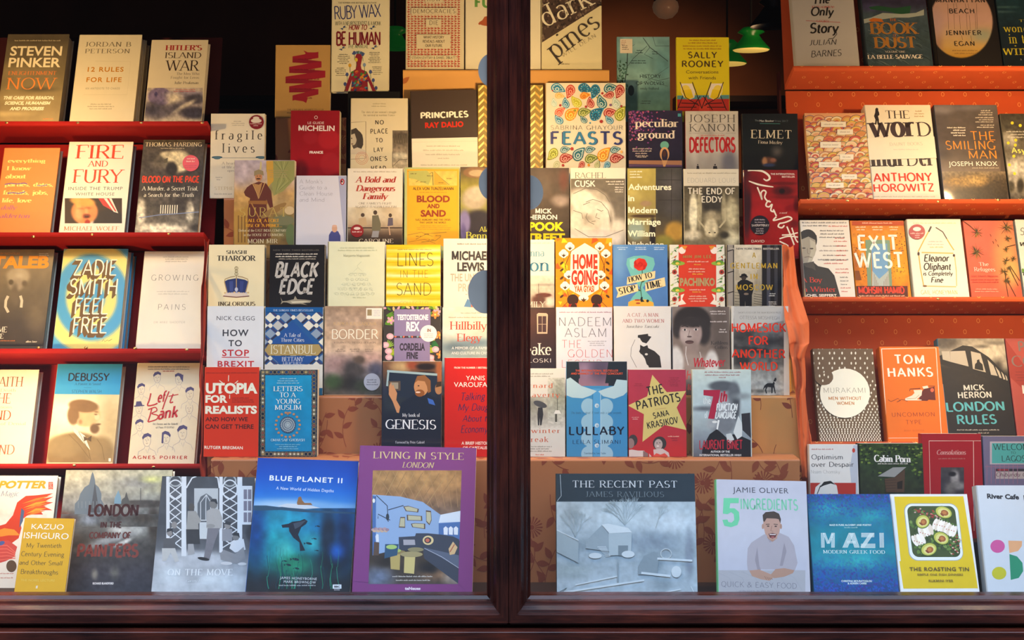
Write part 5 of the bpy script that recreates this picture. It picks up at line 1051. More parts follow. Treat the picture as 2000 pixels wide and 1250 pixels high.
cb(3, 754, 861, 478, 'bright yellow striped hardback with thin black scratchy capitals', 'e8be08', [
 *[('g', 415, 84+i*74, 900, 84+i*74+74, [['e0b408', 'f0d870', 'e6c020'], ['e6bc08', 'f4e4a0', 'e4b808']][i % 2], [(500+i*60, 110+i*74, 160, 10, 'e0ac04', 1), (760-i*50, 130+i*74, 160, 9, 'f6e8a8', 1)], (.03, 40)) for i in range(9)],
 ('q', 520, 116, 816, 1, 20, '8c7c20'), ('t', 'LINES', 520, 264, 832, 112, 'n', '38300c'), ('t', 'IN THE', 546, 366, 786, 62, 'n', '584c14', 0, .1), ('t', 'SAND', 512, 520, 814, 106, 'n', '403810'), ('t', 'COLLECTED', 540, 606, 786, 34, 'n', 'b09c3c')], cs=B5, kind='h', T=.026)
cb(3, 866, 976, 466, 'white book with heavy condensed black author name cut by the centre post', 'dad4c4', [
 ('q', 1040, 68, 1290, 1, 24, '68645c'), ('t', 'MICHAEL', 992, 212, 1336, 76, 'x', '3c3838'), ('t', 'LEWIS', 1040, 308, 1276, 74, 'x', '3c3838'), ('t', 'THE UNDOING', 980, 398, 1380, 68, 'b', 'a8a08c'), ('t', 'PROJECT', 1048, 486, 1336, 70, 'b', 'b4ac98'), ('p', [(1098, 620), (1130, 550), (1180, 590), (1160, 626)], '5c84a8'), ('p', [(1160, 600), (1200, 590), (1200, 626), (1160, 626)], 'd8704c'), ('q', 1112, 508, 1140, 1, 18, '8c8878')], cs=B5)
def warrior(s):
    o = s.op
    o(('p', [(240, 900), (330, 860), (380, 800), (360, 1160), (240, 1160)], 'a8823c')); 
    for i in range(4): o(('r', 268+i*26, 920, 280+i*26, 1140, '7c5a28'))
    o(('p', [(500, 475), (730, 475), (735, 620), (640, 720), (560, 760), (540, 640), (500, 560)], '8c8c50')); o(('p', [(500, 475), (556, 475), (560, 640), (512, 690)], 'c09438'))
    for i in range(5): o(line([(560+i*30, 480), (700-i*26, 640), (560+i*4, 750)], 4, ['6c7444', 'a4a468'][i % 2]))
    o(('p', [(380, 665), (440, 645), (500, 660), (540, 720), (556, 850), (530, 860), (500, 790), (505, 870), (540, 1100), (360, 1150), (350, 880), (368, 780), (330, 760), (318, 730), (344, 690)], '5c2c20')); o(('p', [(398, 660), (436, 790), (468, 650), (440, 670)], 'a87c48')); o(line([(390, 660), (440, 780), (490, 650)], 6, 'c8a060')); o(('p', [(355, 800), (510, 800), (510, 830), (355, 826)], '8c5c2c'))
    o(line([(380, 820), (420, 900), (470, 1000)], 8, 'a8783c')); o(('e', 438, 604, 30, 40, 'b47c50')); o(('p', [(400, 600), (402, 560), (440, 545), (476, 560), (480, 596), (440, 584)], '8c7c58')); o(('p', [(446, 548), (452, 478), (464, 486), (460, 548)], 'c0b078')); o(('e', 436, 622, 18, 6, '3c2418')); o(('e', 428, 600, 4, 3, '20140c')); o(('e', 450, 600, 4, 3, '20140c'))
    o(('e', 560, 880, 120, 26, '8c6c3c', -30)); o(('e', 640, 960, 90, 40, '707050')); o(('e', 700, 1080, 40, 90, '5c6c44')); o(('e', 690, 880, 40, 34, 'c4ac80'))
cb(2, 458, 576, 313, 'paperback portrait of a turbaned warrior in brown robe beside a green curtain', '8c6c3c', [
 ('g', 230, 465, 745, 1170, ['a89ca8', 'b8a498', 'c0985c', 'a07c40', '8c6c38', '705830'], [(300, 560, 80, 100, 'b4a4a8', .9), (600, 820, 110, 70, 'a88c5c', .9), (640, 1000, 90, 80, '5c6444', .9), (560, 700, 60, 40, '8c8450', .9)], (.20, 40)), ('f', warrior),
 ('q', 500, 548, 700, 4, 18, 'a08c5c'), ('t', 'SURAT', 284, 928, 668, 72, 'L', 'b49c50', 0, .25), ('t', 'FALL OF A FORT', 330, 974, 604, 26, 'B', 'd09424'), ('t', 'RISE OF A PRINCE...', 332, 1014, 630, 24, 'B', 'd09424'), ('t', 'Defeat of the EAST INDIA COMPANY', 276, 1052, 666, 20, 'S', 'd0c4a0'), ('t', 'in the HOUSE OF COMMONS', 316, 1088, 640, 20, 'S', 'd0c4a0'), ('t', 'MOIN MIR', 348, 1146, 596, 34, 'S', 'dcd0a8', 0, .05)], cs=B2, T=.024)
cb(2, 579, 677, 343, 'pale lilac white paperback with thin grey title and a small monk in blue robe', 'cccbd4', [
 ('p', [(1086, 600), (1162, 600), (1162, 1170), (1140, 1170), (1112, 900)], 'a0a4bc'), ('t', "A Monk's", 770, 660, 958, 32, 'n', '84848c'), ('t', 'Guide to a', 770, 708, 992, 32, 'n', '84848c'), ('t', 'Clean House', 772, 758, 1040, 32, 'n', '84848c'), ('t', 'and Mind', 770, 808, 972, 32, 'n', '84848c'),
 ('e', 1119, 646, 18, 26, 'a02c28'), ('e', 1119, 648, 8, 16, 'e8e4e0'), ('e', 1117, 644, 6, 10, '201c1c'),
 ('p', [(1008, 1130), (1010, 1080), (1028, 1050), (1056, 1036), (1086, 1050), (1104, 1086), (1104, 1130)], '484c84'), ('e', 1056, 1028, 22, 30, 'c89c80'), ('e', 1056, 1006, 20, 10, 'd0a890')], cs=B2)
def oldtown(s):
    o = s.op
    o(('e', 178, 956, 14, 14, '4c3c30')); o(('p', [(150, 980), (200, 972), (210, 1030), (150, 1036)], 'b49c78'))
    o(('e', 268, 938, 14, 16, '4a3a2c')); o(('p', [(246, 960), (290, 956), (308, 1020), (306, 1070), (244, 1070)], '6c6650')); o(('p', [(250, 1070), (296, 1070), (290, 1116), (240, 1116)], '8c8c90'))
    o(('e', 376, 958, 12, 14, '4a3a2c')); o(('p', [(362, 976), (394, 976), (396, 1030), (356, 1036)], '5c5460')); o(line([(366, 1036), (374, 1100)], 8, 'b49478'))
cb(2, 679, 787, 329, 'paperback with red italic title above three sepia figures seated on a wall', 'd8d0bc', [
 ('g', 70, 900, 475, 1170, ['d4c8ac', 'c8b898', 'a89478', '4c3c30', '30261e'], [(260, 900, 200, 60, 'd0c4a8', .9), (150, 920, 40, 60, 'c0b090', .8), (360, 920, 60, 50, 'beac8c', .8)], (.08, 24)), ('r', 70, 1044, 475, 1052, '3a2c22'), ('f', oldtown),
 ('q', 112, 640, 420, 1, 20, 'a89c84'), ('t', 'A Bold and', 120, 722, 424, 42, 'Bi', 'a83828'), ('t', 'Dangerous', 126, 784, 412, 42, 'Bi', 'a83828'), ('t', 'Family', 174, 842, 368, 42, 'Bi', 'a83828'), ('t', "ONE FAMILY'S FIGHT", 150, 880, 386, 15, 'S', '78705c'), ('t', 'AGAINST ITALIAN FASCISM', 120, 904, 420, 15, 'S', '78705c'), ('t', 'CAROLINE', 150, 1156, 398, 28, 'S', 'd8ccb4'),
 ('part', 'sticker', .0003, [('e', 138, 1070, 47, 46, '8c2828'), ('e', 138, 1052, 24, 10, 'd8c8c0'), ('q', 104, 1072, 172, 1, 22, 'd8c8c0')])], cs=B3)
def maps(s):
    o = s.op
    for (a, b, c) in (((500, 640), (560, 660), (600, 690)), ((560, 720), (620, 680), (676, 650)), ((690, 640), (740, 690), (800, 740)), ((500, 1100), (600, 1080), (680, 1110)), ((560, 1130), (640, 1090), (780, 1080)), ((600, 1150), (700, 1140), (740, 1110))): o(line([a, b, c], 3, '6c5c2c'))
    o(('p', [(508, 640), (640, 636), (676, 680), (650, 740), (560, 700), (508, 690)], 'a8a858')); o(('p', [(690, 640), (790, 740), (690, 742)], 'c89c30')); o(line([(680, 648), (684, 742)], 4, '3c3820')); o(line([(508, 1150), (620, 1130), (700, 1160)], 3, 'a06c1c'))
    for x, y in ((520, 655), (590, 715), (640, 670), (720, 720), (780, 690), (560, 1105), (620, 1090), (700, 1100), (650, 1130)): o(('q', x, y, x+40, 1, 14, '5c4c24'))
cb(2, 790, 898, 327, 'yellow map covered paperback with brown capitals and a pale green edge', 'a8b070', [('r', 496, 626, 868, 1180, 'd8a024'), ('g', 510, 640, 856, 745, ['c8b050', 'd0b858'], [], (.10, 20)), ('r', 512, 748, 852, 1072, 'dca41e'), ('f', maps),
 ('t', 'ALEX VON TUNZELMANN', 538, 776, 830, 20, 'k', '4c3418'), ('q', 584, 790, 780, 1, 12, '9c7420'), ('t', 'BLOOD', 566, 862, 804, 46, 'x', '8c3a18'), ('t', 'AND', 640, 906, 730, 30, 'x', '8c3a18'), ('t', 'SAND', 594, 966, 776, 46, 'x', '8c3a18'), ('t', 'SUEZ, HUNGARY AND THE CRISIS', 556, 996, 808, 12, 'k', '4c3418'), ('t', 'THAT SHOOK THE WORLD', 586, 1016, 776, 12, 'k', '4c3418'), ('q', 552, 1030, 824, 3, 13, 'a87c28')], cs=B3, T=.024)
cb(2, 899, 1010, 326, 'paperback of a waistcoated figure by a cream armchair, half behind the centre post', '6c6430', [
 ('g', 880, 610, 1300, 1180, ['4c3c2c', '8c8430', '84803c', '5c5438', '3a3848'], [(990, 650, 90, 40, '7c5c3c', .1), (1000, 655, 60, 24, 'a89470', .15), (980, 840, 90, 80, 'a89c84', .3), (1000, 800, 70, 50, 'b8ac94', .5), (1010, 1010, 110, 90, '28242e', .25), (910, 1010, 40, 90, '78709c', .3), (900, 1080, 20, 60, '5c5484', .4)], (.10, 30)),
 ('t', 'Alan', 1012, 1076, 1110, 36, 'S', 'd4cc48'), ('t', 'Bennett', 918, 1128, 1150, 50, 'S', 'dcd850')], cs=B3)
cb(1, 412, 518, 222, 'cream paperback with widely spaced lower case title and dark red seal, end of high step', 'ddd6c2', [
 ('q', 214, 150, 328, 3, 16, 'a8a494'), ('t', 'fragile', 82, 302, 468, 74, 'S', '4a4640', 0, .35), ('t', 'lives', 140, 408, 406, 74, 'S', '4a4640', 0, .35), line([(56, 452), (490, 452)], 3, '4c6c80'), ('e', 100, 446, 44, 9, '34586c'), ('e', 455, 446, 42, 9, '34586c'), ('e', 100, 452, 30, 12, '4c7084'), ('e', 460, 450, 30, 11, '4c7084'),
 ('t', 'A heart surgeon', 136, 506, 370, 22, 'S', '94908a'), ('t', 'of life and death', 140, 536, 370, 20, 'S', '94908a'), ('t', 'operating', 184, 564, 300, 18, 'S', '94908a'), ('q', 84, 606, 146, 2, 18, 'a8a498'), ('t', 'STEPHEN WESTABY', 80, 712, 490, 26, 'S', 'bcae88', 0, .1), ('q', 78, 740, 216, 1, 20, 'a8a494'),
 ('part', 'sticker', .0003, [('e', 421, 161, 60, 58, '7c1c24'), ('e', 419, 150, 44, 18, 'd8d0c4'), ('e', 419, 128, 26, 12, 'd8d0c4'), ('q', 368, 168, 472, 1, 22, 'c8a8a4'), ('q', 396, 184, 444, 1, 20, 'c8a8a4')])], cs=B2, yb=387)
cb(1, 568, 664, 216, 'deep red glossy guide with white capitals and faint round blots', '8c0c14', [
 ('g', 700, 60, 1100, 760, ['8c1018', '900c14', 'a0101a', '8c0c14'], [(1010, 300, 90, 80, 'a81a20', .15), (860, 290, 60, 50, '9c1820', .2), (1020, 500, 80, 90, 'a81c22', .15), (780, 560, 60, 90, '6c0810', .4)], (.04, 80)),
 ('o', 905, 122, 14, 14, 4, 'd8c8c0'), ('t', 'LE GUIDE', 838, 176, 970, 20, 's', 'ece0d8'), ('t', 'MICHELIN', 762, 230, 1056, 44, 'b', 'f0e8e0', 2), ('t', 'FRANCE', 852, 416, 962, 20, 'x', 'ece0d8')], cs=B2, mat='g', T=.03)
def refugee(s):
    o = s.op
    o(('e', 140, 425, 42, 75, '50463c')); o(('e', 110, 410, 24, 45, 'b8ac94')); o(('p', [(92, 345), (130, 330), (176, 380), (182, 450), (166, 488), (140, 480), (136, 420), (120, 370), (94, 380)], '40382e')); o(('p', [(90, 490), (140, 470), (195, 490), (195, 520), (90, 520)], 'c8bca4')); o(line([(88, 292), (200, 284), (200, 548), (88, 556)], 3, '50483c')); o(('e', 98, 405, 6, 4, '30281e')); o(('e', 102, 446, 8, 4, '6c5040'))
    for r in (46, 36, 24): o(('o', 172, 548, r, r, 2.5, 'cc7c60'))
    o(('g', 392, 348, 514, 625, ['7c705c', '685c4c', 'a89c84', 'b4a88c'], [(450, 390, 60, 30, '50463a', .5), (450, 530, 50, 20, 'd0c8ac', .6)], (.3, 16)))
    for k in range(6): o(('r', 402+k*18, 380, 412+k*18, 440, '58503f'))
    o(line([(400, 600), (440, 560), (512, 556)], 3, '38322a')); o(line([(392, 500), (392, 610)], 3, '38322a'))
cb(1, 685, 797, 192, 'cream book with spaced capitals in a column between a woman photo and a street photo', 'd8cca8', [('f', refugee),
 ('q', 240, 152, 350, 2, 18, 'b0a684'), ('t', "The story of one woman's struggle", 168, 224, 420, 16, 'S', '948a6c'), ('t', 'for survival in wartime France', 184, 246, 410, 16, 'S', '948a6c'),
 ('t', 'NO', 268, 304, 330, 28, 'k', '3c3428', 0, .2), ('t', 'PLACE', 234, 372, 358, 32, 'k', '3c3428', -4, .2), ('t', 'TO', 272, 434, 322, 28, 'k', '3c3428', -2, .2), ('t', 'LAY', 258, 502, 326, 30, 'k', '3c3428', -2, .2), ('t', "ONE'S", 232, 568, 354, 30, 'k', '3c3428', -4, .2), ('t', 'HEAD', 238, 636, 346, 32, 'k', '3c3428', 0, .2)], cs=B3, kind='h', T=.02)
cb(1, 801, 931, 178, 'large dark brown hardback with white and red capitals over a cream lower half', '3c2c20', [
 ('p', [(500, 408), (1040, 396), (1040, 760), (500, 760)], 'e4dcc4'), line([(520, 433), (1000, 425)], 2, 'cfc4a8'), ('t', 'PRINCIPLES', 594, 262, 938, 40, 'u', 'f2ead4', -12, .05), ('T', 'RAY DALIO', 626, 330, 902, 38, 'x', 'd83420', -10, .05), ('q', 636, 456, 876, 1, 26, 'b4aa90'), ('q', 612, 486, 902, 1, 26, 'b4aa90'), ('q', 630, 516, 876, 1, 26, 'b4aa90'), ('q', 718, 544, 804, 1, 26, 'b4aa90'), ('q', 596, 592, 930, 1, 26, 'b4aa90')], cs=B3, kind='h', T=.026, dy=-3, lean=3)
def ribbon(s):
    o = s.op; c = ['98182c', '86142a']
    rows = [(348, 262, 448, 378, 8), (430, 262, 448, 400, 0), (0, 0, 0, 0, 0)]
    Y = [400, 440, 480, 520, 565, 608, 650, 690]; L_ = [262, 238, 212, 240, 262]
    bands = [(262, 395, 448, 372, 44), (238, 470, 470, 440, 44), (212, 540, 498, 508, 48), (238, 610, 470, 580, 44), (262, 675, 448, 640, 38)]
    for i, (x0, y0, x1, y1, h) in enumerate(bands):
        o(('p', [(x0, y0+10), (x1, y1), (x1, y1+h), (x0, y0+h+10)], c[0]))
        if i < 4:
            nx0, ny0 = bands[i+1][0], bands[i+1][1]; o(('p', [(x0, y0+h*.5), (x0, y0+h+10), (bands[i+1][2], bands[i+1][3]+22), (bands[i+1][2], bands[i+1][3])], c[1]))
        o(('q', x0+40, y0+24, x1-50, 1, 30, '6c0c1c'))
    o(('p', [(340, 362), (372, 376), (448, 376), (448, 400), (345, 400), (356, 382)], c[0])); o(('p', [(262, 690), (374, 700), (360, 740), (340, 728), (262, 716)], c[0]))
cb(0, 538, 646, 88, 'tan book with a zigzag crimson ribbon, highest on the left', 'bc9454', [('f', ribbon), ('t', 'THE ORIGINAL MANIFESTO FOR', 222, 793, 488, 12, 'S', '5c4428'), ('q', 222, 806, 300, 1, 16, '5c4428', 'l')], cs=B1, kind='h', T=.016, yb=230, Y=S_Y[0])
def human(s):
    o = s.op
    o(('p', [(632, 655), (680, 520), (716, 496), (722, 440), (712, 410), (724, 380), (750, 384), (764, 410), (752, 470), (758, 498), (796, 514), (862, 655), (836, 655), (800, 570), (806, 655), (678, 655), (690, 570), (660, 655)], '8c2430'))
    rg = random.Random(3)
    for i in range(46): o(('e', rg.uniform(690, 798), rg.uniform(510, 650), 7, 12, ['3c7c3c', '28487c', 'c8882c', '5c2450', 'b83c34', '4c94a0'][i % 6], rg.uniform(0, 90)))
    for i in range(9): o(('e', 700+i*9, 386-10*math.sin(i*.4), 7, 11, ['48608c', '4c7c4c', '8098b8'][i % 3], i*20-80))
    for x, y, c in ((674, 470, 'd8a428'), (654, 535, '44548c'), (778, 466, '8098b8'), (822, 516, '44548c'), (842, 576, '44548c'), (720, 430, 'd8c040'), (766, 390, '44548c'), (706, 380, '44548c'), (640, 604, '44548c'), (862, 632, '44548c')): o(('e', x, y, 11, 14, c)); o(line([(x, y+10), (x+3, y+50)], 3, '3c6c3c'))
    for (x, y) in ((626, 200), (836, 198), (620, 348), (850, 340)): o(line([(x-24, y+8), (x+24, y-4)], 3, '4c6c58')); o(('e', x+8, y-8, 10, 5, '44548c', -30)); o(('e', x-8, y+8, 9, 5, '44548c', 30))
cb(0, 648, 760, -6, 'cream jacket with wild blue and red hand drawn title over a painted human figure', 'e4dcb8', [('f', human),
 ('t', 'THE NUMBER ONE BESTSELLING AUTHOR', 590, 26, 866, 12, 's', '6c6850'), ('t', 'RUBY WAX', 566, 140, 898, 92, 'h', '38407c', -20, -.12), ('t', 'WITH A NEUROSCIENTIST & A MONK', 568, 182, 898, 28, 'h', '5c644c', 0, -.05), ('t', 'HOW TO', 666, 214, 798, 34, 'ki', '982430'), ('t', 'BE HUMAN', 576, 324, 894, 92, 'k', '7c1c28', -2, -.08), ('t', 'THE MANUAL', 662, 346, 806, 26, 'hi', '54784c'),
 ('q', 584, 388, 676, 6, 13, '807c68'), ('q', 806, 374, 896, 7, 12, '807c68'), ('q', 566, 486, 648, 5, 13, '807c68'), ('q', 830, 478, 912, 5, 13, '807c68')], cs=B1, kind='h', T=.026, yb=179, Y=S_Y[0])
def tris(s):
    for j in range(31):
        for i in range(16):
            x, y = 1092+i*24, -40+j*17; s.op(('p', [(x, y), (x+15, y+7), (x, y+14)], 'b84030')); s.op(('r', x-6, y+1, x-1, y+13, 'd88c74')) if (i+j) % 2 else None
cb(0, 793, 907, -50, 'cream hardback covered in tiny red triangles with boxed brown title', 'dcd0ac', [('f', tris), ('r', 1215, -40, 1342, 22, 'dcd0ac'), ('t', 'HOW', 1230, 10, 1326, 32, 'h', '54442e', 0, .1), ('r', 1115, 58, 1440, 108, 'dcd0ac'), ('t', 'DEMOCRACIES', 1128, 96, 1432, 28, 'h', '54442e', 0, .12), ('r', 1220, 140, 1332, 194, 'dcd0ac'), ('t', 'DIE', 1246, 180, 1308, 30, 'h', '54442e', 0, .15), ('r', 1152, 250, 1396, 350, 'dcd0ac'), ('t', 'WHAT HISTORY', 1202, 278, 1352, 18, 'k', '54442e'), ('t', 'REVEALS ABOUT', 1198, 308, 1356, 18, 'k', '54442e'), ('t', 'OUR FUTURE', 1216, 338, 1338, 18, 'k', '54442e'), ('r', 1110, 400, 1436, 430, 'dcd0ac'), ('t', 'STEVEN LEVITSKY & DANIEL ZIBLATT', 1118, 424, 1432, 16, 'k', '6c6448')], cs=B1, kind='h', T=.03, yb=137, Y=S_Y[0])
cb(0, 909, 1056, -70, 'wide cream picture book with green letters and a red squirrel, crossing behind the post', 'e6dec0', [('t', 'FU', 1570, 50, 1690, 70, 'u', '68a050'), ('p', [(1600, 160), (1625, 145), (1640, 120), (1690, 110), (1690, 190), (1640, 185), (1618, 180)], 'b05c34'), ('e', 1606, 170, 10, 8, 'b05c34')], cs=B1, kind='h', T=.02, yb=137, Y=S_Y[0])

# ---- right flight
def pines(s):
    s.op(('p', [(96, -300), (540, -300), (540, 30), (98, 310)], '4c3c34')); rg = random.Random(5)
    for i in range(420):
        x = rg.uniform(98, 536); y = rg.uniform(-200, 300-(x-98)*.62); s.op(('p', [(x-8, y+8), (x, y-12), (x+8, y+8)], ['2c2420', '6a584c', '3c302a', '82705f'][i % 4]))
cb(0, 1057, 1175, -60, 'forest and cream hardback with slanting thin serif title, highest on the right', 'ded4a8', [('f', pines), ('t', 'dark', 130, 196, 490, 150, 'L', 'ece4c8', -170), ('t', 'pines', 196, 434, 530, 150, 'L', '403830', -246), ('t', 'WILL DEAN', 254, 414, 492, 26, 'n', '8c8268', -148, .12), ('q', 240, 456, 300, 1, 20, 'a49a7c')], cs=C1, kind='h', T=.024, yb=137, Y=S_Y[0])
def gold(s):
    for j in range(26):
        for i in range(9):
            x, y = 925+i*20, 150+j*14; s.op(('p', [(x, y), (x+10, y+10), (x+10, y+15), (x, y+5)], 'c8a040')); s.op(('p', [(x+20, y), (x+10, y+10), (x+10, y+15), (x+20, y+5)], 'f0dc80'))
cb(1, 933, 1061, 166, 'gold herringbone foil book mostly hidden behind the centre post', '8c7430', [('f', gold)], kind='h', T=.012, mat='g', lean=2)
def paisley(s, x, y, r, rot, c, c2):
    P = []
    for i in range(26):
        t = 2*math.pi*i/26; rr = 1+.0*t; px, py = math.cos(t), math.sin(t); py = py*(1 if py > 0 else 1.0); w = (1-.45*max(0, -py)**1.2); P.append((px*w*.78+.55*max(0, -py)**2.2, py*(1 if py > 0 else 1.25)))
    ca, sa = math.cos(R(rot)), math.sin(R(rot)); f = 1 if c2 != 'x' else -1
    for k, col in ((1, c), (.80, c2), (.66, c)): s.op(('p', [(x+r*k*(a*ca-b*sa), y+r*k*(a*sa+b*ca)) for a, b in P], col))
    s.op(('e', x-r*.02, y+r*.18, r*.28, r*.34, c2, rot)); s.op(('e', x-r*.02, y+r*.18, r*.14, r*.2, c, rot))
    for i in range(10): a = i*.63; s.op(('e', x+r*.55*math.cos(a), y+r*.12+r*.62*math.sin(a), r*.05, r*.05, 'ece4cc'))
def paisleys(s):
    red, teal, org, grn, blu = '9c2c28', '1c6474', 'd88c1c', '8c9428', '1c7ca4'
    for x, y, r, t, c, c2 in ((215, 80, 46, 90, blu, 'b8d8d8'), (310, 100, 44, 180, 'b83c2c', 'e8a088'), (410, 80, 46, 90, blu, '2c4c64'), (488, 100, 46, 180, blu, '2c4c64'), (590, 80, 44, 60, teal, 'b8d0cc'), (664, 100, 44, 180, red, 'e0a090'), (228, 134, 30, 80, 'e0ac5c', 'f0d8a0'), (408, 134, 34, 60, 'e09c20', 'c05820'), (590, 132, 34, 240, red, 'e0a090'), (352, 186, 42, 300, 'b4b42c', 'd8d870'), (452, 190, 36, 330, red, 'e0a090'), (532, 188, 46, 320, teal, 'b8d0cc'), (274, 194, 34, 330, blu, 'b8d8d8'), (636, 194, 38, 320, 'a8c0b4', 'e0e8dc'), (190, 190, 28, 330, 'a8c8c0', 'e0e8dc'),
        (228, 254, 38, 30, 'd0583c', 'f0b098'), (312, 268, 52, 30, org, 'f0d060'), (402, 254, 42, 60, '68782c', 'c0c878'), (490, 268, 52, 30, blu, '1c3c54'), (586, 256, 42, 60, red, 'e0a090'), (664, 268, 50, 10, grn, 'd8d870'), (226, 314, 34, 300, blu, 'b8d8d8'), (404, 312, 28, 300, teal, 'b8d0cc'), (588, 314, 32, 300, blu, 'b8d8d8'),
        (186, 554, 44, 200, grn, 'd8d870'), (266, 522, 32, 60, teal, 'b8d0cc'), (446, 522, 32, 60, teal, 'b8d0cc'), (626, 522, 32, 60, teal, 'b8d0cc'), (272, 582, 44, 60, red, 'e0a090'), (364, 558, 50, 20, teal, 'b8d0cc'), (452, 586, 42, 60, '68782c', 'c0c878'), (544, 560, 52, 20, org, 'f0d060'), (634, 582, 44, 60, red, 'e0a090'), (210, 634, 30, 200, 'a8b088', 'd8d8b8'), (390, 634, 28, 200, red, 'e0a090'), (572, 636, 28, 200, blu, 'b8d8d8'), (500, 634, 26, 0, '98a468', 'd8d8b8')): paisley(s, x, y, r, t, c, c2)
    for x, y, r, c in ((236, 206, 9, red), (420, 216, 9, red), (538, 120, 9, red), (340, 242, 8, grn), (320, 518, 12, red), (440, 634, 9, org), (256, 636, 10, red), (676, 540, 9, 'e0ac5c'), (530, 322, 12, red), (180, 100, 5, red), (500, 150, 6, grn), (674, 212, 8, red), (450, 332, 6, blu), (596, 204, 9, '785888')): s.op(('e', x, y, r, r, c))
cb(1, 1066, 1222, 162, 'large cream cookbook covered in coloured paisleys with blue purple capitals', 'dcd4bc', [('f', paisleys), ('t', 'SABRINA GHAYOUR', 168, 380, 684, 30, 'n', '484448', 0, .08), ('T', 'FEASTS', 166, 484, 684, 86, 'k', '404880', 0, .12), ('t', 'EAS', 254, 484, 500, 86, 'k', '3078a0', 0, .12)], cs=C2, kind='h', T=.022, yb=387, lean=3)
def wolves(s):
    o = s.op
    for P, w in (([(700, 590), (716, 480), (722, 300)], 7), ([(716, 480), (760, 420), (860, 330)], 3), ([(830, 270), (880, 340), (1010, 440)], 5), ([(900, 260), (920, 330), (1020, 330)], 3), ([(870, 560), (940, 580), (1020, 560)], 3), ([(820, 530), (900, 590), (1010, 620)], 2), ([(880, 340), (840, 390), (900, 420)], 3), ([(690, 600), (640, 450)], 3), ([(720, 350), (770, 320)], 2), ([(780, 620), (900, 560), (1015, 480)], 2)): o(line(P, w, '34484c'))
    rg = random.Random(3)
    for i in range(50): o(('e', rg.uniform(644, 720), rg.uniform(430, 640), 8, 5, ['2c4c3c', '3c6450', '48746c'][i % 3], rg.uniform(0, 180)))
    o(('e', 745, 650, 22, 38, '283840'))
cb(0, 1205, 1308, 72, 'turquoise paperback of bare branches with a small white prize label', '6c9898', [('g', 636, 258, 1030, 800, ['74a0a4', '6c9ca0', '7caaa8', '4c7478', '56807c'], [(800, 330, 100, 60, '90b8b4', 1), (760, 580, 80, 70, '88b4b0', 1), (980, 480, 60, 80, '5c8c94', .9)], (.14, 50)), ('f', wolves),
 ('r', 666, 280, 754, 382, 'dcd0b8'), ('q', 674, 290, 724, 3, 12, 'a87868', 'l'), ('q', 680, 322, 728, 3, 14, '4c4440', 'l'), ('q', 776, 358, 830, 2, 16, '304448'), ('q', 890, 368, 940, 2, 15, '304448'), ('q', 734, 432, 862, 2, 16, '304448'), ('q', 806, 722, 900, 2, 16, '304448'),
 ('t', 'HISTORY', 808, 560, 958, 26, 's', '28383c'), ('t', 'OF WOLVES', 780, 610, 982, 26, 's', '28383c'), ('t', 'emily fridlund', 812, 644, 944, 18, 'h', '304448')], cs=C1, T=.018)
def chairs(s):
    o = s.op
    o(('p', [(1062, 686), (1450, 682), (1450, 712), (1062, 716)], '5c98a0')); o(('p', [(1062, 714), (1450, 710), (1450, 800), (1062, 800)], 'b83428')); o(('p', [(1250, 700), (1290, 700), (1310, 800), (1230, 800)], 'cc4434'))
    for x, f in ((1145, 1), (1360, -1)):
        o(('p', [(x-45*f, 600), (x+38*f, 600), (x+60*f, 660), (x+55*f, 700), (x+20*f, 716), (x-20*f, 700), (x-40*f, 660)], 'ece4d8')); o(('e', x-8*f, 645, 32, 34, 'f0d858')); o(('p', [(x-34*f, 650), (x+30*f, 640), (x+48*f, 700), (x+10*f, 716), (x-18*f, 700)], 'ecd020'))
        for P in ([(x-48*f, 590), (x-8*f, 700), (x+90*f, 760)], [(x+40*f, 590), (x+108*f, 780)], [(x+96*f, 690), (x+30*f, 790)], [(x-28*f, 690), (x-70*f, 790)], [(x-60*f, 770), (x+70*f, 770)], [(x-40*f, 740), (x+80*f, 745)]): o(line(P, 6, '301c1c'))
cb(0, 1321, 1424, 73, 'bright yellow paperback with two people in deckchairs on a red foot', 'dccc1c', [('f', chairs), ('q', 1116, 284, 1400, 2, 20, 'b07820'), ('q', 1090, 326, 1420, 2, 20, 'b07820'),
 ('t', 'SALLY', 1154, 416, 1362, 42, 'k', '4c3c24', 0, .15), ('t', 'ROONEY', 1110, 480, 1408, 42, 'k', '4c3c24', 0, .15), ('t', 'Conversations', 1140, 528, 1372, 24, 's', '4c3c24'), ('t', 'with Friends', 1156, 570, 1354, 24, 's', '4c3c24')], cs=C1, T=.018, mat='g')
def blossom(s):
    rg = random.Random(8)
    for i in range(150):
        x, y = 728+abs(rg.gauss(0, 90)), 245+abs(rg.gauss(0, 110)); 
        if y > 560: continue
        s.op(('e', x, y, 7, 5, ['8c4c84', 'b05878', '5c3470', '7c3c80'][i % 4], rg.uniform(0, 180)))
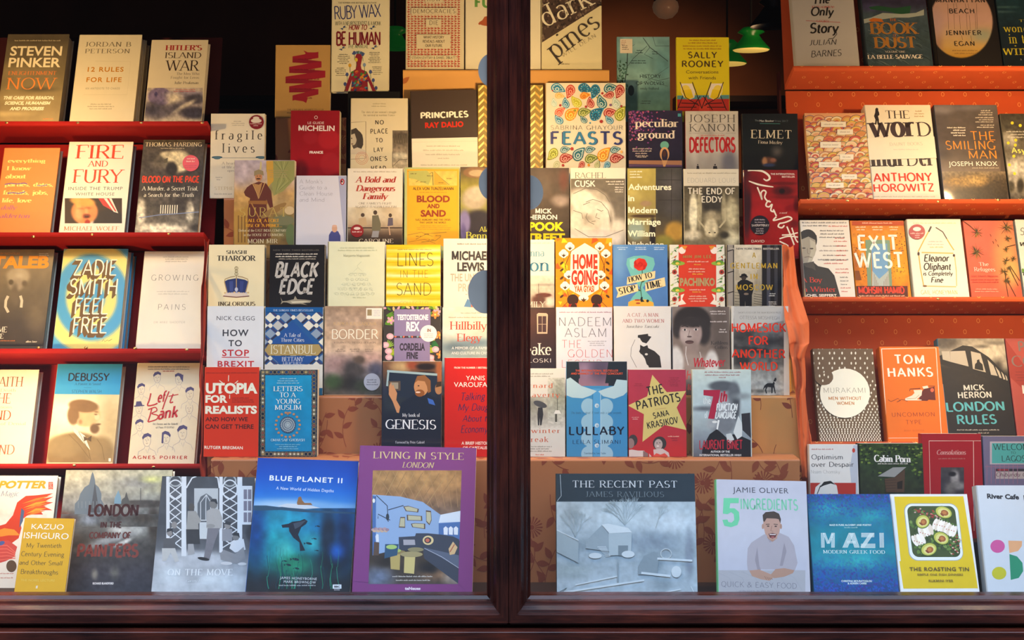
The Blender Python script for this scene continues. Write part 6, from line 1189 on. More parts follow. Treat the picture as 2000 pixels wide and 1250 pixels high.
cb(1, 1227, 1333, 216, 'dark purple paperback with pink blossom and an acrobat bending beneath a green ball', '241e34', [('g', 722, 238, 1116, 800, ['2c2440', '221c34', '201c30', '2c2840'], [(850, 330, 90, 60, '2c2048', 1)], (.12, 30)), ('f', blossom), ('p', [(722, 600), (1110, 602), (1110, 634), (722, 626)], 'a87858'), ('p', [(722, 628), (1110, 634), (1110, 646), (722, 646)], '5c4468'),
 ('t', 'peculiar', 770, 360, 1084, 56, 'D', 'ece0cc'), ('t', 'ground', 790, 442, 1062, 56, 'D', 'ece0cc'), ('q', 752, 512, 892, 4, 17, 'c8b8a8'), ('q', 786, 572, 852, 1, 16, 'c8b8a8'), ('e', 985, 492, 31, 29, '68a894'),
 ('e', 985, 555, 34, 50, 'cc9c68'), ('e', 986, 565, 22, 46, '241e34'), ('p', [(966, 600), (1006, 600), (990, 645), (976, 645)], 'cc9c68'), ('e', 984, 552, 12, 24, '4c2c20'), ('r', 1080, 264, 1103, 286, '4898a0')], cs=C2, T=.018)
cb(1, 1338, 1442, 217, 'grey paperback with black spaced author name and tall red title, two small walkers below', 'b8b0a4', [('g', 240, 72, 690, 800, ['c4beb0', 'bcb6aa', 'b0aaa0', '98948c', '8c8880'], [(450, 330, 30, 200, 'a8a298', .8), (600, 500, 60, 120, '74747c', .6), (320, 300, 30, 150, 'ccc8bc', .8)], (.06, 60)),
 ('t', 'JOSEPH', 272, 162, 650, 62, 'L', '3c3834', 0, .1), ('t', 'KANON', 276, 236, 650, 60, 'L', '3c3834', 0, .1), ('t', 'INTERNATIONAL BESTSELLING AUTHOR', 276, 256, 654, 10, 'h', '88847c'), ('q', 370, 264, 560, 1, 16, 'b85c50'), ('t', 'DEFECTORS', 276, 400, 654, 108, 'u', 'b02424'),
 ('e', 345, 508, 5, 6, '28242a'), ('p', [(336, 516), (354, 516), (358, 545), (334, 545)], '28242a'), ('e', 486, 508, 6, 7, '28242a'), ('p', [(472, 518), (500, 518), (506, 545), (468, 545)], '28242a')], cs=C3, spine='7c2420')
cb(1, 1449, 1558, 222, 'black paperback with spaced white title over a crouching figure, right end', '121414', [('g', 710, 90, 1170, 800, ['101212', '141818', '161616', '101010'], [(990, 400, 40, 40, '4c4844', .9), (920, 480, 56, 36, '5c3c2c', .4), (960, 470, 24, 16, '8c5c48', .5), (890, 480, 20, 34, 'a87850', .4), (925, 510, 50, 14, '303c5c', .4)], (.10, 40)),
 ('t', 'The', 810, 154, 842, 14, 's', '7c8888'), ('t', 'Man Booker', 848, 158, 966, 17, 's', 'c8ccc8'), ('t', 'Prize 2017', 974, 158, 1080, 14, 's', '586468'), line([(850, 172), (1016, 174)], 3, '4c8c88'), ('t', 'ELMET', 776, 290, 1108, 66, 'S', 'd8ccac', 4, .12), ('t', 'Fiona Mozley', 836, 334, 1036, 26, 'S', 'c8bca4', 6)], cs=C3, mat='g')
cb(2, 1020, 1112, 328, 'dark brown photographic paperback with white and yellow capitals, cut by the centre post', '40342c', [('g', -40, 655, 315, 1250, ['4c4038', '54483c', '443a30', '38302a'], [(220, 720, 90, 50, '5c4c40', .9), (240, 890, 60, 40, '98887c', .6), (260, 740, 30, 70, '6c4438', .7), (120, 780, 50, 60, '5c5044', .8)], (.14, 50)),
 ('t', 'MICK', 58, 980, 176, 34, 'b', 'ece4d4'), ('t', 'HERRON', 14, 1024, 214, 34, 'b', 'ece4d4'), ('t', 'SPOOK', -32, 1104, 264, 60, 'x', 'e4cc14'), ('t', 'STREET', -52, 1180, 270, 56, 'x', 'e4cc14')], cs=C2)
def sleeper(s):
    o = s.op
    for P in ([(330, 840), (420, 800), (500, 810), (560, 850), (590, 900)], [(420, 900), (470, 880), (530, 900), (580, 960), (600, 1040)], [(430, 980), (420, 1010), (440, 1040), (480, 1060)], [(500, 950), (530, 965), (545, 960)], [(460, 1040), (490, 1035)], [(500, 980), (490, 1010), (520, 1020)], [(330, 960), (390, 980), (400, 1020)], [(340, 1090), (440, 1150), (560, 1150), (690, 1100)], [(400, 920), (450, 900)]): o(line(P, 4, '6c6658'))
cb(2, 1114, 1222, 328, 'sepia drawing of a sleeping face on folded arms with cream title bar', 'e6dcc4', [('g', 312, 732, 702, 1250, ['746c5c', '70685a', '7c7464', '8c8474'], [(420, 900, 130, 90, 'e0d8c4', .3, 20), (540, 980, 80, 110, 'dcd4c0', .25, -15), (480, 1150, 220, 90, 'e4dccc', .3), (350, 1040, 60, 100, 'd4ccb8', .5), (520, 850, 60, 30, 'b4ac98', .6, 30), (640, 1080, 70, 60, 'd8d0bc', .5), (470, 1060, 60, 50, 'c0b8a4', .8), (600, 1020, 12, 60, '9c9484', .8)], (.10, 30)), ('f', sleeper),
 ('t', 'RACHEL', 342, 728, 562, 40, 'L', '5c5444'), ('t', 'CUSK', 340, 788, 488, 42, 'k', 'f2ecd8'), ('q', 540, 748, 690, 2, 18, 'e8e0cc', 'r'), ('q', 606, 790, 688, 3, 16, 'e8e0cc', 'r')], cs=C2)
cb(2, 1225, 1332, 328, 'interior picture paperback with stacked yellow white title, leather chair and cushion', '6c6440', [('g', 720, 660, 922, 1250, ['b8a854', 'a8984c', '9c8c50', '8c8458', '6c5c44'], [(850, 910, 40, 20, 'a08460', .3), (840, 1000, 100, 12, '4c3824', .3), (780, 1100, 60, 70, '8c9c8c', .4), (900, 1120, 24, 110, '2c2420', .3), (760, 850, 60, 40, 'bcac60', .9)], (.08, 40)), ('g', 922, 655, 1110, 1250, ['3c3c34', '44403c', '3c3830', '584c34', '8c7428'], [(1040, 760, 60, 90, '54504c', .9), (1040, 940, 60, 60, '4c4844', .9), (1060, 1110, 70, 70, 'b08838', .3, 20), (980, 1180, 60, 40, '8c8438', .5)], (.10, 30)),
 line([(1036, 660), (1034, 1030)], 3, '282620'), line([(940, 740), (1105, 742)], 3, '282620'), line([(940, 885), (1105, 885)], 3, '282620'),
 ('q', 736, 676, 860, 3, 20, 'f0ecd0', 'l'), ('t', 'Adventures', 724, 812, 1034, 44, 'b', 'f6f0cc'), ('t', 'in', 724, 892, 768, 44, 'b', 'f6f0cc'), ('t', 'Modern', 724, 978, 934, 44, 'b', 'f6f0cc'), ('t', 'Marriage', 722, 1062, 958, 44, 'b', 'f6f0cc'), ('t', 'William', 720, 1146, 918, 44, 'b', 'f6f0cc'), ('t', 'Nicholson', 720, 1224, 980, 42, 'b', 'f6f0cc')], cs=C2)
cb(2, 1335, 1443, 330, 'sepia photo of a child hanging upside down below a white title strip', 'd4ccb4', [('g', 232, 680, 682, 1250, ['544c38', '5c5440', '6c644c', '746a50', '8c8468'], [(310, 900, 36, 160, 'e0d8b4', .3), (460, 800, 90, 130, '38342c', .3), (460, 930, 60, 50, 'a09474', .5), (455, 1030, 56, 80, 'c8bc98', .2), (450, 1130, 50, 40, '7c7258', .4), (360, 860, 18, 170, 'a49a78', .3), (556, 860, 18, 120, 'a09674', .3), (620, 900, 50, 120, 'bcb28c', .5), (620, 1100, 60, 60, 'd0c8a4', .5), (300, 1080, 70, 40, 'c8bea0', .5), (560, 1080, 40, 30, '38342a', .5)], (.24, 26)),
 line([(348, 860), (350, 960), (400, 1020)], 14, 'b4a884'), line([(566, 860), (570, 960), (520, 1020)], 14, 'b4a884'), ('e', 440, 1060, 9, 5, '40382a'), ('e', 484, 1060, 9, 5, '40382a'),
 ('q', 260, 570, 660, 1, 20, '9c947c'), ('t', 'ÉDOUARD LOUIS', 262, 652, 652, 36, 'n', '98988c', 0, .06), ('t', 'THE END OF', 266, 746, 648, 48, 'k', 'dcd4bc', 0, .06), ('t', 'EDDY', 376, 812, 546, 46, 'k', 'dcd4bc', 0, .06)], cs=C3)
def script(s):
    W_ = 'e4dcc4'; o = s.op; tp = lambda t: .6+.6*math.sin(math.pi*t)
    P = [(752, 556), (800, 552), (870, 560), (918, 590), (930, 620), (905, 636), (880, 622)]; o(bl(P, 14, W_)+(tp,))
    P = [(760, 640), (800, 655), (840, 668), (900, 680), (960, 688)]; o(bl(P, 12, W_)+(tp,))
    P = [(830, 690), (850, 740), (868, 790), (860, 740), (880, 716), (900, 730), (890, 770), (910, 800), (940, 810)]; o(bl(P, 12, W_))
    P = [(930, 800), (910, 810), (900, 840), (925, 850), (950, 830), (940, 880), (975, 890)]; o(bl(P, 12, W_)); P = [(960, 870), (985, 925)]; o(bl(P, 12, W_))
    P = [(985, 930), (960, 960), (1010, 950), (1080, 930), (1110, 950), (1060, 975), (1010, 985)]; o(bl(P, 12, W_)); P = [(1010, 985), (1000, 1010), (1030, 1020), (1050, 1000)]; o(bl(P, 12, W_))
    o(line([(1070, 1010), (1100, 1080), (1130, 1160)], 12, W_)); o(bl([(1010, 1110), (1080, 1090), (1160, 1096)], 11, W_)); o(bl([(1110, 1020), (1140, 1110), (1160, 1140)], 11, W_)); o(bl([(1160, 1060), (1100, 1075), (1030, 1080)], 10, W_))
    o(bl([(1010, 1130), (1050, 1150), (1080, 1170), (1050, 1190), (1110, 1220)], 11, W_))
cb(2, 1452, 1558, 332, 'red tinted face paperback with huge white handwriting running down the cover', '7c1418', [('g', 716, 545, 1170, 1250, ['841c1c', '8c1c1c', '981c1c', '8c1818', '981818'], [(1040, 720, 80, 40, '4c1416', .4), (1030, 722, 24, 20, '1c1012', .3), (1040, 660, 110, 14, '5c1414', .5), (1060, 770, 100, 14, '6c1818', .6), (1150, 830, 24, 60, '5c1212', .5), (1130, 990, 40, 30, '641414', .6), (740, 800, 40, 300, '34181c', .4), (800, 650, 60, 80, '6c1a1a', .9)], (.12, 60)), ('f', script),
 ('t', 'THE INTERNATIONAL', 938, 590, 1136, 15, 'b', 'dcc8b8'), ('t', 'BESTSELLER', 1030, 612, 1136, 14, 'b', 'dcc8b8'), ('t', 'a novel', 1010, 905, 1074, 14, 'Si', 'dcc8b8'), ('t', 'DAVID', 782, 1140, 888, 22, 's', 'e0d4c0'), ('t', 'FOENKINOS', 782, 1180, 960, 22, 's', 'e0d4c0'),
 ('part', 'sticker', .0003, [('e', 850, 1000, 78, 80, '201c24'), ('q', 800, 950, 900, 3, 20, 'a89c9c'), ('t', 'SARAH PERRY', 784, 1010, 926, 18, 's', 'd0c4b8'), ('q', 806, 1024, 890, 3, 18, 'a89c9c')])], cs=C3, mat='g')
cb(3, 1015, 1083, 468, 'narrow view of a cream book with blue serif letters and a brown harbour photo', 'dcd8c4', [('g', -70, 350, 236, 800, ['c8c4b0', 'b8b09c', '9c8c7c', '6c5444', '4c3c34'], [(140, 520, 70, 20, '5c2c24', .2), (100, 560, 60, 40, '543028', .4), (200, 580, 40, 40, 'ccc4b4', .5), (150, 430, 90, 10, '948c80', .8)], (.12, 24)), line([(98, 420), (98, 560)], 4, '4c3c34'),
 ('q', -20, 60, 210, 1, 24, 'b4b0a0'), ('t', 'Anna', -40, 182, 146, 66, 'S', '5c94a8'), ('t', 'Hon', -110, 310, 196, 112, 'S', '30708c'), ('t', 'EMILY', -50, 624, 160, 48, 'L', 'e0d8c8')], cs=C4)
def cotton(s):
    o = s.op; rg = random.Random(1)
    for i in range(70): x, y = rg.uniform(250, 740), rg.uniform(40, 900); a = rg.uniform(0, 6); r = rg.uniform(30, 90); o(('p', [(x, y), (x+r*math.cos(a), y+r*math.sin(a)), (x+r*math.cos(a+1.2), y+r*math.sin(a+1.2))], ['e8a81c', 'dc6c14', 'e8c41c', 'd8541c', 'e0880c'][i % 5]))
    o(('p', [(380, 140), (500, 66), (628, 140), (622, 470), (500, 545), (368, 470)], 'f0e8cc'))
    for sgn in (1, -1):
        cx = 500; X_ = lambda d: cx+sgn*d
        o(line([(X_(110), 120), (X_(170), 260), (X_(175), 420), (X_(130), 560), (X_(210), 640)], 5, '5c2c14')); o(line([(X_(190), 180), (X_(150), 330), (X_(180), 440)], 4, '5c2c14'))
        for d, y in ((130, 98), (184, 160), (140, 345), (172, 440)):
            x = X_(d)
            for q in ((-16, 0), (16, 0), (0, -16), (0, 12)): o(('e', x+q[0], y+q[1], 26, 24, 'f0e8d4'))
            o(('p', [(x, y+30), (x-22, y+4), (x-4, y+10), (x+2, y-6), (x+8, y+10), (x+24, y+6)], '4c3018'))
        for y in (240, 300, 370, 530): o(('e', X_(200), y, 20, 10, '4c3018', 40*sgn))
        o(('e', X_(104), 560, 50, 48, '382018')); o(('p', [(X_(140), 600), (X_(70), 590), (X_(60), 700), (X_(150), 700)], 'a02418')); o(('e', X_(96), 640, 30, 50, '382018'))
    for q in ((-18, 0), (18, 0), (0, -14)): o(('e', 490+q[0], 545+q[1], 26, 22, 'f0e8d4'))
    o(('p', [(490, 580), (462, 552), (484, 556), (490, 536), (498, 556), (520, 552)], '4c3018'))
cb(3, 1085, 1196, 465, 'orange yellow paperback with cotton bolls around a white panel and red block title', 'e0880c', [('f', cotton), ('t', 'HOME', 396, 286, 612, 122, 'x', 'd83c20'), ('t', 'GOING', 384, 424, 614, 122, 'x', 'cc3018'), ('t', 'YAA GYASI', 408, 490, 582, 54, 'x', 'dc5c28'), ('e', 722, 76, 12, 18, 'f0e0b0')], cs=C4)
def hourglass(s):
    o = s.op; g = '6cb4ac'
    o(('p', [(870, 200), (930, 178), (1030, 174), (1100, 196), (1112, 250), (1060, 380), (1010, 450), (1000, 470), (980, 450), (900, 350), (862, 250)], g)); o(('p', [(985, 460), (1010, 460), (1080, 540), (1110, 620), (1100, 800), (880, 800), (876, 600), (920, 530)], g)); o(('p', [(890, 210), (940, 196), (925, 300), (895, 270)], '88c8bc'))
    o(('p', [(880, 580), (940, 556), (1040, 558), (1100, 585), (1100, 800), (880, 800)], 'dca83c')); o(('e', 960, 562, 26, 7, 'a83c28')); o(('e', 965, 590, 20, 7, 'a83c28'))
    o(line([(1000, 300), (1004, 380), (985, 450), (996, 540)], 7, '38502c')); o(('e', 972, 476, 16, 7, '38502c', 20)); o(('e', 1010, 400, 14, 6, '38502c', -30))
    for a in range(7): o(('e', 985+28*math.cos(a*.9), 252+26*math.sin(a*.9), 32, 30, ['c82c1c', 'b42418', 'd43c28'][a % 3]))
    o(('e', 986, 250, 26, 24, 'c02818')); o(line([(966, 250), (984, 236), (1004, 250), (988, 266)], 4, '8c1810'))
    o(('p', [(872, 362), (1116, 308), (1112, 372), (866, 428)], 'e4cc94')); o(('p', [(770, 452), (960, 424), (968, 484), (776, 544), (790, 500)], 'e4cc94')); o(('p', [(1026, 410), (1196, 364), (1205, 440), (1030, 488)], 'e4cc94'))
    o(('p', [(984, 560), (990, 536), (1006, 536), (1004, 556), (1022, 576), (990, 580)], '1c2428')); o(('e', 1048, 570, 12, 12, '1c2428')); 
cb(3, 1197, 1304, 478, 'blue paperback with a red rose inside an hourglass and tan ribbon title', '4c7cb4', [('g', 745, 78, 1215, 840, ['5484b8', '4c78b0', '4c78b0', '4470a8'], [(800, 200, 60, 160, '6c98c4', 1)], (.03, 60)), ('f', hourglass), ('q', 780, 100, 874, 2, 16, 'c8dce8'), ('q', 918, 100, 1056, 2, 16, 'c8dce8'), ('q', 1096, 100, 1200, 2, 16, 'c8dce8'),
 ('t', 'HOW TO', 884, 408, 1092, 44, 'B', '1c2024', -46), ('t', 'STOP', 804, 514, 950, 52, 'B', '1c2024', -34), ('t', 'TIME', 1036, 468, 1176, 56, 'B', '1c2024', -26)], cs=C4)
def vines(s):
    o = s.op; rg = random.Random(6)
    for sx in (0, 1):
        X_ = (lambda x: x) if sx == 0 else (lambda x: 556-x)
        for i in range(20):
            x, y = X_(rg.uniform(74, 132)), 90+i*23; o(line([(x-20, y+10), (x, y), (x+18, y-12)], 3, '5c8444')); o(('e', x+8, y, 11, 5, ['5c9444', '3c6c34', 'a8bc5c', 'c05c34', '6c4464'][i % 5], rg.uniform(0, 180)))
        for y in (206, 405): o(('e', X_(130), y, 50, 16, '88a83c')); o(('e', X_(120), y-10, 30, 14, '5c8c34')); o(('e', X_(125), y, 14, 9, 'e0c048'))
        for y in (270, 470): o(('e', X_(104), y, 18, 18, 'a83c30')); o(('e', X_(104), y, 8, 8, '4c2020'))
        o(('e', X_(160), 110, 26, 26, 'e8d8c8')); o(('p', [(X_(150), 440), (X_(176), 430), (X_(160), 470), (X_(190), 505), (X_(140), 515), (X_(120), 500), (X_(150), 480)], 'e8dcc8')); o(('p', [(X_(150), 75), (X_(200), 78), (X_(180), 108)], 'd8882c'))
cb(3, 1308, 1415, 478, 'red orange panel paperback framed by green leaves on white, gold capitals', 'dcd8c4', [('r', 134, 60, 412, 700, 'cc3c24'), ('f', vines), ('t', 'MIN JIN LEE', 166, 166, 376, 20, 'u', 'a87c44', 0, .1), ('q', 196, 188, 350, 1, 20, 'e8b8a0'), ('q', 248, 210, 300, 1, 20, 'e0a03c'), ('q', 182, 242, 366, 2, 20, 'e8b8a0'), ('q', 236, 280, 312, 1, 20, 'e0a03c'), ('t', 'PACHINKO', 144, 370, 402, 56, 'x', 'a89464'), ('q', 214, 396, 330, 1, 20, 'e8b8a0'), ('q', 236, 412, 306, 1, 20, 'e0a03c'), ('q', 200, 444, 350, 3, 18, 'e8b8a0')], cs=C5)
def walker(s):
    o = s.op
    for P in ([(490, 70), (545, 70), (545, 520), (490, 520)],): o(('p', P, '948c80'))
    for q in (494, 540): o(line([(q, 70), (q, 520)], 7, '201c1c'))
    for y in (110, 270, 420): o(line([(492, y+8), (545, y-8)], 7, '201c1c'))
    for i in range(5): o(line([(548, 420+i*22), (590, 424+i*22)], 3, '38342e')); o(line([(690, 430+i*18), (750, 440+i*18)], 4, '4c463c'))
    for i in range(6): o(line([(556+i*9, 190+i*30), (556+i*9, 330)], 3, '7c7464')); o(line([(700+i*9, 300-i*24), (700+i*9, 420)], 3, '6c6454'))
    o(('r', 750, 70, 896, 520, '1c1a1c')); o(('r', 786, 70, 812, 520, '44444c')); o(('r', 842, 70, 866, 520, '38383c'))
    o(('e', 615, 305, 32, 9, '141214')); o(('p', [(594, 304), (598, 286), (620, 280), (638, 290), (638, 306)], '141214')); o(('e', 616, 316, 18, 16, '3a322c')); o(('p', [(570, 348), (596, 328), (640, 328), (684, 350), (688, 400), (676, 440), (672, 700), (636, 700), (626, 480), (616, 700), (590, 700), (584, 440), (568, 400)], '181618')); o(('e', 634, 432, 18, 8, '786858'))
cb(3, 1419, 1528, 478, 'monochrome street paperback with a man in bowler hat seen from behind, gold title', 'b4aa94', [('g', 545, 68, 755, 700, ['c8bea4', 'beb49c', 'a49a84', '847c68', '6c6454'], [(650, 120, 60, 80, 'd0c8b0', 1), (640, 470, 80, 30, '98907c', .9)], (.10, 24)), ('f', walker),
 ('t', 'THE NEW YORK TIMES BESTSELLER', 512, 104, 878, 13, 'b', 'c0b8a8'), ('t', 'NEW YORK TIMES', 560, 104, 744, 13, 'b', '3c3830'), ('t', 'A', 678, 164, 706, 38, 'k', 'b4942c'), ('t', 'GENTLEMAN', 516, 242, 864, 38, 'k', 'b4942c', 0, .2), ('t', 'IN', 666, 322, 718, 38, 'k', 'b4942c', 0, .2), ('t', 'MOSCOW', 560, 402, 832, 38, 'k', 'b4942c', 0, .2), ('q', 796, 426, 860, 2, 15, 'e0dcd0'), ('q', 786, 488, 870, 3, 14, 'e0dcd0')], cs=C5)
cb(4, 1012, 1085, 601, 'dark night house paperback with a lit sash window, cut by the centre post', '241818', [('g', -60, 50, 208, 700, ['381c1c', '34181a', '281a20', '1c1c2c', '181c30'], [(30, 150, 60, 60, '40201c', .9)], (.14, 30)),
 ('p', [(70, 90), (82, 80), (140, 82), (152, 92), (148, 234), (72, 234)], 'b49c84'), ('r', 80, 104, 140, 222, '3c2428'), line([(110, 104), (110, 222)], 4, 'a08c78'), line([(80, 164), (140, 164)], 4, 'a08c78'),
 ('t', 'Bleake', -110, 390, 178, 86, 'S', 'd8d0c4'), ('t', 'KLOSKI', -30, 446, 174, 28, 'h', 'c4c0bc', 0, .1)], cs=C6)
cb(4, 1086, 1196, 600, 'pale lilac grey paperback with very thin black and red capitals', 'c8c8d0', [('q', 236, 70, 620, 1, 24, '98707c'), ('t', 'NADEEM', 236, 176, 618, 62, 'n', '4c4c54', 0, .1), ('t', 'ASLAM', 276, 258, 582, 64, 'n', '4c4c54', 0, .1), ('t', 'THE', 256, 338, 398, 56, 'n', 'b8504c', 0, .1), ('t', 'GOLDEN', 300, 408, 628, 56, 'n', 'b8504c', 0, .1), ('t', 'LEGEND', 256, 484, 556, 56, 'n', 'b8504c', 0, .1), ('q', 444, 286, 584, 3, 15, '8c8c94')], cs=C6)
cb(4, 1199, 1310, 598, 'white paperback with brushed silhouette of a crouching woman holding a cat', 'd4d0c8', [('t', 'A CAT, A MAN,', 736, 108, 974, 26, 'S', 'a84c40', 0, .05), ('t', 'AND TWO WOMEN', 700, 152, 1012, 26, 'S', 'a84c40', 0, .05), ('t', 'Junichiro Tanizaki', 730, 190, 976, 20, 'Si', '68645c'),
 ('p', [(818, 244), (850, 240), (892, 234), (894, 250), (918, 256), (908, 270), (894, 290), (880, 306), (850, 296), (838, 280), (834, 268), (816, 262)], '2c2826'), ('p', [(834, 316), (860, 330), (888, 318), (894, 340), (940, 362), (980, 400), (992, 484), (900, 484), (894, 470), (882, 460), (870, 420), (852, 392), (838, 382), (826, 366), (834, 346)], '2c2826'), ('e', 880, 386, 11, 8, 'c8c4bc'),
 line([(796, 278), (768, 340), (764, 400), (808, 484)], 3, '5c5854')], cs=C6, T=.02)
def portrait(s):
    o = s.op
    o(('e', 215, 770, 60, 10, '7c706c')) if 0 else None
    for e_ in ((180, 697), (262, 695)): o(('e', e_[0], e_[1], 17, 8, 'c8c0b8')); o(('e', e_[0], e_[1], 8, 8, '201c1c')); o(line([(e_[0]-24, e_[1]-22), (e_[0], e_[1]-30), (e_[0]+24, e_[1]-20)], 6, '2c2422'))
    o(line([(216, 700), (206, 745), (222, 750)], 4, '70605a')); o(('e', 214, 748, 18, 6, '54443f')); o(('e', 214, 788, 32, 14, '5c4440')); o(line([(184, 786), (214, 782), (246, 786)], 3, '2c201e'))
    o(line([(190, 820), (186, 880), (205, 960)], 5, 'd0c8c0')); o(line([(290, 860), (300, 900), (286, 920)], 4, 'd0c8c0'))
cb(4, 1313, 1425, 599, 'sepia portrait of a woman with short curly hair under red brush script', '6c6058', [('g', 60, 528, 512, 1200, ['7c7068', '786a60', '7c6c60', '84766a', '4c4440'], [(440, 700, 70, 260, '5c5048', .6), (235, 640, 140, 120, '2c2624', .12), (320, 720, 50, 90, '302a28', .3), (130, 700, 40, 60, '302a28', .3), (225, 720, 82, 112, '9c8880', .12), (225, 840, 60, 70, '8c7a70', .3), (230, 640, 110, 40, '302a28', .3), (190, 740, 40, 50, 'b0a098', .8), (230, 960, 150, 90, '98867a', .3), (110, 940, 60, 120, 'd0ccc4', .25), (380, 960, 50, 110, 'ccc8c0', .25)], (.06, 30)), ('f', portrait),
 ('q', 366, 556, 480, 2, 18, 'd0c4bc', 'r'), ('q', 368, 632, 490, 1, 18, 'd0c4bc', 'r'), ('q', 416, 690, 490, 2, 18, 'd0c4bc', 'r'), ('t', 'Kathleen', 372, 806, 500, 26, 'S', '2c2624'), ('t', 'Collins', 402, 838, 496, 24, 'S', '2c2624'), ('t', 'Whatever', 248, 972, 482, 66, 'ki', 'b83038', -6), ('t', 'Happened', 190, 1064, 440, 66, 'ki', 'c05048', -6), ('t', 'to', 200, 1140, 240, 50, 'ki', 'c05048')], cs=C5, spine='9094a4', T=.024)
def dog(s):
    o = s.op; k = '221f1e'
    o(('p', [(768, 1110), (790, 1092), (830, 1092), (838, 1070), (846, 1052), (856, 1052), (858, 1068), (846, 1084), (842, 1106), (846, 1130), (852, 1166), (846, 1168), (838, 1136), (832, 1120), (828, 1166), (820, 1168), (818, 1122), (792, 1120), (782, 1140), (788, 1166), (780, 1170), (772, 1144), (778, 1122), (768, 1130), (762, 1144), (760, 1130)], k)); o(line([(838, 1080), (850, 1086)], 4, 'd0ccc4'))
cb(4, 1428, 1540, 598, 'photographic paperback with bold orange red four line title and a thin black greyhound', 'ccc8bc', [('g', 540, 520, 912, 1185, ['b8b6ae', 'a8a69e', '6c6a66', '4c4a48', '54524c', '8c8a80', 'a8a498', 'b0aa9c'], [(800, 640, 80, 20, '807e78', .8), (620, 740, 80, 50, '343230', .7), (820, 780, 90, 30, '3c3a38', .7), (720, 850, 170, 20, '2c2a28', .5, 8), (600, 920, 60, 50, '2c2a28', .6), (850, 900, 50, 60, '5c5a54', .8), (700, 1150, 160, 12, '7c786c', .6)], (.3, 28)),
 ('p', [(545, 530), (910, 520), (910, 630), (800, 650), (700, 690), (560, 700), (545, 640)], 'b4b2aa'), ('f', dog), ('t', 'SHORTLISTED FOR THE MAN BOOKER PRIZE', 574, 576, 890, 12, 'h', '6c6a64'), ('t', 'OTTESSA MOSHFEGH', 586, 618, 878, 24, 'n', '3c3a38', 4),
 ('t', 'HOMESICK', 526, 712, 930, 62, 'k', 'e0300c', 0, .02), ('t', 'FOR', 652, 806, 798, 58, 'k', 'e0300c', 0, .04), ('t', 'ANOTHER', 526, 902, 924, 60, 'k', 'd8300c', 4, .04), ('t', 'WORLD', 586, 996, 866, 58, 'k', 'e4380c', 0, .06)], cs=C5)
cb(5, 1015, 1104, 720, 'pale snow scene paperback with orange serif letters and an umbrella walker', 'c8c8c0', [('g', -60, 700, 276, 930, ['a8a89c', 'a4a498', '9c9c94', 'c0c0b8'], [(230, 660, 60, 120, '8c9080', .8), (30, 760, 60, 60, '84867c', .9)], (.14, 18)), ('g', 150, 560, 280, 900, ['c0c0b4', 'acaca0', '9ca094', 'b8b8b0'], [(240, 680, 50, 100, '8c9080', .9)], (.2, 14)),
 ('e', 95, 756, 52, 22, '44464c', 20), ('p', [(80, 780), (112, 780), (118, 830), (104, 912), (94, 912), (92, 850), (88, 912), (78, 912), (74, 830)], '2c2c30'), line([(222, 680), (222, 800)], 5, '5c5c54'), ('p', [(196, 826), (208, 800), (236, 800), (250, 826)], 'd4d4cc'), ('r', 204, 828, 220, 886, '4c4c44'),
 ('q', -10, 526, 200, 2, 18, '848478'), ('t', 'Bernard', -80, 634, 190, 34, 'S', 'c05c38', 0, .15), ('t', 'MacLaverty', -140, 704, 244, 36, 'S', 'c05c38', 0, .15), ('t', 'Midwinter', -100, 968, 242, 34, 'S', 'c05c38', 0, .15), ('t', 'Break', -20, 1034, 158, 38, 'S', 'c05c38', 0, .15), ('q', -20, 1064, 200, 3, 17, '848478'), ('q', 60, 1124, 130, 1, 20, 'b87058')], cs=C6)
def dress(s):
    o = s.op
    o(('p', [(290, 440), (742, 440), (742, 700), (290, 680)], '202830')); o(('g', 380, 445, 600, 660, ['5c5068', '806478', '94707c'], [(420, 500, 50, 50, '847088', .9), (540, 500, 60, 80, '4c4458', .8)], (.04, 30)))
    o(('p', [(290, 440), (380, 440), (390, 560), (350, 600), (290, 560)], '202830')); o(('p', [(600, 440), (742, 440), (742, 560), (660, 600), (575, 600)], '202830'))
    o(('p', [(290, 620), (742, 620), (742, 1170), (290, 1170)], '3c84b4'))
    for k in range(4):
        y = 770+k*118; o(('e', 452, y, 54, 58, '8cb4c8')); o(('e', 580, y, 54, 58, '8cb4c8'))
    for k in range(3): o(('e', 468, 830+k*118, 30, 30, '8cb4c8')); o(('e', 566, 830+k*118, 30, 30, '8cb4c8'))
    o(('r', 482, 640, 542, 1170, '4c94c4')); o(line([(484, 660), (484, 1165)], 4, '2c6c94')); o(line([(542, 660), (542, 1165)], 4, 'a8c8d4'))
    for y in (766, 912, 1060): o(('e', 514, y, 16, 16, 'b8ccd4')); o(('e', 518, y+3, 9, 9, '88a8bc'))
    o(('p', [(290, 570), (318, 558), (400, 620), (514, 658), (470, 690), (410, 712), (330, 706), (290, 690)], 'a8c4cc')); o(('p', [(742, 580), (660, 572), (640, 620), (580, 640), (524, 660), (560, 696), (640, 716), (710, 690), (742, 660)], 'a8c4cc'))
cb(5, 1106, 1225, 706, 'blue paperback of a buttoned school dress with white scalloped collar', '3c84b4', [('f', dress), ('t', 'THE INTERNATIONAL BESTSELLER', 356, 514, 672, 14, 'u', 'b04c34'), ('t', 'AND WINNER OF THE PRIX GONCOURT', 322, 536, 706, 14, 'u', 'b04c34'), ('t', 'The baby is dead. It took only a few seconds.', 324, 826, 698, 16, 'Li', '345464'), ('t', 'LULLABY', 308, 980, 718, 58, 'k', '14182c', 0, .12), ('t', 'LEÏLA SLIMANI'.replace('Ï', 'I'), 336, 1048, 688, 28, 'h', '1c2c48', 0, .12), ('t', 'Translated by Sam Taylor', 418, 1124, 582, 13, 'S', '2c5068')], cs=C6, mat='g', T=.022)
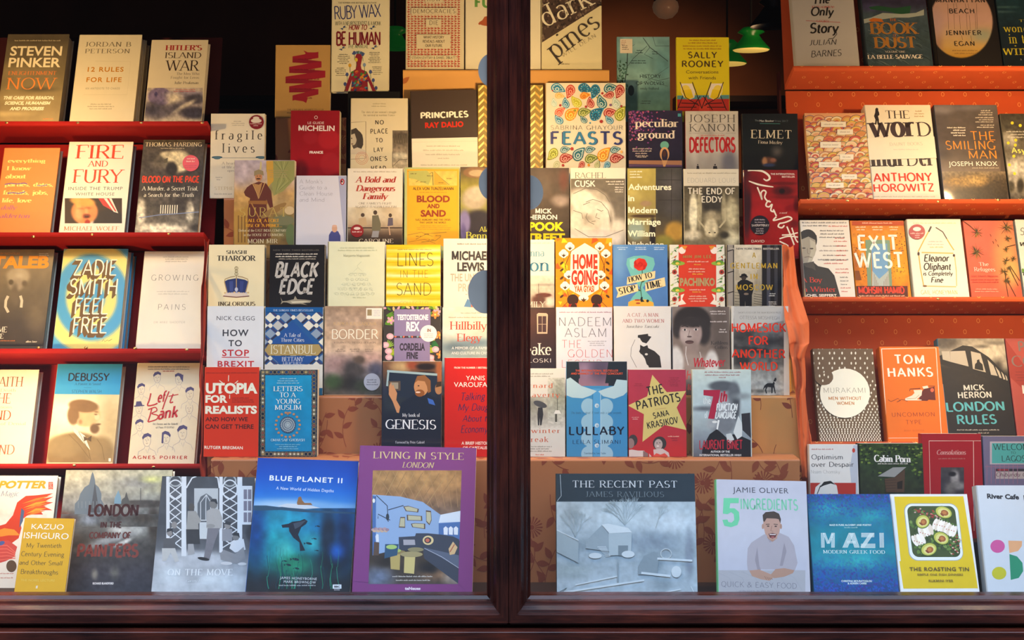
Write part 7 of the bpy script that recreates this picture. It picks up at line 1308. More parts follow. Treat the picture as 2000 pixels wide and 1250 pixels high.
def star(s):
    o = s.op; P = [(320, 160), (462, 330), (650, 318), (558, 480), (655, 700), (440, 650), (224, 815), (238, 545), (82, 460), (270, 370)]; o(('p', P, 'ccb86c'))
    o(('e', 132, 800, 44, 56, '3c3434')); o(('e', 110, 830, 34, 50, '8c706c')); o(('p', [(60, 900), (120, 890), (180, 900), (240, 900), (290, 1000), (60, 1000)], 'c8bcb4')); o(('p', [(230, 900), (280, 930), (280, 1000), (230, 1000)], '7c6460'))
    o(('e', 392, 830, 66, 68, '38302e')); o(('e', 380, 840, 40, 52, 'b09c94')); o(('p', [(340, 990), (330, 890), (420, 880), (480, 920), (500, 1000), (290, 1000), (290, 930)], 'c4b4ac')); o(('p', [(330, 950), (360, 925), (400, 940), (440, 925), (470, 950), (470, 1000), (310, 1000)], 'cc4c3c')); o(('e', 374, 856, 14, 5, 'e4d8cc')); o(('e', 366, 826, 6, 4, '241c1c')); o(('e', 394, 824, 6, 4, '241c1c'))
cb(5, 1227, 1340, 722, 'crimson paperback with a big pale yellow star and two retro people at the foot', 'a82c38', [('g', 76, 112, 660, 1000, ['a43448', 'a83040', 'b02c34', 'b42828'], [(560, 900, 90, 90, 'b82828', 1)], (.03, 60)), ('f', star), ('q', 476, 184, 590, 6, 16, '7c2430'), ('q', 138, 244, 232, 2, 18, '7c2430'), ('q', 112, 570, 200, 2, 18, 'd49c90'), ('q', 472, 756, 590, 1, 20, 'e0a48c'), ('q', 500, 776, 580, 2, 20, '7c2430'),
 ('t', 'THE', 276, 362, 432, 80, 'k', '28201c', -30, .1), ('t', 'PATRIOTS', 172, 502, 600, 80, 'k', '28201c', -88, .06), ('t', 'SANA', 334, 588, 488, 54, 'k', '28201c', -34, .1), ('t', 'KRASIKOV', 276, 688, 578, 62, 'k', '28201c', -60, .08), line([(345, 496), (455, 484)], 2, 'a85c50')], cs=C7, T=.022)
def smoker(s):
    o = s.op
    o(('p', [(800, 1000), (810, 870), (880, 740), (950, 690), (1010, 740), (1050, 780), (1110, 740), (1190, 760), (1280, 800), (1280, 1000)], '1c1a1e')); o(('p', [(1112, 720), (1160, 560), (1200, 640), (1196, 760), (1150, 790)], 'd0d4d0')); o(('p', [(1190, 540), (1275, 530), (1285, 780), (1200, 700)], '2c2a2e')); o(('p', [(1040, 740), (1090, 730), (1120, 790), (1080, 830), (1050, 800)], 'c4c8c4'))
    o(('p', [(960, 600), (978, 604), (960, 696), (946, 692)], 'e8e8e0')); o(('e', 930, 620, 26, 12, 'e0e0d8'))
cb(5, 1352, 1467, 722, 'pale green grey paperback of a blurred smoking man with a giant red numeral', 'c0ccc4', [('g', 704, 112, 1285, 1000, ['c4d0c4', 'b8c8c4', 'b0c0c0', 'a0acac', '788088', '50545c'], [(1030, 470, 150, 230, '8c8e90', .15), (1000, 270, 130, 50, '54585c', .3), (1120, 360, 60, 130, '606468', .3), (960, 430, 100, 60, 'b0b4b4', .7), (1010, 650, 120, 90, '74787c', .3), (1140, 480, 30, 120, '484c50', .5), (830, 490, 110, 22, '606468', .9), (1200, 370, 80, 30, '8c9494', .9), (900, 640, 50, 50, 'a0a4a4', .6)], (.05, 30)), ('f', smoker),
 ('q', 830, 128, 1180, 1, 24, '9c5c58'), ('q', 836, 156, 1170, 1, 24, '9c5c58'), ('q', 970, 180, 1050, 1, 24, '9c5c58'), ('t', 'the', 818, 442, 892, 62, 'k', 'd4dcd8'), ('t', 'of', 830, 580, 860, 60, 'k', 'd4dcd8'), ('p', [(820, 308), (984, 308), (978, 370), (924, 592), (864, 588), (914, 372), (820, 360)], 'a8203c'), ('t', 'th', 980, 422, 1054, 104, 'ui', 'b42c40'), ('t', 'FUNCTION', 944, 508, 1156, 64, 'ui', 'e4e8e4'), ('t', 'LANGUAGE', 934, 584, 1142, 62, 'ui', 'e4e8e4'),
 ('t', 'LAURENT BINET', 780, 884, 1200, 84, 'k', 'b02434'), ('t', 'AUTHOR OF THE', 890, 920, 1076, 20, 'b', 'd8dcd8'), ('t', 'INTERNATIONAL BESTSELLER HHhH', 782, 954, 1188, 20, 'b', 'd8dcd8')], cs=C7, T=.022)

# ---- window bed, right
def farm(s):
    o = s.op; rg = random.Random(12)
    def tree(x, y, a, l, w, d):
        x2, y2 = x+l*math.cos(a), y-l*math.sin(a); o(line([(x, y), (x2, y2)], w, 'a4b4b8'))
        if d: 
            for k in range(3): tree(x2, y2, a+rg.uniform(-.55, .55), l*rg.uniform(.6, .85), w*.62, d-1)
    for k in range(6): tree(670, 440, 1.57+(k-2.5)*.3, 70, 5, 3)
    for k in range(4): tree(330, 520, 1.57+(k-1.5)*.3, 70, 4, 3)
    tree(880, 460, 1.3, 60, 4, 3)
    o(('p', [(400, 550), (510, 440), (556, 500), (560, 620), (400, 600)], '98a8b0')); o(('p', [(510, 438), (552, 430), (690, 460), (716, 490), (560, 496)], 'd4e0e4')); o(('p', [(556, 496), (716, 492), (710, 640), (560, 650)], 'b0c0c6')); o(('p', [(622, 580), (690, 580), (688, 650), (622, 650)], '7c8c94')); o(('e', 690, 640, 44, 24, 'd0dce0')); o(('e', 465, 650, 44, 20, 'd0dce0'))
    for k in range(8): o(line([(480+k*8, 590+k*9), (540+k*4, 588+k*9)], 4, 'd0dce0'))
    o(('p', [(192, 470), (350, 560), (350, 700), (192, 620)], 'a0b0b6')); o(line([(192, 470), (350, 545)], 5, 'd0dce0')); o(('p', [(760, 720), (800, 650), (870, 620), (900, 660), (890, 770), (760, 780)], '8c9ca4')); o(('o', 950, 636, 40, 36, 6, 'c0ccd0')); o(('e', 1020, 760, 34, 40, 'd0dce0'))
    for a, b, c, d, w in ((192, 910, 800, 818, 12), (330, 850, 620, 790, 9), (780, 768, 980, 790, 16), (890, 670, 1130, 684, 14), (920, 905, 1050, 880, 8), (480, 890, 540, 925, 5)): o(line([(a, b), (c, d)], w, 'd0dde2'))
    o(line([(620, 690), (620, 830)], 10, '90a0a8')); o(line([(225, 95), (232, 240), (205, 275)], 4, 'a8b8c0')); o(line([(200, 910), (270, 870), (240, 900)], 4, '687880')); o(line([(1120, 860), (1156, 930)], 4, 'd8e4e8'))
fb(1085, 1357, 925, 1165, 'shrink wrapped landscape book, pale snowy farm photo below a black title band', '303c44', [
 ('g', 180, 280, 1170, 940, ['b4c4ca', 'c0d0d6', 'acbcc4', 'a0b0b8', 'a8b8c0', 'b4c4cc', 'b0c0c8'], [(1000, 420, 140, 60, 'ccdae0', .9), (860, 560, 160, 60, '8c9ca8', .8), (380, 570, 60, 40, '8c9ca4', .7), (1110, 640, 30, 160, '8c98a4', .5), (850, 700, 80, 80, '90a0a8', .6), (300, 750, 120, 50, 'a0b0b4', .8), (920, 850, 60, 60, '94a4ac', .7), (300, 360, 60, 90, 'a4b0b4', .8)], (.10, 30)), ('f', farm),
 ('t', 'THE RECENT PAST', 310, 182, 1026, 46, 'S', 'c8d0d4', 2, .08), ('t', 'JAMES RAVILIOUS', 400, 246, 936, 36, 'L', '788890', 2, .08)], cs=C8, mat='w', lean=11, Y=2.80, T=.02)
def cook(s):
    o = s.op
    o(('p', [(1285, 750), (1905, 750), (1905, 950), (1285, 950)], 'a8a8ac'))
    for k in range(6): o(line([(1290+k*90, 760), (1380+k*90, 800), (1440+k*90, 900)], 2, '989ca2'))
    o(('p', [(1510, 600), (1535, 560), (1620, 505), (1720, 490), (1790, 520), (1828, 580), (1852, 700), (1830, 760), (1700, 745), (1590, 745), (1570, 780), (1510, 750), (1505, 690)], 'a8a2a8'))
    o(('p', [(1575, 590), (1590, 720), (1600, 745), (1580, 760), (1560, 680)], '938d94')); o(('p', [(1760, 560), (1776, 620), (1750, 720), (1730, 720)], '938d94')); o(('p', [(1635, 500), (1660, 560), (1700, 545), (1712, 495)], '98929a'))
    o(('p', [(1520, 752), (1590, 745), (1650, 770), (1700, 790), (1660, 822), (1600, 812), (1540, 790)], 'b08c78')); o(('p', [(1830, 750), (1760, 735), (1700, 742), (1668, 780), (1690, 805), (1760, 795), (1820, 770)], 'ac8874'))
    for k in range(4): o(line([(1625+k*14, 790+k*4), (1640+k*14, 815)], 3, '88644f'))
    o(('p', [(1640, 470), (1706, 470), (1712, 530), (1680, 556), (1645, 530)], 'a88470')); o(('p', [(1616, 400), (1622, 370), (1730, 372), (1736, 420), (1728, 490), (1700, 540), (1664, 540), (1630, 500), (1618, 450)], 'b89280')); o(('e', 1614, 450, 8, 18, 'b08a76')); o(('e', 1738, 450, 7, 18, 'a88470'))
    o(('p', [(1616, 410), (1612, 372), (1632, 352), (1690, 346), (1724, 362), (1738, 400), (1734, 430), (1722, 400), (1700, 396), (1640, 394), (1624, 420)], '443830'))
    o(line([(1634, 436), (1660, 434)], 5, '4c3c34')); o(line([(1688, 434), (1716, 437)], 5, '4c3c34')); o(('e', 1650, 448, 9, 4, '2c2420')); o(('e', 1702, 449, 9, 4, '2c2420')); o(line([(1676, 446), (1668, 480), (1684, 482)], 4, '946c5a'))
    o(('p', [(1652, 500), (1680, 494), (1710, 502), (1700, 526), (1680, 534), (1662, 526)], '5c2c2c')); o(('p', [(1658, 501), (1705, 502), (1700, 509), (1662, 508)], 'd8d0cc')); o(('e', 1682, 524, 13, 7, 'a05c58'))
    o(('p', [(1345, 255), (1450, 255), (1448, 290), (1390, 290), (1386, 325), (1420, 325), (1450, 350), (1454, 400), (1440, 440), (1395, 455), (1350, 445), (1336, 405), (1372, 402), (1378, 420), (1400, 424), (1418, 405), (1414, 365), (1396, 352), (1372, 366), (1340, 362)], '6cc898'))
fb(1398, 1575, 936, 1167, 'pale grey cookbook of a laughing man leaning on his forearms with green title', 'bcbcc4', [('g', 1275, 130, 1915, 760, ['bcbcc6', 'c0c0c8', 'b8bac6'], [], (.02, 60)), ('f', cook),
 ('t', 'JAMIE OLIVER', 1408, 216, 1790, 38, 's', '484850', 8, .06), ('t', 'INGREDIENTS', 1462, 330, 1856, 70, 'k', '7cc4a0', 8, .04), ('t', 'QUICK & EASY FOOD', 1330, 862, 1846, 36, 'n', '585860', 14, .06), ('q', 1450, 888, 1730, 1, 26, '888890')], cs=C8, Y=2.785, lean=16, spine='6cc898', T=.026, dy=4)
def mazi(s):
    o = s.op
    def st(poly, n=6):
        for k in range(n): o(line([(x+k*5.4, y) for x, y in poly], 3.2, 'ccdcd8'))
    st([(136, 700), (134, 612)], 4); st([(146, 612), (170, 676)], 3); st([(198, 612), (172, 676)], 3); st([(196, 700), (196, 612)], 4)
    st([(262, 700), (300, 612)]); st([(334, 700), (304, 612)]); st([(372, 614), (440, 614)], 2)
    for k in range(5): o(line([(372, 614+k*5.4), (450, 614+k*5.4)], 3.2, 'ccdcd8')); o(line([(370, 700-k*5.4), (456, 700-k*5.4)], 3.2, 'ccdcd8')); 
    st([(368, 698), (424, 616)], 5); st([(484, 700), (482, 612)], 5)
    for k in range(3): o(line([(286, 672-k*5.4), (340, 672-k*5.4)], 3.2, 'ccdcd8'))
def mfn(X_, Y_, A):
    n = vnoise(X_/7, Y_/7, 3, 2); t = np.clip(np.abs(Y_-660)/300-.25+.35*(vnoise(X_/60, Y_/60, 5)-.5), 0, 1); m = (np.clip((n-.42)*6, 0, 1)*np.clip(t*1.6, 0, 1))[..., None]
    c = np.where(vnoise(X_/9, Y_/9, 8, 1)[..., None] > .6, rgb('3c2c84'), rgb('1c50a8')); return A*(1-m)+c*m
fb(1575, 1738, 965, 1158, 'deep turquoise and violet speckled cookbook with striped white letters', '0c5c84', [('g', 40, 370, 615, 975, ['104878', '0c6884', '0c7c8c', '0c7c8c', '0c6088', '103c78'], [(180, 470, 100, 40, '1c9498', 1), (420, 520, 80, 40, '1c9098', 1), (350, 780, 120, 40, '28a0a4', 1), (170, 760, 80, 40, '1c90a0', 1), (480, 640, 90, 50, '0c6c8c', 1)], (.14, 50), mfn), ('f', mazi),
 ('t', "MAZI IS PURE ALCHEMY AND POETRY", 184, 570, 434, 10, 'b', 'd0e4e0'), ('q', 272, 576, 350, 1, 18, '88b8bc'), ('t', 'MODERN GREEK FOOD', 146, 734, 514, 20, 'S', 'd0e4e0', 2, .08), ('t', 'CHRISTINA MOURATOGLOU', 254, 904, 436, 11, 'b', 'd0e4e0'), ('t', '& ADRIEN CARRE', 292, 918, 404, 11, 'b', 'd0e4e0')], cs=D5, Y=2.80, lean=20, T=.03)
def tin(s):
    o = s.op; rg = random.Random(21)
    def rr(x0, y0, x1, y1, r, c, sh=0):
        P = []
        for cx, cy, a0 in ((x1-r, y0+r, -90), (x1-r, y1-r, 0), (x0+r, y1-r, 90), (x0+r, y0+r, 180)):
            for k in range(7): a = R(a0+k*15); P.append((cx+r*math.cos(a)+sh*(cy+r*math.sin(a)-y0)/(y1-y0), cy+r*math.sin(a)))
        o(('p', P, c))
    rr(622, 436, 946, 778, 50, '98a0a0', 38); rr(627, 440, 943, 774, 48, 'dce4e4', 38); rr(642, 452, 928, 756, 36, '3c4c24', 38)
    for i in range(150):
        x, y = rg.uniform(655, 925), rg.uniform(462, 745); x += (y-450)*.1; o(('e', x, y, rg.uniform(7, 16), rg.uniform(4, 9), ['4c6c28', '5c7c34', '34481c', '708c44', '2c3c1c'][i % 5], rg.uniform(0, 180)))
    for i in range(50): x, y = rg.uniform(700, 830), rg.uniform(460, 500); o(('e', x+rg.uniform(-30, 60), y+rg.uniform(0, 40), 6, 4, ['9c3830', 'c8a898', '8c2c2c'][i % 3]))
    for cx, cy, n, ang in ((830, 560, 6, 20), (900, 590, 4, 20), (745, 610, 5, -20), (710, 660, 4, -30)):
        for k in range(n): o(('e', cx+k*15-20, cy+k*5*(1 if ang > 0 else -1), 13, 36, ['ece4d8', 'dcd0bc', 'f0ece0'][k % 3], ang)); o(('e', cx+k*15-22, cy+k*4, 3, 3, 'b04c30'))
    for cx, cy, rx, ry, a in ((862, 490, 54, 36, 20), (737, 545, 44, 42, -20), (848, 644, 50, 38, 25), (774, 710, 50, 40, -15)):
        o(('e', cx, cy, rx, ry, '4c6424', a)); o(('e', cx, cy, rx*.9, ry*.88, 'b8bc50', a)); o(('e', cx+2, cy+2, rx*.7, ry*.68, 'd4d080', a)); o(('e', cx+6, cy+3, rx*.42, ry*.46, '98582c', a)); o(('e', cx+4, cy+2, rx*.24, ry*.26, 'b8783c', a)); o(('e', cx-10, cy+14, 14, 5, '7c3c20', 40))
    for i in range(30): o(('e', rg.uniform(900, 965), rg.uniform(620, 740), 6, 4, ['9c3830', 'd0b8a0', '708c44'][i % 3]))
fb(1738, 1889, 965, 1157, 'yellow and white cookbook with a dish of halved avocados and chicken', 'd8dcdc', [('p', [(568, 396), (980, 394), (1068, 942), (624, 944)], 'd4b80c'), ('g', 590, 780, 1045, 940, ['d4b80c', 'd0b408'], [], (.0, 10)), ('p', [(545, 770), (597, 770), (624, 950), (600, 950)], 'd8dcdc'), ('p', [(1040, 770), (1092, 770), (1092, 950), (1068, 950)], 'd8dcdc'), ('f', tin), ('t', 'THE ROASTING TIN', 660, 838, 1014, 22, 'b', '5c5024', 0, .08), ('t', 'SIMPLE ONE DISH DINNERS', 706, 866, 978, 12, 'b', '7c6c28', 0, .08), ('t', 'RUKMINI IYER', 774, 904, 920, 14, 'b', '6c5c24', 0, .08)], cs=D5, Y=2.80, lean=22, T=.022)
fb(1906, 2080, 948, 1160, 'white cookbook with pink and yellow dots and orange and green half circles, far right', 'ccd4da', [('t', 'River Cafe', 1122, 406, 1312, 28, 'x', '2c2c30', 6), ('t', 'London', 1340, 416, 1480, 28, 'x', '2c2c30'), ('e', 1184, 692, 43, 39, 'c85894'), ('e', 1193, 852, 43, 38, 'c0bc2c'), ('p', [(1247, 658), (1330, 660), (1328, 690), (1306, 720), (1254, 732)], 'e0a878'), ('p', [(1254, 738), (1300, 752), (1332, 790), (1336, 840), (1310, 880), (1262, 892)], '2c8c68'), ('p', [(1345, 658), (1420, 660), (1420, 730), (1350, 730)], '48608c')], cs=D5, Y=2.80, lean=17, T=.03, spine='b8c0c4')
lowz = at(0, 1052, 2.935).z
mbx = sbox('display_riser', (.70, 2.90, FLOORZ+.0003), (1.30, 3.0, lowz-.0006), M_FLOORW, kind=None, bevel=.002)
tag(mbx, 'low dark box behind the cookbooks at the foot of the right hand case', 'display box', 'paper covered risers')
def sb(x0, x1, yt, label, base, art, **k): return bk(k.pop('kind', 'p'), k.pop('Y', 2.94), x0, x1, yt, 1052, label, base, art, lean=k.pop('lean', 7), T=k.pop('T', .02), cs=D5, group='books on the low box at the right', **k)
sb(1580, 1675, 868, 'white paperback with black two line title over a red band and inked head', 'd4d0c8', [('p', [(326, 90), (352, 90), (352, 380), (320, 380), (304, 230)], 'b0b4bc'), ('r', 58, 314, 340, 600, 'a82c20'), ('p', [(90, 400), (100, 340), (140, 306), (190, 300), (226, 330), (238, 400), (238, 600), (90, 600)], 'd0ccc4'), ('p', [(120, 345), (150, 308), (190, 302), (220, 326), (190, 318), (150, 330)], '1c1a1a'), line([(110, 380), (130, 330)], 5, '1c1a1a'), line([(160, 390), (190, 380)], 4, '1c1a1a'), ('q', 76, 110, 205, 1, 20, 'b87870'), ('t', 'Optimism', 76, 174, 262, 28, 'h', '282628', 0, .02), ('t', 'over Despair', 76, 218, 328, 28, 'h', '282628', 0, .02), ('t', 'Noam Chomsky', 74, 258, 246, 20, 'n', '8c8880'), ('e', 327, 121, 9, 13, 'b83c2c')])
def cabin(s):
    o = s.op; rg = random.Random(4)
    for i in range(160): o(('e', rg.uniform(360, 738), 90+abs(rg.gauss(0, 70)), rg.uniform(4, 11), rg.uniform(3, 8), ['2c4014', '486024', '1c2c10', '6c8034', '142010'][i % 5]))
    o(('p', [(470, 275), (560, 222), (640, 220), (570, 280)], '8c8c88')); o(('p', [(510, 290), (570, 282), (632, 232), (628, 370), (520, 370)], '4c3828')); o(('p', [(585, 310), (618, 300), (616, 350), (586, 350)], '20180f')); 
    for k in range(5): o(line([(512, 300+k*16), (580, 296+k*16)], 3, '382a1e'))
sb(1677, 1802, 866, 'dark forest hardback with a small timber cabin and white serif title', '1c2414', [('g', 355, 78, 745, 600, ['2c3c14', '28381c', '242c1a', '20241c', '1c201a'], [(560, 340, 120, 30, '283018', .8)], (.35, 22)), ('f', cabin), ('t', 'Cabin Porn', 448, 188, 668, 40, 'B', 'e8e4dc', 4), ('q', 470, 196, 650, 1, 22, 'c0bcb0')], kind='h', T=.03)
sb(1799, 1916, 847, 'crimson hardback with thin frame and a dark engraved picture of a seated woman', '98141c', [line([(1086, 64), (776, 64), (788, 600)], 3, 'd8b0a0'), line([(776, 64), (1040, 64), (1044, 600)], 4, 'd8b0a0'), ('T', 'Consolations', 822, 146, 996, 28, 'Bi', 'd8948c'), ('q', 832, 166, 990, 1, 26, 'a86058'), ('g', 846, 222, 984, 420, ['403c3c', '38343a', '2c282a'], [(930, 290, 24, 50, '9c9894', .5), (950, 330, 40, 24, '807c78', .6), (915, 262, 22, 14, '18161a', .4), (900, 350, 30, 40, '605c58', .7)], (.2, 20))], kind='h', T=.026)
sb(1919, 2045, 852, 'mauve paperback with turquoise signboard title on a stilted frame, right edge', '6c647c', [('r', 1138, 68, 1500, 204, 'b0a4a8'), ('r', 1150, 78, 1490, 198, '4c9c94'), ('t', 'WELCOME', 1158, 118, 1400, 36, 'h', '24302c', 0, .02), ('t', 'TO', 1262, 142, 1292, 14, 'h', '24302c'), ('t', 'LAGOS', 1210, 186, 1350, 34, 'h', '24302c', 0, .02), ('r', 1168, 230, 1500, 288, '342c34'), ('r', 1172, 246, 1500, 290, 'a89c98'), ('t', 'Chibundu Onuzo', 1176, 276, 1430, 24, 'hi', '4c3438'), ('r', 1184, 232, 1246, 242, '8c2c34'), *[line([(1120+k*26, 206), (1120+k*26, 320)], 4, '8c6478') for k in range(8)], line([(1108, 218), (1340, 218)], 4, '8c6478')], spine='5c5c7c', T=.024)

# ---- ringed case
rb(0, 1541, 1662, -56, 'grey white jacket with black brush handwriting over struck out red words, end of top ledge', 'b4b0b0', [
 ('t', 'The', 220, 34, 360, 60, 'ki', '24201f', -10), ('t', 'THE ONLY', 196, 70, 390, 20, 'S', 'a83c34'), line([(196, 62), (392, 60)], 3, 'a83c34'), ('t', 'Only', 192, 132, 392, 70, 'ki', '24201f'), ('t', 'STORY', 240, 190, 352, 20, 'S', 'a83c34'), line([(148, 176), (440, 190)], 4, 'a83c34'),
 ('t', 'Story', 182, 280, 436, 80, 'ki', '24201f', -6), line([(400, 250), (410, 290), (380, 326), (340, 330)], 6, '24201f'), ('t', 'JULIAN', 178, 384, 414, 44, 'hi', '24201f', -6), ('t', 'BARNES', 194, 486, 456, 52, 'hi', '24201f', -14)], cs=D1)
def waves(s):
    o = s.op; rg = random.Random(14)
    for i in range(70):
        x, y = rg.uniform(610, 1150), rg.uniform(170, 550); L_ = rg.uniform(40, 110); o(line([(x, y), (x+L_*.5, y+L_*.16), (x+L_, y+L_*.5)], rg.uniform(2, 6), ['5c6c74', '24343c', '3c4c58', '7c8888', '1c2830'][i % 5])+(lambda t: 1-.8*abs(t-.5),))
    o(('p', [(680, 60), (760, 50), (900, 70), (1040, 50), (1030, 110), (960, 130), (860, 100), (700, 80)], '244c34')); o(('p', [(610, 170), (700, 150), (800, 110), (960, 120), (1080, 110), (1150, 80), (1150, 130), (1020, 150), (900, 150), (760, 170), (640, 200)], '98a09c')); o(('p', [(680, 170), (720, 152), (790, 160), (810, 190), (760, 184), (700, 186)], 'b86420'))
rb(0, 1680, 1806, -20, 'stormy dark sea hardback with bronze engraved capitals and a green boat', '2c3c48', [('g', 560, -80, 1200, 560, ['38344c', '302c44', '40505c', '384854', '34444c', '2c3c48', '3c4c54'], [(700, 60, 60, 30, '48446c', .9), (900, 330, 200, 40, '44545f', .8, 20)], (.2, 40)), ('f', waves),
 ('T', 'THE', 860, 180, 920, 22, 'B', 'b86c3c'), ('T', 'BOOK', 690, 288, 1110, 92, 'B', 'b07c3c', -2), ('T', 'DUST', 726, 408, 1086, 90, 'B', 'b07c3c', -4), ('t', 'OF', 890, 310, 920, 20, 'S', 'b86c3c'), ('t', 'VOLUME ONE', 820, 448, 992, 16, 'S', 'c0b8b0'), ('t', 'LA BELLE SAUVAGE', 672, 500, 1140, 32, 'B', 'd8d0c8', -4)], cs=D1, T=.034)
def strings(s):
    o = s.op
    for x, a, b in ((1352, 30, 250), (1402, 30, 250), (1424, 30, 74), (1452, 130, 250), (1500, 30, 74), (1510, 110, 250), (1536, 130, 250), (1524, 30, 74), (1596, 30, 250), (1584, 110, 250), (1470, 300, 340), (1548, 300, 350)): o(line([(x, a), (x+8, b)], 2.5, '3c3430'))
rb(0, 1813, 1936, -40, 'black hardback with a great peach and gold moon crossed by thin strings', '181414', [('e', 1466, 190, 282, 314, '242024'), ('g', 1190, -60, 1740, 510, ['b09080', 'b89488', 'b8948c', 'b09478', 'b09058', 'a87c24'], [(1240, 380, 60, 120, '8c6c5c', .8), (1650, 300, 90, 50, '8c9080', .9), (1250, 200, 60, 120, 'a88c90', .9)], (.03, 50), lambda X_, Y_, A: (lambda m: A*m+rgb('181414')*(1-m))(np.clip((1-np.sqrt(((X_-1466)/272)**2+((Y_-190)/306)**2))*30, 0, 1)[..., None])), ('f', strings),
 ('t', 'MANHATTAN', 1256, 20, 1670, 36, 'k', '201c1c', 0, .12), ('t', 'BEACH', 1366, 112, 1580, 36, 'k', '201c1c', 0, .12), ('t', 'JENNIFER', 1334, 296, 1642, 36, 'k', '201c1c', 0, .12), ('t', 'EGAN', 1410, 388, 1582, 36, 'k', '201c1c', 0, .12), ('q', 1390, 424, 1614, 1, 20, '7c5c34'), ('q', 1410, 448, 1600, 1, 20, '7c5c34')], cs=D1)
rb(0, 1939, 2062, -40, 'dark teal hardback with yellow serif lower case words, cut by the right edge', '182830', [('g', 1735, -60, 2300, 555, ['1c3844', '1c3440', '142430', '101c28', '0c141c'], [(1830, 60, 100, 8, '3c5c64', .9), (1800, 100, 100, 8, '3c5864', .9)], (.16, 26)), ('t', 'THE', 1960, 186, 2080, 20, 'S', 'a8a034'), ('t', 'wonder', 1826, 272, 2120, 64, 'S', 'b4a828', 0, .1), ('t', 'in the', 1876, 368, 2100, 80, 'S', 'b4a828', 0, .1), ('t', 'wind', 1816, 466, 2100, 84, 'S', 'b4a828', 0, .1), ('t', 'A', 1968, 512, 1982, 14, 'S', 'a8a8a0')], cs=D1)
def scallops(s):
    rg = random.Random(11); cols = ['d8a070', 'cc8c4c', 'e0c090', 'c87040', 'd8b050', 'e0d0a8', 'c05848', 'd0a858', 'e8c89c']; edge = ['4c3468', '38508c', '7c2c28', '5c4824', '387858', '8c3c34']
    for j in range(17):
        for i in range(8):
            x = 110+i*78+(39 if j % 2 else 0)+rg.uniform(-12, 12); y = 170+j*44+rg.uniform(-8, 8); r = rg.uniform(46, 62); c = edge[rg.randrange(6)]
            for k, (rr_, cc) in enumerate(((1, c), (.92, cols[rg.randrange(9)]), (.62, cols[rg.randrange(9)]), (.3, cols[rg.randrange(9)]))): s.op(('p', [(x+r*rr_*math.cos(a), y+30-r*rr_*.85*math.sin(a)) for a in [math.pi*q/14 for q in range(15)]], cc))
    for x0, y0, x1, y1 in ((274, 210, 486, 256), (412, 276, 546, 320), (268, 382, 444, 432), (434, 488, 550, 532), (256, 552, 426, 598), (450, 656, 580, 698), (316, 728, 466, 772)): s.op(('r', x0, y0, x1, y1, 'e8e0c8')); s.op(('q', x0+24, (y0+y1)/2-6, x1-24, 1, 26, 'b0a48c'))
rb(1, 1571, 1689, 221, 'paperback covered in overlapping fan scales with seven small blank labels', 'd8a070', [('f', scallops)], cs=D2, kind='p', T=.022)
rb(1, 1688, 1817, 205, 'tall white hardback with cracked black serif letters, a standing figure and a wide paper band', 'e4dcc4', [
 ('p', [(736, 130), (738, 96), (750, 88), (762, 96), (762, 112), (770, 132), (772, 150), (760, 160), (768, 190), (768, 228), (756, 232), (752, 196), (746, 232), (734, 232), (738, 190), (726, 160)], '241c18'),
 ('t', 'THE', 828, 180, 1030, 66, 'S', '40342e'), ('t', 'e', 974, 174, 1030, 100, 'B', '40342e') if 0 else ('q', 1068, 112, 1150, 3, 22, 'a89060'), ('t', 'wor', 674, 338, 1082, 184, 'B', '3c2c2c', -8), ('t', 'D', 1094, 330, 1218, 116, 'S', '3c2c2c', -3), ('t', 'mur', 696, 588, 990, 150, 'B', '3c302c', -5), ('t', 'D', 1004, 583, 1104, 96, 'S', '3c302c', -2), ('t', 'er', 1114, 581, 1236, 150, 'B', '3c302c', -2),
 ('t', 'ANTHONY', 722, 716, 1224, 68, 'k', 'd0381c', -6, .02), ('t', 'HOROWITZ', 724, 802, 1240, 62, 'k', 'd0381c', -6, .02), ('q', 722, 838, 1244, 1, 26, 'b8ae94'),
 ('part', 'paper_band', .0006, [('p', [(600, 352), (1300, 334), (1300, 516), (600, 536)], 'e8e0c8'), ('t', 'DAUNT BOOKS', 858, 414, 1138, 26, 'S', 'c0b8a4', -6, .06), ('q', 890, 440, 1100, 1, 30, 'd0c8b4')])], cs=D2, T=.036, mat='m')
rb(1, 1823, 1947, 205, 'grey cloud and night city hardback with orange four word title and white author', '4c4038', [('g', 1225, 60, 1800, 640, ['5c5858', '544c48', '4a403a', '54483f', '6a5c50'], [(1300, 110, 80, 30, '807c80', .9), (1500, 90, 160, 20, '6c686c', .9), (1660, 480, 140, 40, '443a34', .9), (1320, 480, 60, 30, '443a34', .9)], (.14, 60)), ('g', 1270, 630, 1860, 870, ['7c6c54', '3c3020', '30261a', '2c241c'], [(1450, 720, 160, 40, '8c6c34', .9), (1600, 700, 80, 40, 'a8884c', .9), (1350, 770, 60, 30, '5c4420', .9)], (.5, 14)),
 ('q', 1634, 108, 1712, 1, 20, 'd0c8b8', 'r'), ('q', 1606, 126, 1730, 2, 18, 'd0c8b8', 'r'), ('q', 1564, 168, 1740, 3, 18, 'd0c8b8', 'r'), ('q', 1590, 232, 1744, 2, 18, 'd0c8b8', 'r'), ('q', 1346, 252, 1512, 4, 22, 'e8e0d0', 'r'), ('t', 'THE', 1552, 362, 1756, 70, 'h', 'dc8a24', 0, .05), ('t', 'SMILING', 1340, 442, 1762, 70, 'h', 'dc8a24', 0, .05), ('t', 'MAN', 1536, 520, 1770, 66, 'h', 'dc8a24', 0, .05), ('t', 'JOSEPH KNOX', 1362, 584, 1776, 40, 's', 'e8e4d8', -2, .03), ('q', 1560, 594, 1784, 1, 24, 'a89c88')], cs=D2, mat='g', spine='3c4454')
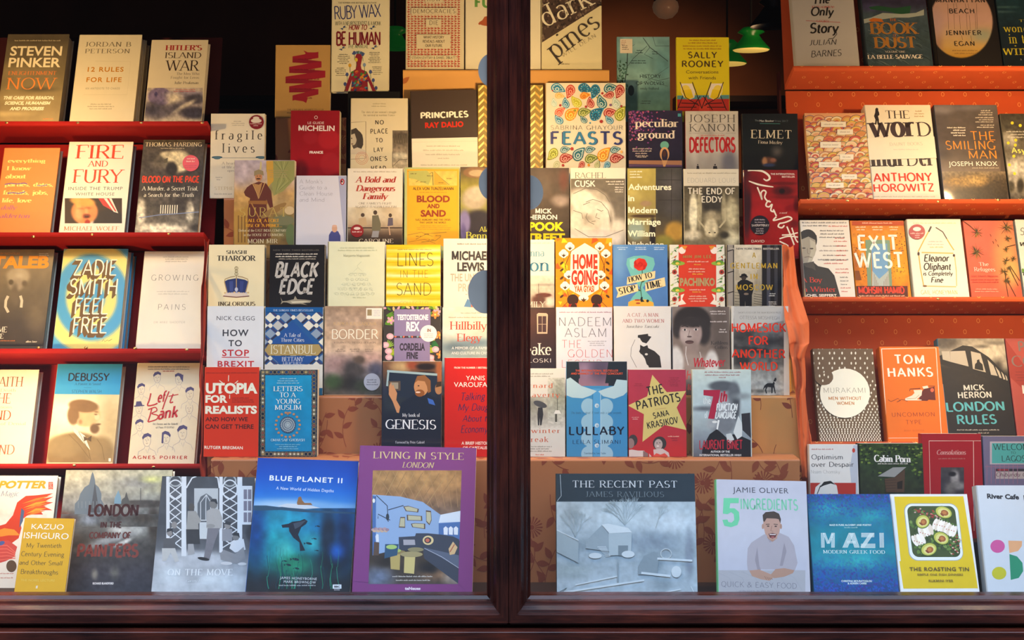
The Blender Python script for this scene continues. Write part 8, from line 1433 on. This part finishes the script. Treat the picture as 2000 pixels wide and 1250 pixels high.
rb(1, 1952, 2072, 222, 'grey snowy night cover with yellow dots and yellow title, cut by the right edge', '5c584c', [('g', 1790, 140, 2350, 870, ['3c382e', '48443a', '5c564a', '8c867a', '9c968a', '4c483e'], [(1870, 360, 60, 60, 'a8a498', .8), (1950, 600, 90, 70, 'b8b4a8', .9), (1890, 760, 30, 50, '3c382e', .4), (1970, 750, 30, 60, '2c2820', .4)], (.35, 26)), *[('e', x, y, 13, 13, 'd0c82c') for x, y in ((1900, 218), (1968, 240), (1866, 388), (1930, 364), (1926, 406), (1876, 574), (1914, 500), (1920, 648))], ('q', 1840, 286, 2100, 3, 24, 'c8c4b8'), ('t', 'Asymmetry', 1896, 472, 2260, 44, 'k', 'd8d468', 0, .1)], cs=D2)
def boy(s):
    o = s.op
    o(('e', 165, 300, 78, 92, '38342c')); o(('p', [(90, 320), (92, 240), (130, 215), (200, 220), (240, 262), (240, 330), (228, 290), (180, 262), (110, 280)], '302c26')); o(('p', [(96, 300), (170, 270), (228, 300), (236, 380), (222, 430), (190, 480), (140, 500), (100, 470), (92, 400)], '98907c')); o(('p', [(180, 290), (230, 320), (230, 400), (200, 480), (160, 500), (190, 400)], 'b0a890')); o(('p', [(90, 500), (210, 485), (250, 520), (340, 540), (390, 600), (440, 780), (90, 800)], '38342c')); o(('p', [(120, 500), (215, 480), (232, 560), (200, 540), (150, 530)], '4c463c'))
    o(('e', 130, 368, 16, 6, '4c443a')); o(('e', 196, 372, 16, 6, '4c443a')); o(line([(160, 370), (162, 412), (176, 416)], 4, '6c6454')); o(line([(136, 446), (170, 440), (200, 448)], 5, '5c4c40'))
rb(2, 1562, 1658, 430, 'white paperback with a grey photo of a boy and columns of red and black quotes', 'dcd4c0', [('f', boy), ('q', 114, 146, 490, 1, 26, '58544c'), ('q', 120, 172, 330, 1, 26, '58544c'), ('q', 340, 176, 500, 1, 34, 'c0503c'), ('q', 250, 214, 490, 3, 28, '58544c'), ('q', 372, 278, 504, 2, 26, 'c0503c'), ('q', 260, 344, 506, 4, 40, '7c6c60'), ('q', 390, 344, 506, 4, 40, 'c0503c'), ('q', 250, 460, 508, 1, 26, '58544c'), ('q', 300, 492, 464, 1, 30, 'c0503c'), ('q', 396, 540, 512, 2, 30, 'c0503c'), ('q', 430, 610, 512, 3, 30, '58544c'), ('q', 440, 700, 528, 2, 30, 'c0503c'),
 ('t', 'A Boy', 106, 658, 290, 42, 'S', 'cc3c24'), ('t', 'in Winter', 106, 738, 404, 42, 'S', 'cc3c24'), ('t', 'RACHEL SEIFFERT', 106, 780, 410, 22, 'b', 'e8e0cc')], cs=D3, kind='p')
def door(s):
    o = s.op; rg = random.Random(17)
    for i in range(120):
        x = rg.choice((rg.uniform(540, 670), rg.uniform(870, 990))); o(('e', x, rg.uniform(240, 640), 5, 4, ['8c4c14', 'b06414', '5c3410'][i % 3]))
    o(('p', [(652, 300), (700, 296), (860, 300), (880, 690), (850, 690), (836, 330), (700, 340), (706, 690), (672, 690)], '789070')); o(('p', [(700, 334), (838, 330), (846, 560), (770, 640), (712, 560)], '6c98b8')); o(('p', [(710, 560), (770, 630), (850, 560), (856, 690), (710, 690)], 'a8b0a4'))
    for k in range(4): o(line([(728+k*10, 590+k*24), (728+k*10, 688)], 4, '8c7c68')); o(line([(846-k*12, 590+k*20), (846-k*12, 688)], 4, '8c7c68'))
    o(('p', [(545, 690), (1010, 690), (1015, 800), (545, 800)], '542818')); o(('p', [(560, 560), (600, 560), (620, 640), (560, 640)], '7c4414'))
rb(2, 1660, 1765, 431, 'orange wall paperback with a blue door opening and white block title', 'd8880c', [('g', 520, 135, 1020, 790, ['c8701c', 'dc8c10', 'd8880c', 'd47c0c', 'c06c10'], [(560, 500, 40, 120, 'a85c14', .8), (940, 560, 60, 100, 'dc9c14', .9)], (.12, 30)), ('f', door), ('r', 540, 140, 985, 176, 'b04818'), ('q', 626, 150, 886, 1, 26, 'e0b088'), ('q', 562, 184, 660, 2, 22, 'f0d8a8'), ('q', 700, 184, 810, 2, 22, 'f0d8a8'), ('q', 850, 184, 936, 2, 22, 'f0d8a8'),
 ('t', 'EXIT', 594, 382, 932, 118, 'k', 'f0e8d4', 0, .12), ('t', 'WEST', 566, 532, 976, 122, 'k', 'f0e8d4', 0, .1), ('t', 'MOHSIN HAMID', 596, 752, 988, 54, 'u', 'd04024'), ('q', 600, 768, 984, 1, 24, 'e0b088')], cs=D3, kind='p')
rb(2, 1770, 1876, 428, 'white jacket with burnt matches arranged as a house around a brushed title', 'dcdcc8', [('q', 1060, 150, 1420, 1, 26, 'e0c890'), line([(1100, 400), (1150, 300), (1210, 190)], 10, 'cca850'), line([(1190, 230), (1212, 184)], 14, '4c4038'), line([(1250, 192), (1310, 230), (1345, 290)], 9, '5c4c44'), line([(1345, 290), (1375, 340), (1405, 385)], 10, 'cca850'), line([(1130, 405), (1400, 412)], 12, 'ccb06c'), line([(1104, 410), (1120, 540), (1148, 690)], 10, 'cca850'), line([(1150, 690), (1300, 694), (1424, 696)], 11, 'ccb478'), line([(1410, 430), (1425, 560), (1428, 690)], 9, 'ccb478'), ('e', 1104, 416, 10, 16, '4c3830'), ('e', 1158, 690, 18, 8, '7c5c38'), ('e', 1405, 430, 10, 12, '4c3830'), ('q', 1180, 306, 1320, 2, 24, 'a8a898'), ('q', 1200, 354, 1310, 1, 24, 'e0b870'),
 ('t', 'Eleanor', 1150, 480, 1370, 56, 'kii', '3c342e'), ('t', 'Oliphant', 1150, 552, 1384, 56, 'kii', '3c342e'), ('t', 'is Completely', 1144, 600, 1400, 34, 'kii', '3c342e'), ('t', 'Fine', 1210, 660, 1318, 44, 'kii', '3c342e'), ('t', 'GAIL HONEYMAN', 1126, 760, 1434, 34, 'h', 'd0a830', 0, .06),
 ('part', 'sticker', .0003, [('e', 1090, 231, 69, 64, 'a03028'), ('e', 1090, 208, 34, 18, 'e0d4c8'), ('q', 1034, 238, 1150, 1, 22, 'd8b8ac'), ('q', 1068, 256, 1116, 2, 18, 'd8b8ac')])], cs=D3, T=.022)
def palms(s):
    o = s.op; rg = random.Random(19)
    def palm(x, y, r, n=26):
        for k in range(n): a = rg.uniform(0, 6.28); l = r*rg.uniform(.6, 1); o(line([(x, y), (x+l*math.cos(a), y+l*math.sin(a))], 5, ['4c3c20', '30281c', '7c6428'][k % 3])+(lambda t: 1.2-t,))
    palm(1600, 235, 66, 40); palm(1600, 400, 76, 44); palm(1850, 190, 80, 40); palm(1862, 285, 40); palm(1848, 378, 34); palm(1848, 480, 44); palm(1910, 460, 34); palm(1830, 570, 50); palm(1852, 640, 44); palm(1874, 540, 30)
    for P in ([(1840, 600), (1850, 690), (1866, 790)], [(1856, 640), (1930, 780)], [(1870, 530), (1950, 690)], [(1880, 520), (1965, 650)], [(1850, 360), (1925, 340)], [(1470, 130), (1540, 180), (1600, 235)]): o(line(P, 6, '40301c'))
    for x, y in ((1716, 258), (1738, 318), (1780, 346), (1760, 300)): o(line([(x-6, y-8), (x, y), (x+4, y+14)], 4, '5c4030'))
rb(2, 1880, 1978, 431, 'coral pink paperback with dark palm heads and pale serif title', 'cc5c44', [('g', 1470, 125, 1980, 790, ['cc5c48', 'd0604c', 'cc5c44', 'c45038'], [(1850, 420, 90, 220, 'c88c54', .9), (1900, 560, 60, 100, 'c89c58', .9)], (.03, 50)), ('f', palms), ('t', 'The', 1618, 520, 1700, 30, 'S', 'e8c8b8'), ('t', 'Refugees', 1576, 566, 1756, 34, 'S', 'e8c8b8'), ('t', 'Viet Thanh Nguyen', 1548, 614, 1780, 16, 'S', 'a83c34'), ('q', 1550, 632, 1790, 2, 20, 'a83c34'), ('q', 1570, 712, 1790, 2, 20, 'e09c84')], cs=D3, kind='p')
rb(2, 1982, 2085, 429, 'white paperback with black handwriting and a green sprig, cut by the right edge', 'c8ccc4', [('t', 'So here', 1970, 256, 2200, 60, 'hi', '5c5c54'), ('t', 'we are', 1966, 350, 2200, 50, 'ki', '3c3c38'), ('e', 1990, 560, 12, 20, '5c8c3c'), ('t', 'now', 1970, 600, 2100, 40, 'ki', '3c3c38')], cs=D3, kind='p')
def rain(s):
    y = 170; k = 0
    while y < 965:
        t = min(1, max(0, (y-170)/780)); dy = 46-32*t; n = int(8+24*min(1, t*1.25)); n = 10 if t < .35 else int(10+18*(t-.35)/.65)
        for i in range(n+1):
            x = 180+(i+(.5 if k % 2 else 0)+.25*math.sin(k*3.1+i*2.3)*(1-t))*620/n
            if ((x-478)/212)**2+((y-560)/210)**2 > 1.0: s.op(('e', x, y, 6.5-1.2*t, 12-4.5*t, 'e8e0c4'))
        y += dy; k += 1
rb(3, 1586, 1705, 681, 'brown jacket with cream rain dashes around a bitten white disc', '6c5438', [('f', rain), ('e', 478, 558, 212, 210, 'f0e8cc'), ('e', 300, 420, 78, 70, '6c5438'), *[('e', x, y, 6, 11, 'e8e0c4') for x, y in ((262, 410), (300, 380), (330, 430), (290, 450))], ('p', [(370, 400), (378, 440), (350, 450), (346, 480), (310, 486), (268, 492), (250, 440), (300, 380)], '6c5438'), *[('e', x, y, 6, 11, 'e8e0c4') for x, y in ((264, 412), (302, 402), (336, 420), (290, 452))],
 ('t', 'MURAKAMI', 300, 554, 652, 42, 'n', '6c5c40', 0, .08), ('t', 'MEN WITHOUT', 340, 614, 618, 26, 'k', 'c07c38', 0, .04), ('t', 'WOMEN', 408, 656, 558, 26, 'k', 'c07c38', 0, .04)], cs=D4, T=.024)
def typewriter(s):
    o = s.op; d = '5c2018'
    o(('p', [(1112, 620), (1110, 580), (1150, 520), (1240, 500), (1250, 616), (1190, 612), (1180, 622)], d)); o(('p', [(1062, 530), (1136, 528), (1130, 575), (1090, 608), (1130, 612), (1130, 618), (990, 618), (992, 600), (1050, 575), (1070, 555)], 'e8d8b8')); o(line([(1000, 604), (1080, 600), (1110, 570)], 4, 'b09470')); o(line([(1030, 540), (1030, 522), (1120, 516)], 7, d)); o(('p', [(1136, 500), (1180, 492), (1190, 512), (1148, 520)], 'e8d8b8')); o(('e', 1220, 530, 20, 22, 'd8603c')); o(('o', 1220, 530, 20, 22, 5, d)); o(line([(1190, 496), (1244, 496)], 5, d))
    o(line([(846, 612), (870, 628), (900, 616), (930, 600), (950, 620), (920, 632), (960, 610), (990, 616), (1010, 626)], 4, d))
rb(3, 1717, 1834, 677, 'orange hardback with thin white frame and a brown typewriter', 'e06c0c', [line([(790, 180), (1252, 172), (1300, 935), (840, 938), (790, 178)], 6, 'f0dcc0'), ('t', 'TOM', 906, 304, 1156, 70, 'k', 'f4ecd4', 0, .18), ('t', 'HANKS', 846, 416, 1230, 72, 'k', 'f4ecd4', -4, .12), ('f', typewriter), ('t', 'UNCOMMON', 880, 756, 1242, 34, 'h', '9c3c14', -4, .15), ('t', 'TYPE', 1000, 820, 1130, 34, 'h', '9c3c14', -2, .15), ('t', 'BODY SLOTTED', 984, 880, 1152, 12, 'h', 'b04c14', 0, .1)], cs=D4, T=.034)
def train(s):
    o = s.op
    o(('p', [(1260, 250), (1480, 150), (1560, 160), (1700, 250), (1870, 420), (1880, 560), (1760, 470), (1600, 400), (1260, 300)], '201e1c'))
    for P in ([(1300, 200), (1370, 200), (1376, 290), (1310, 270)], [(1372, 200), (1500, 196), (1530, 330), (1376, 290)], [(1548, 200), (1630, 220), (1676, 380), (1566, 350)], [(1690, 270), (1740, 320), (1776, 410), (1720, 400)], [(1756, 330), (1790, 370), (1812, 430), (1792, 424)], [(1806, 372), (1826, 396), (1842, 440), (1826, 440)], [(1840, 400), (1852, 414), (1862, 448), (1850, 446)]): o(('p', P, 'b8ac94'))
    o(('p', [(1580, 350), (1584, 310), (1600, 295), (1600, 276), (1620, 268), (1624, 290), (1648, 312), (1656, 366)], '1c1a18'))
rb(3, 1830, 1961, 661, 'black jacket with a curving night train window and turquoise title', '24201c', [('g', 1260, 85, 1900, 480, ['9c9078', 'a89c84', '4c463c', '28241f', '24201c'], [(1720, 200, 140, 80, 'c0b498', .6), (1760, 130, 80, 16, '787060', .8), (1640, 160, 60, 14, '6c6454', .9), (1330, 130, 120, 50, '544c40', .6), (1400, 400, 200, 80, '24201c', .4), (1850, 300, 40, 60, 'a89c84', .8)], (.2, 26)), ('f', train),
 ('t', 'MICK', 1490, 532, 1666, 44, 'k', 'dcd4c0', -4, .06), ('t', 'HERRON', 1442, 598, 1726, 48, 'k', 'dcd4c0', -6, .06), ('t', 'LONDON', 1344, 710, 1838, 72, 'k', '5cb0b0', -10, .04), ('t', 'RULES', 1436, 818, 1772, 72, 'k', '5cb0b0', -6, .04), ('q', 1430, 862, 1790, 1, 26, 'a8a090'), ('q', 1610, 888, 1700, 1, 22, 'a8a090')], cs=D4, spine='4c7888')
rb(3, 1963, 2085, 661, 'salmon red jacket with diagonal stripe and metallic capitals, cut by the right edge', 'a84c40', [('p', [(1838, 95), (1980, 290), (2400, 800), (2400, 900), (1860, 400)], '98382c'), ('T', 'PACT', 1956, 200, 2200, 80, 'k', '8c7c74'), ('T', 'CO', 1900, 330, 2100, 90, 'S', '8c7c74'), ('q', 1920, 370, 2100, 4, 24, '7c3028'), ('t', 'MAN', 1990, 560, 2200, 70, 'k', 'e0d8cc')], cs=D4)
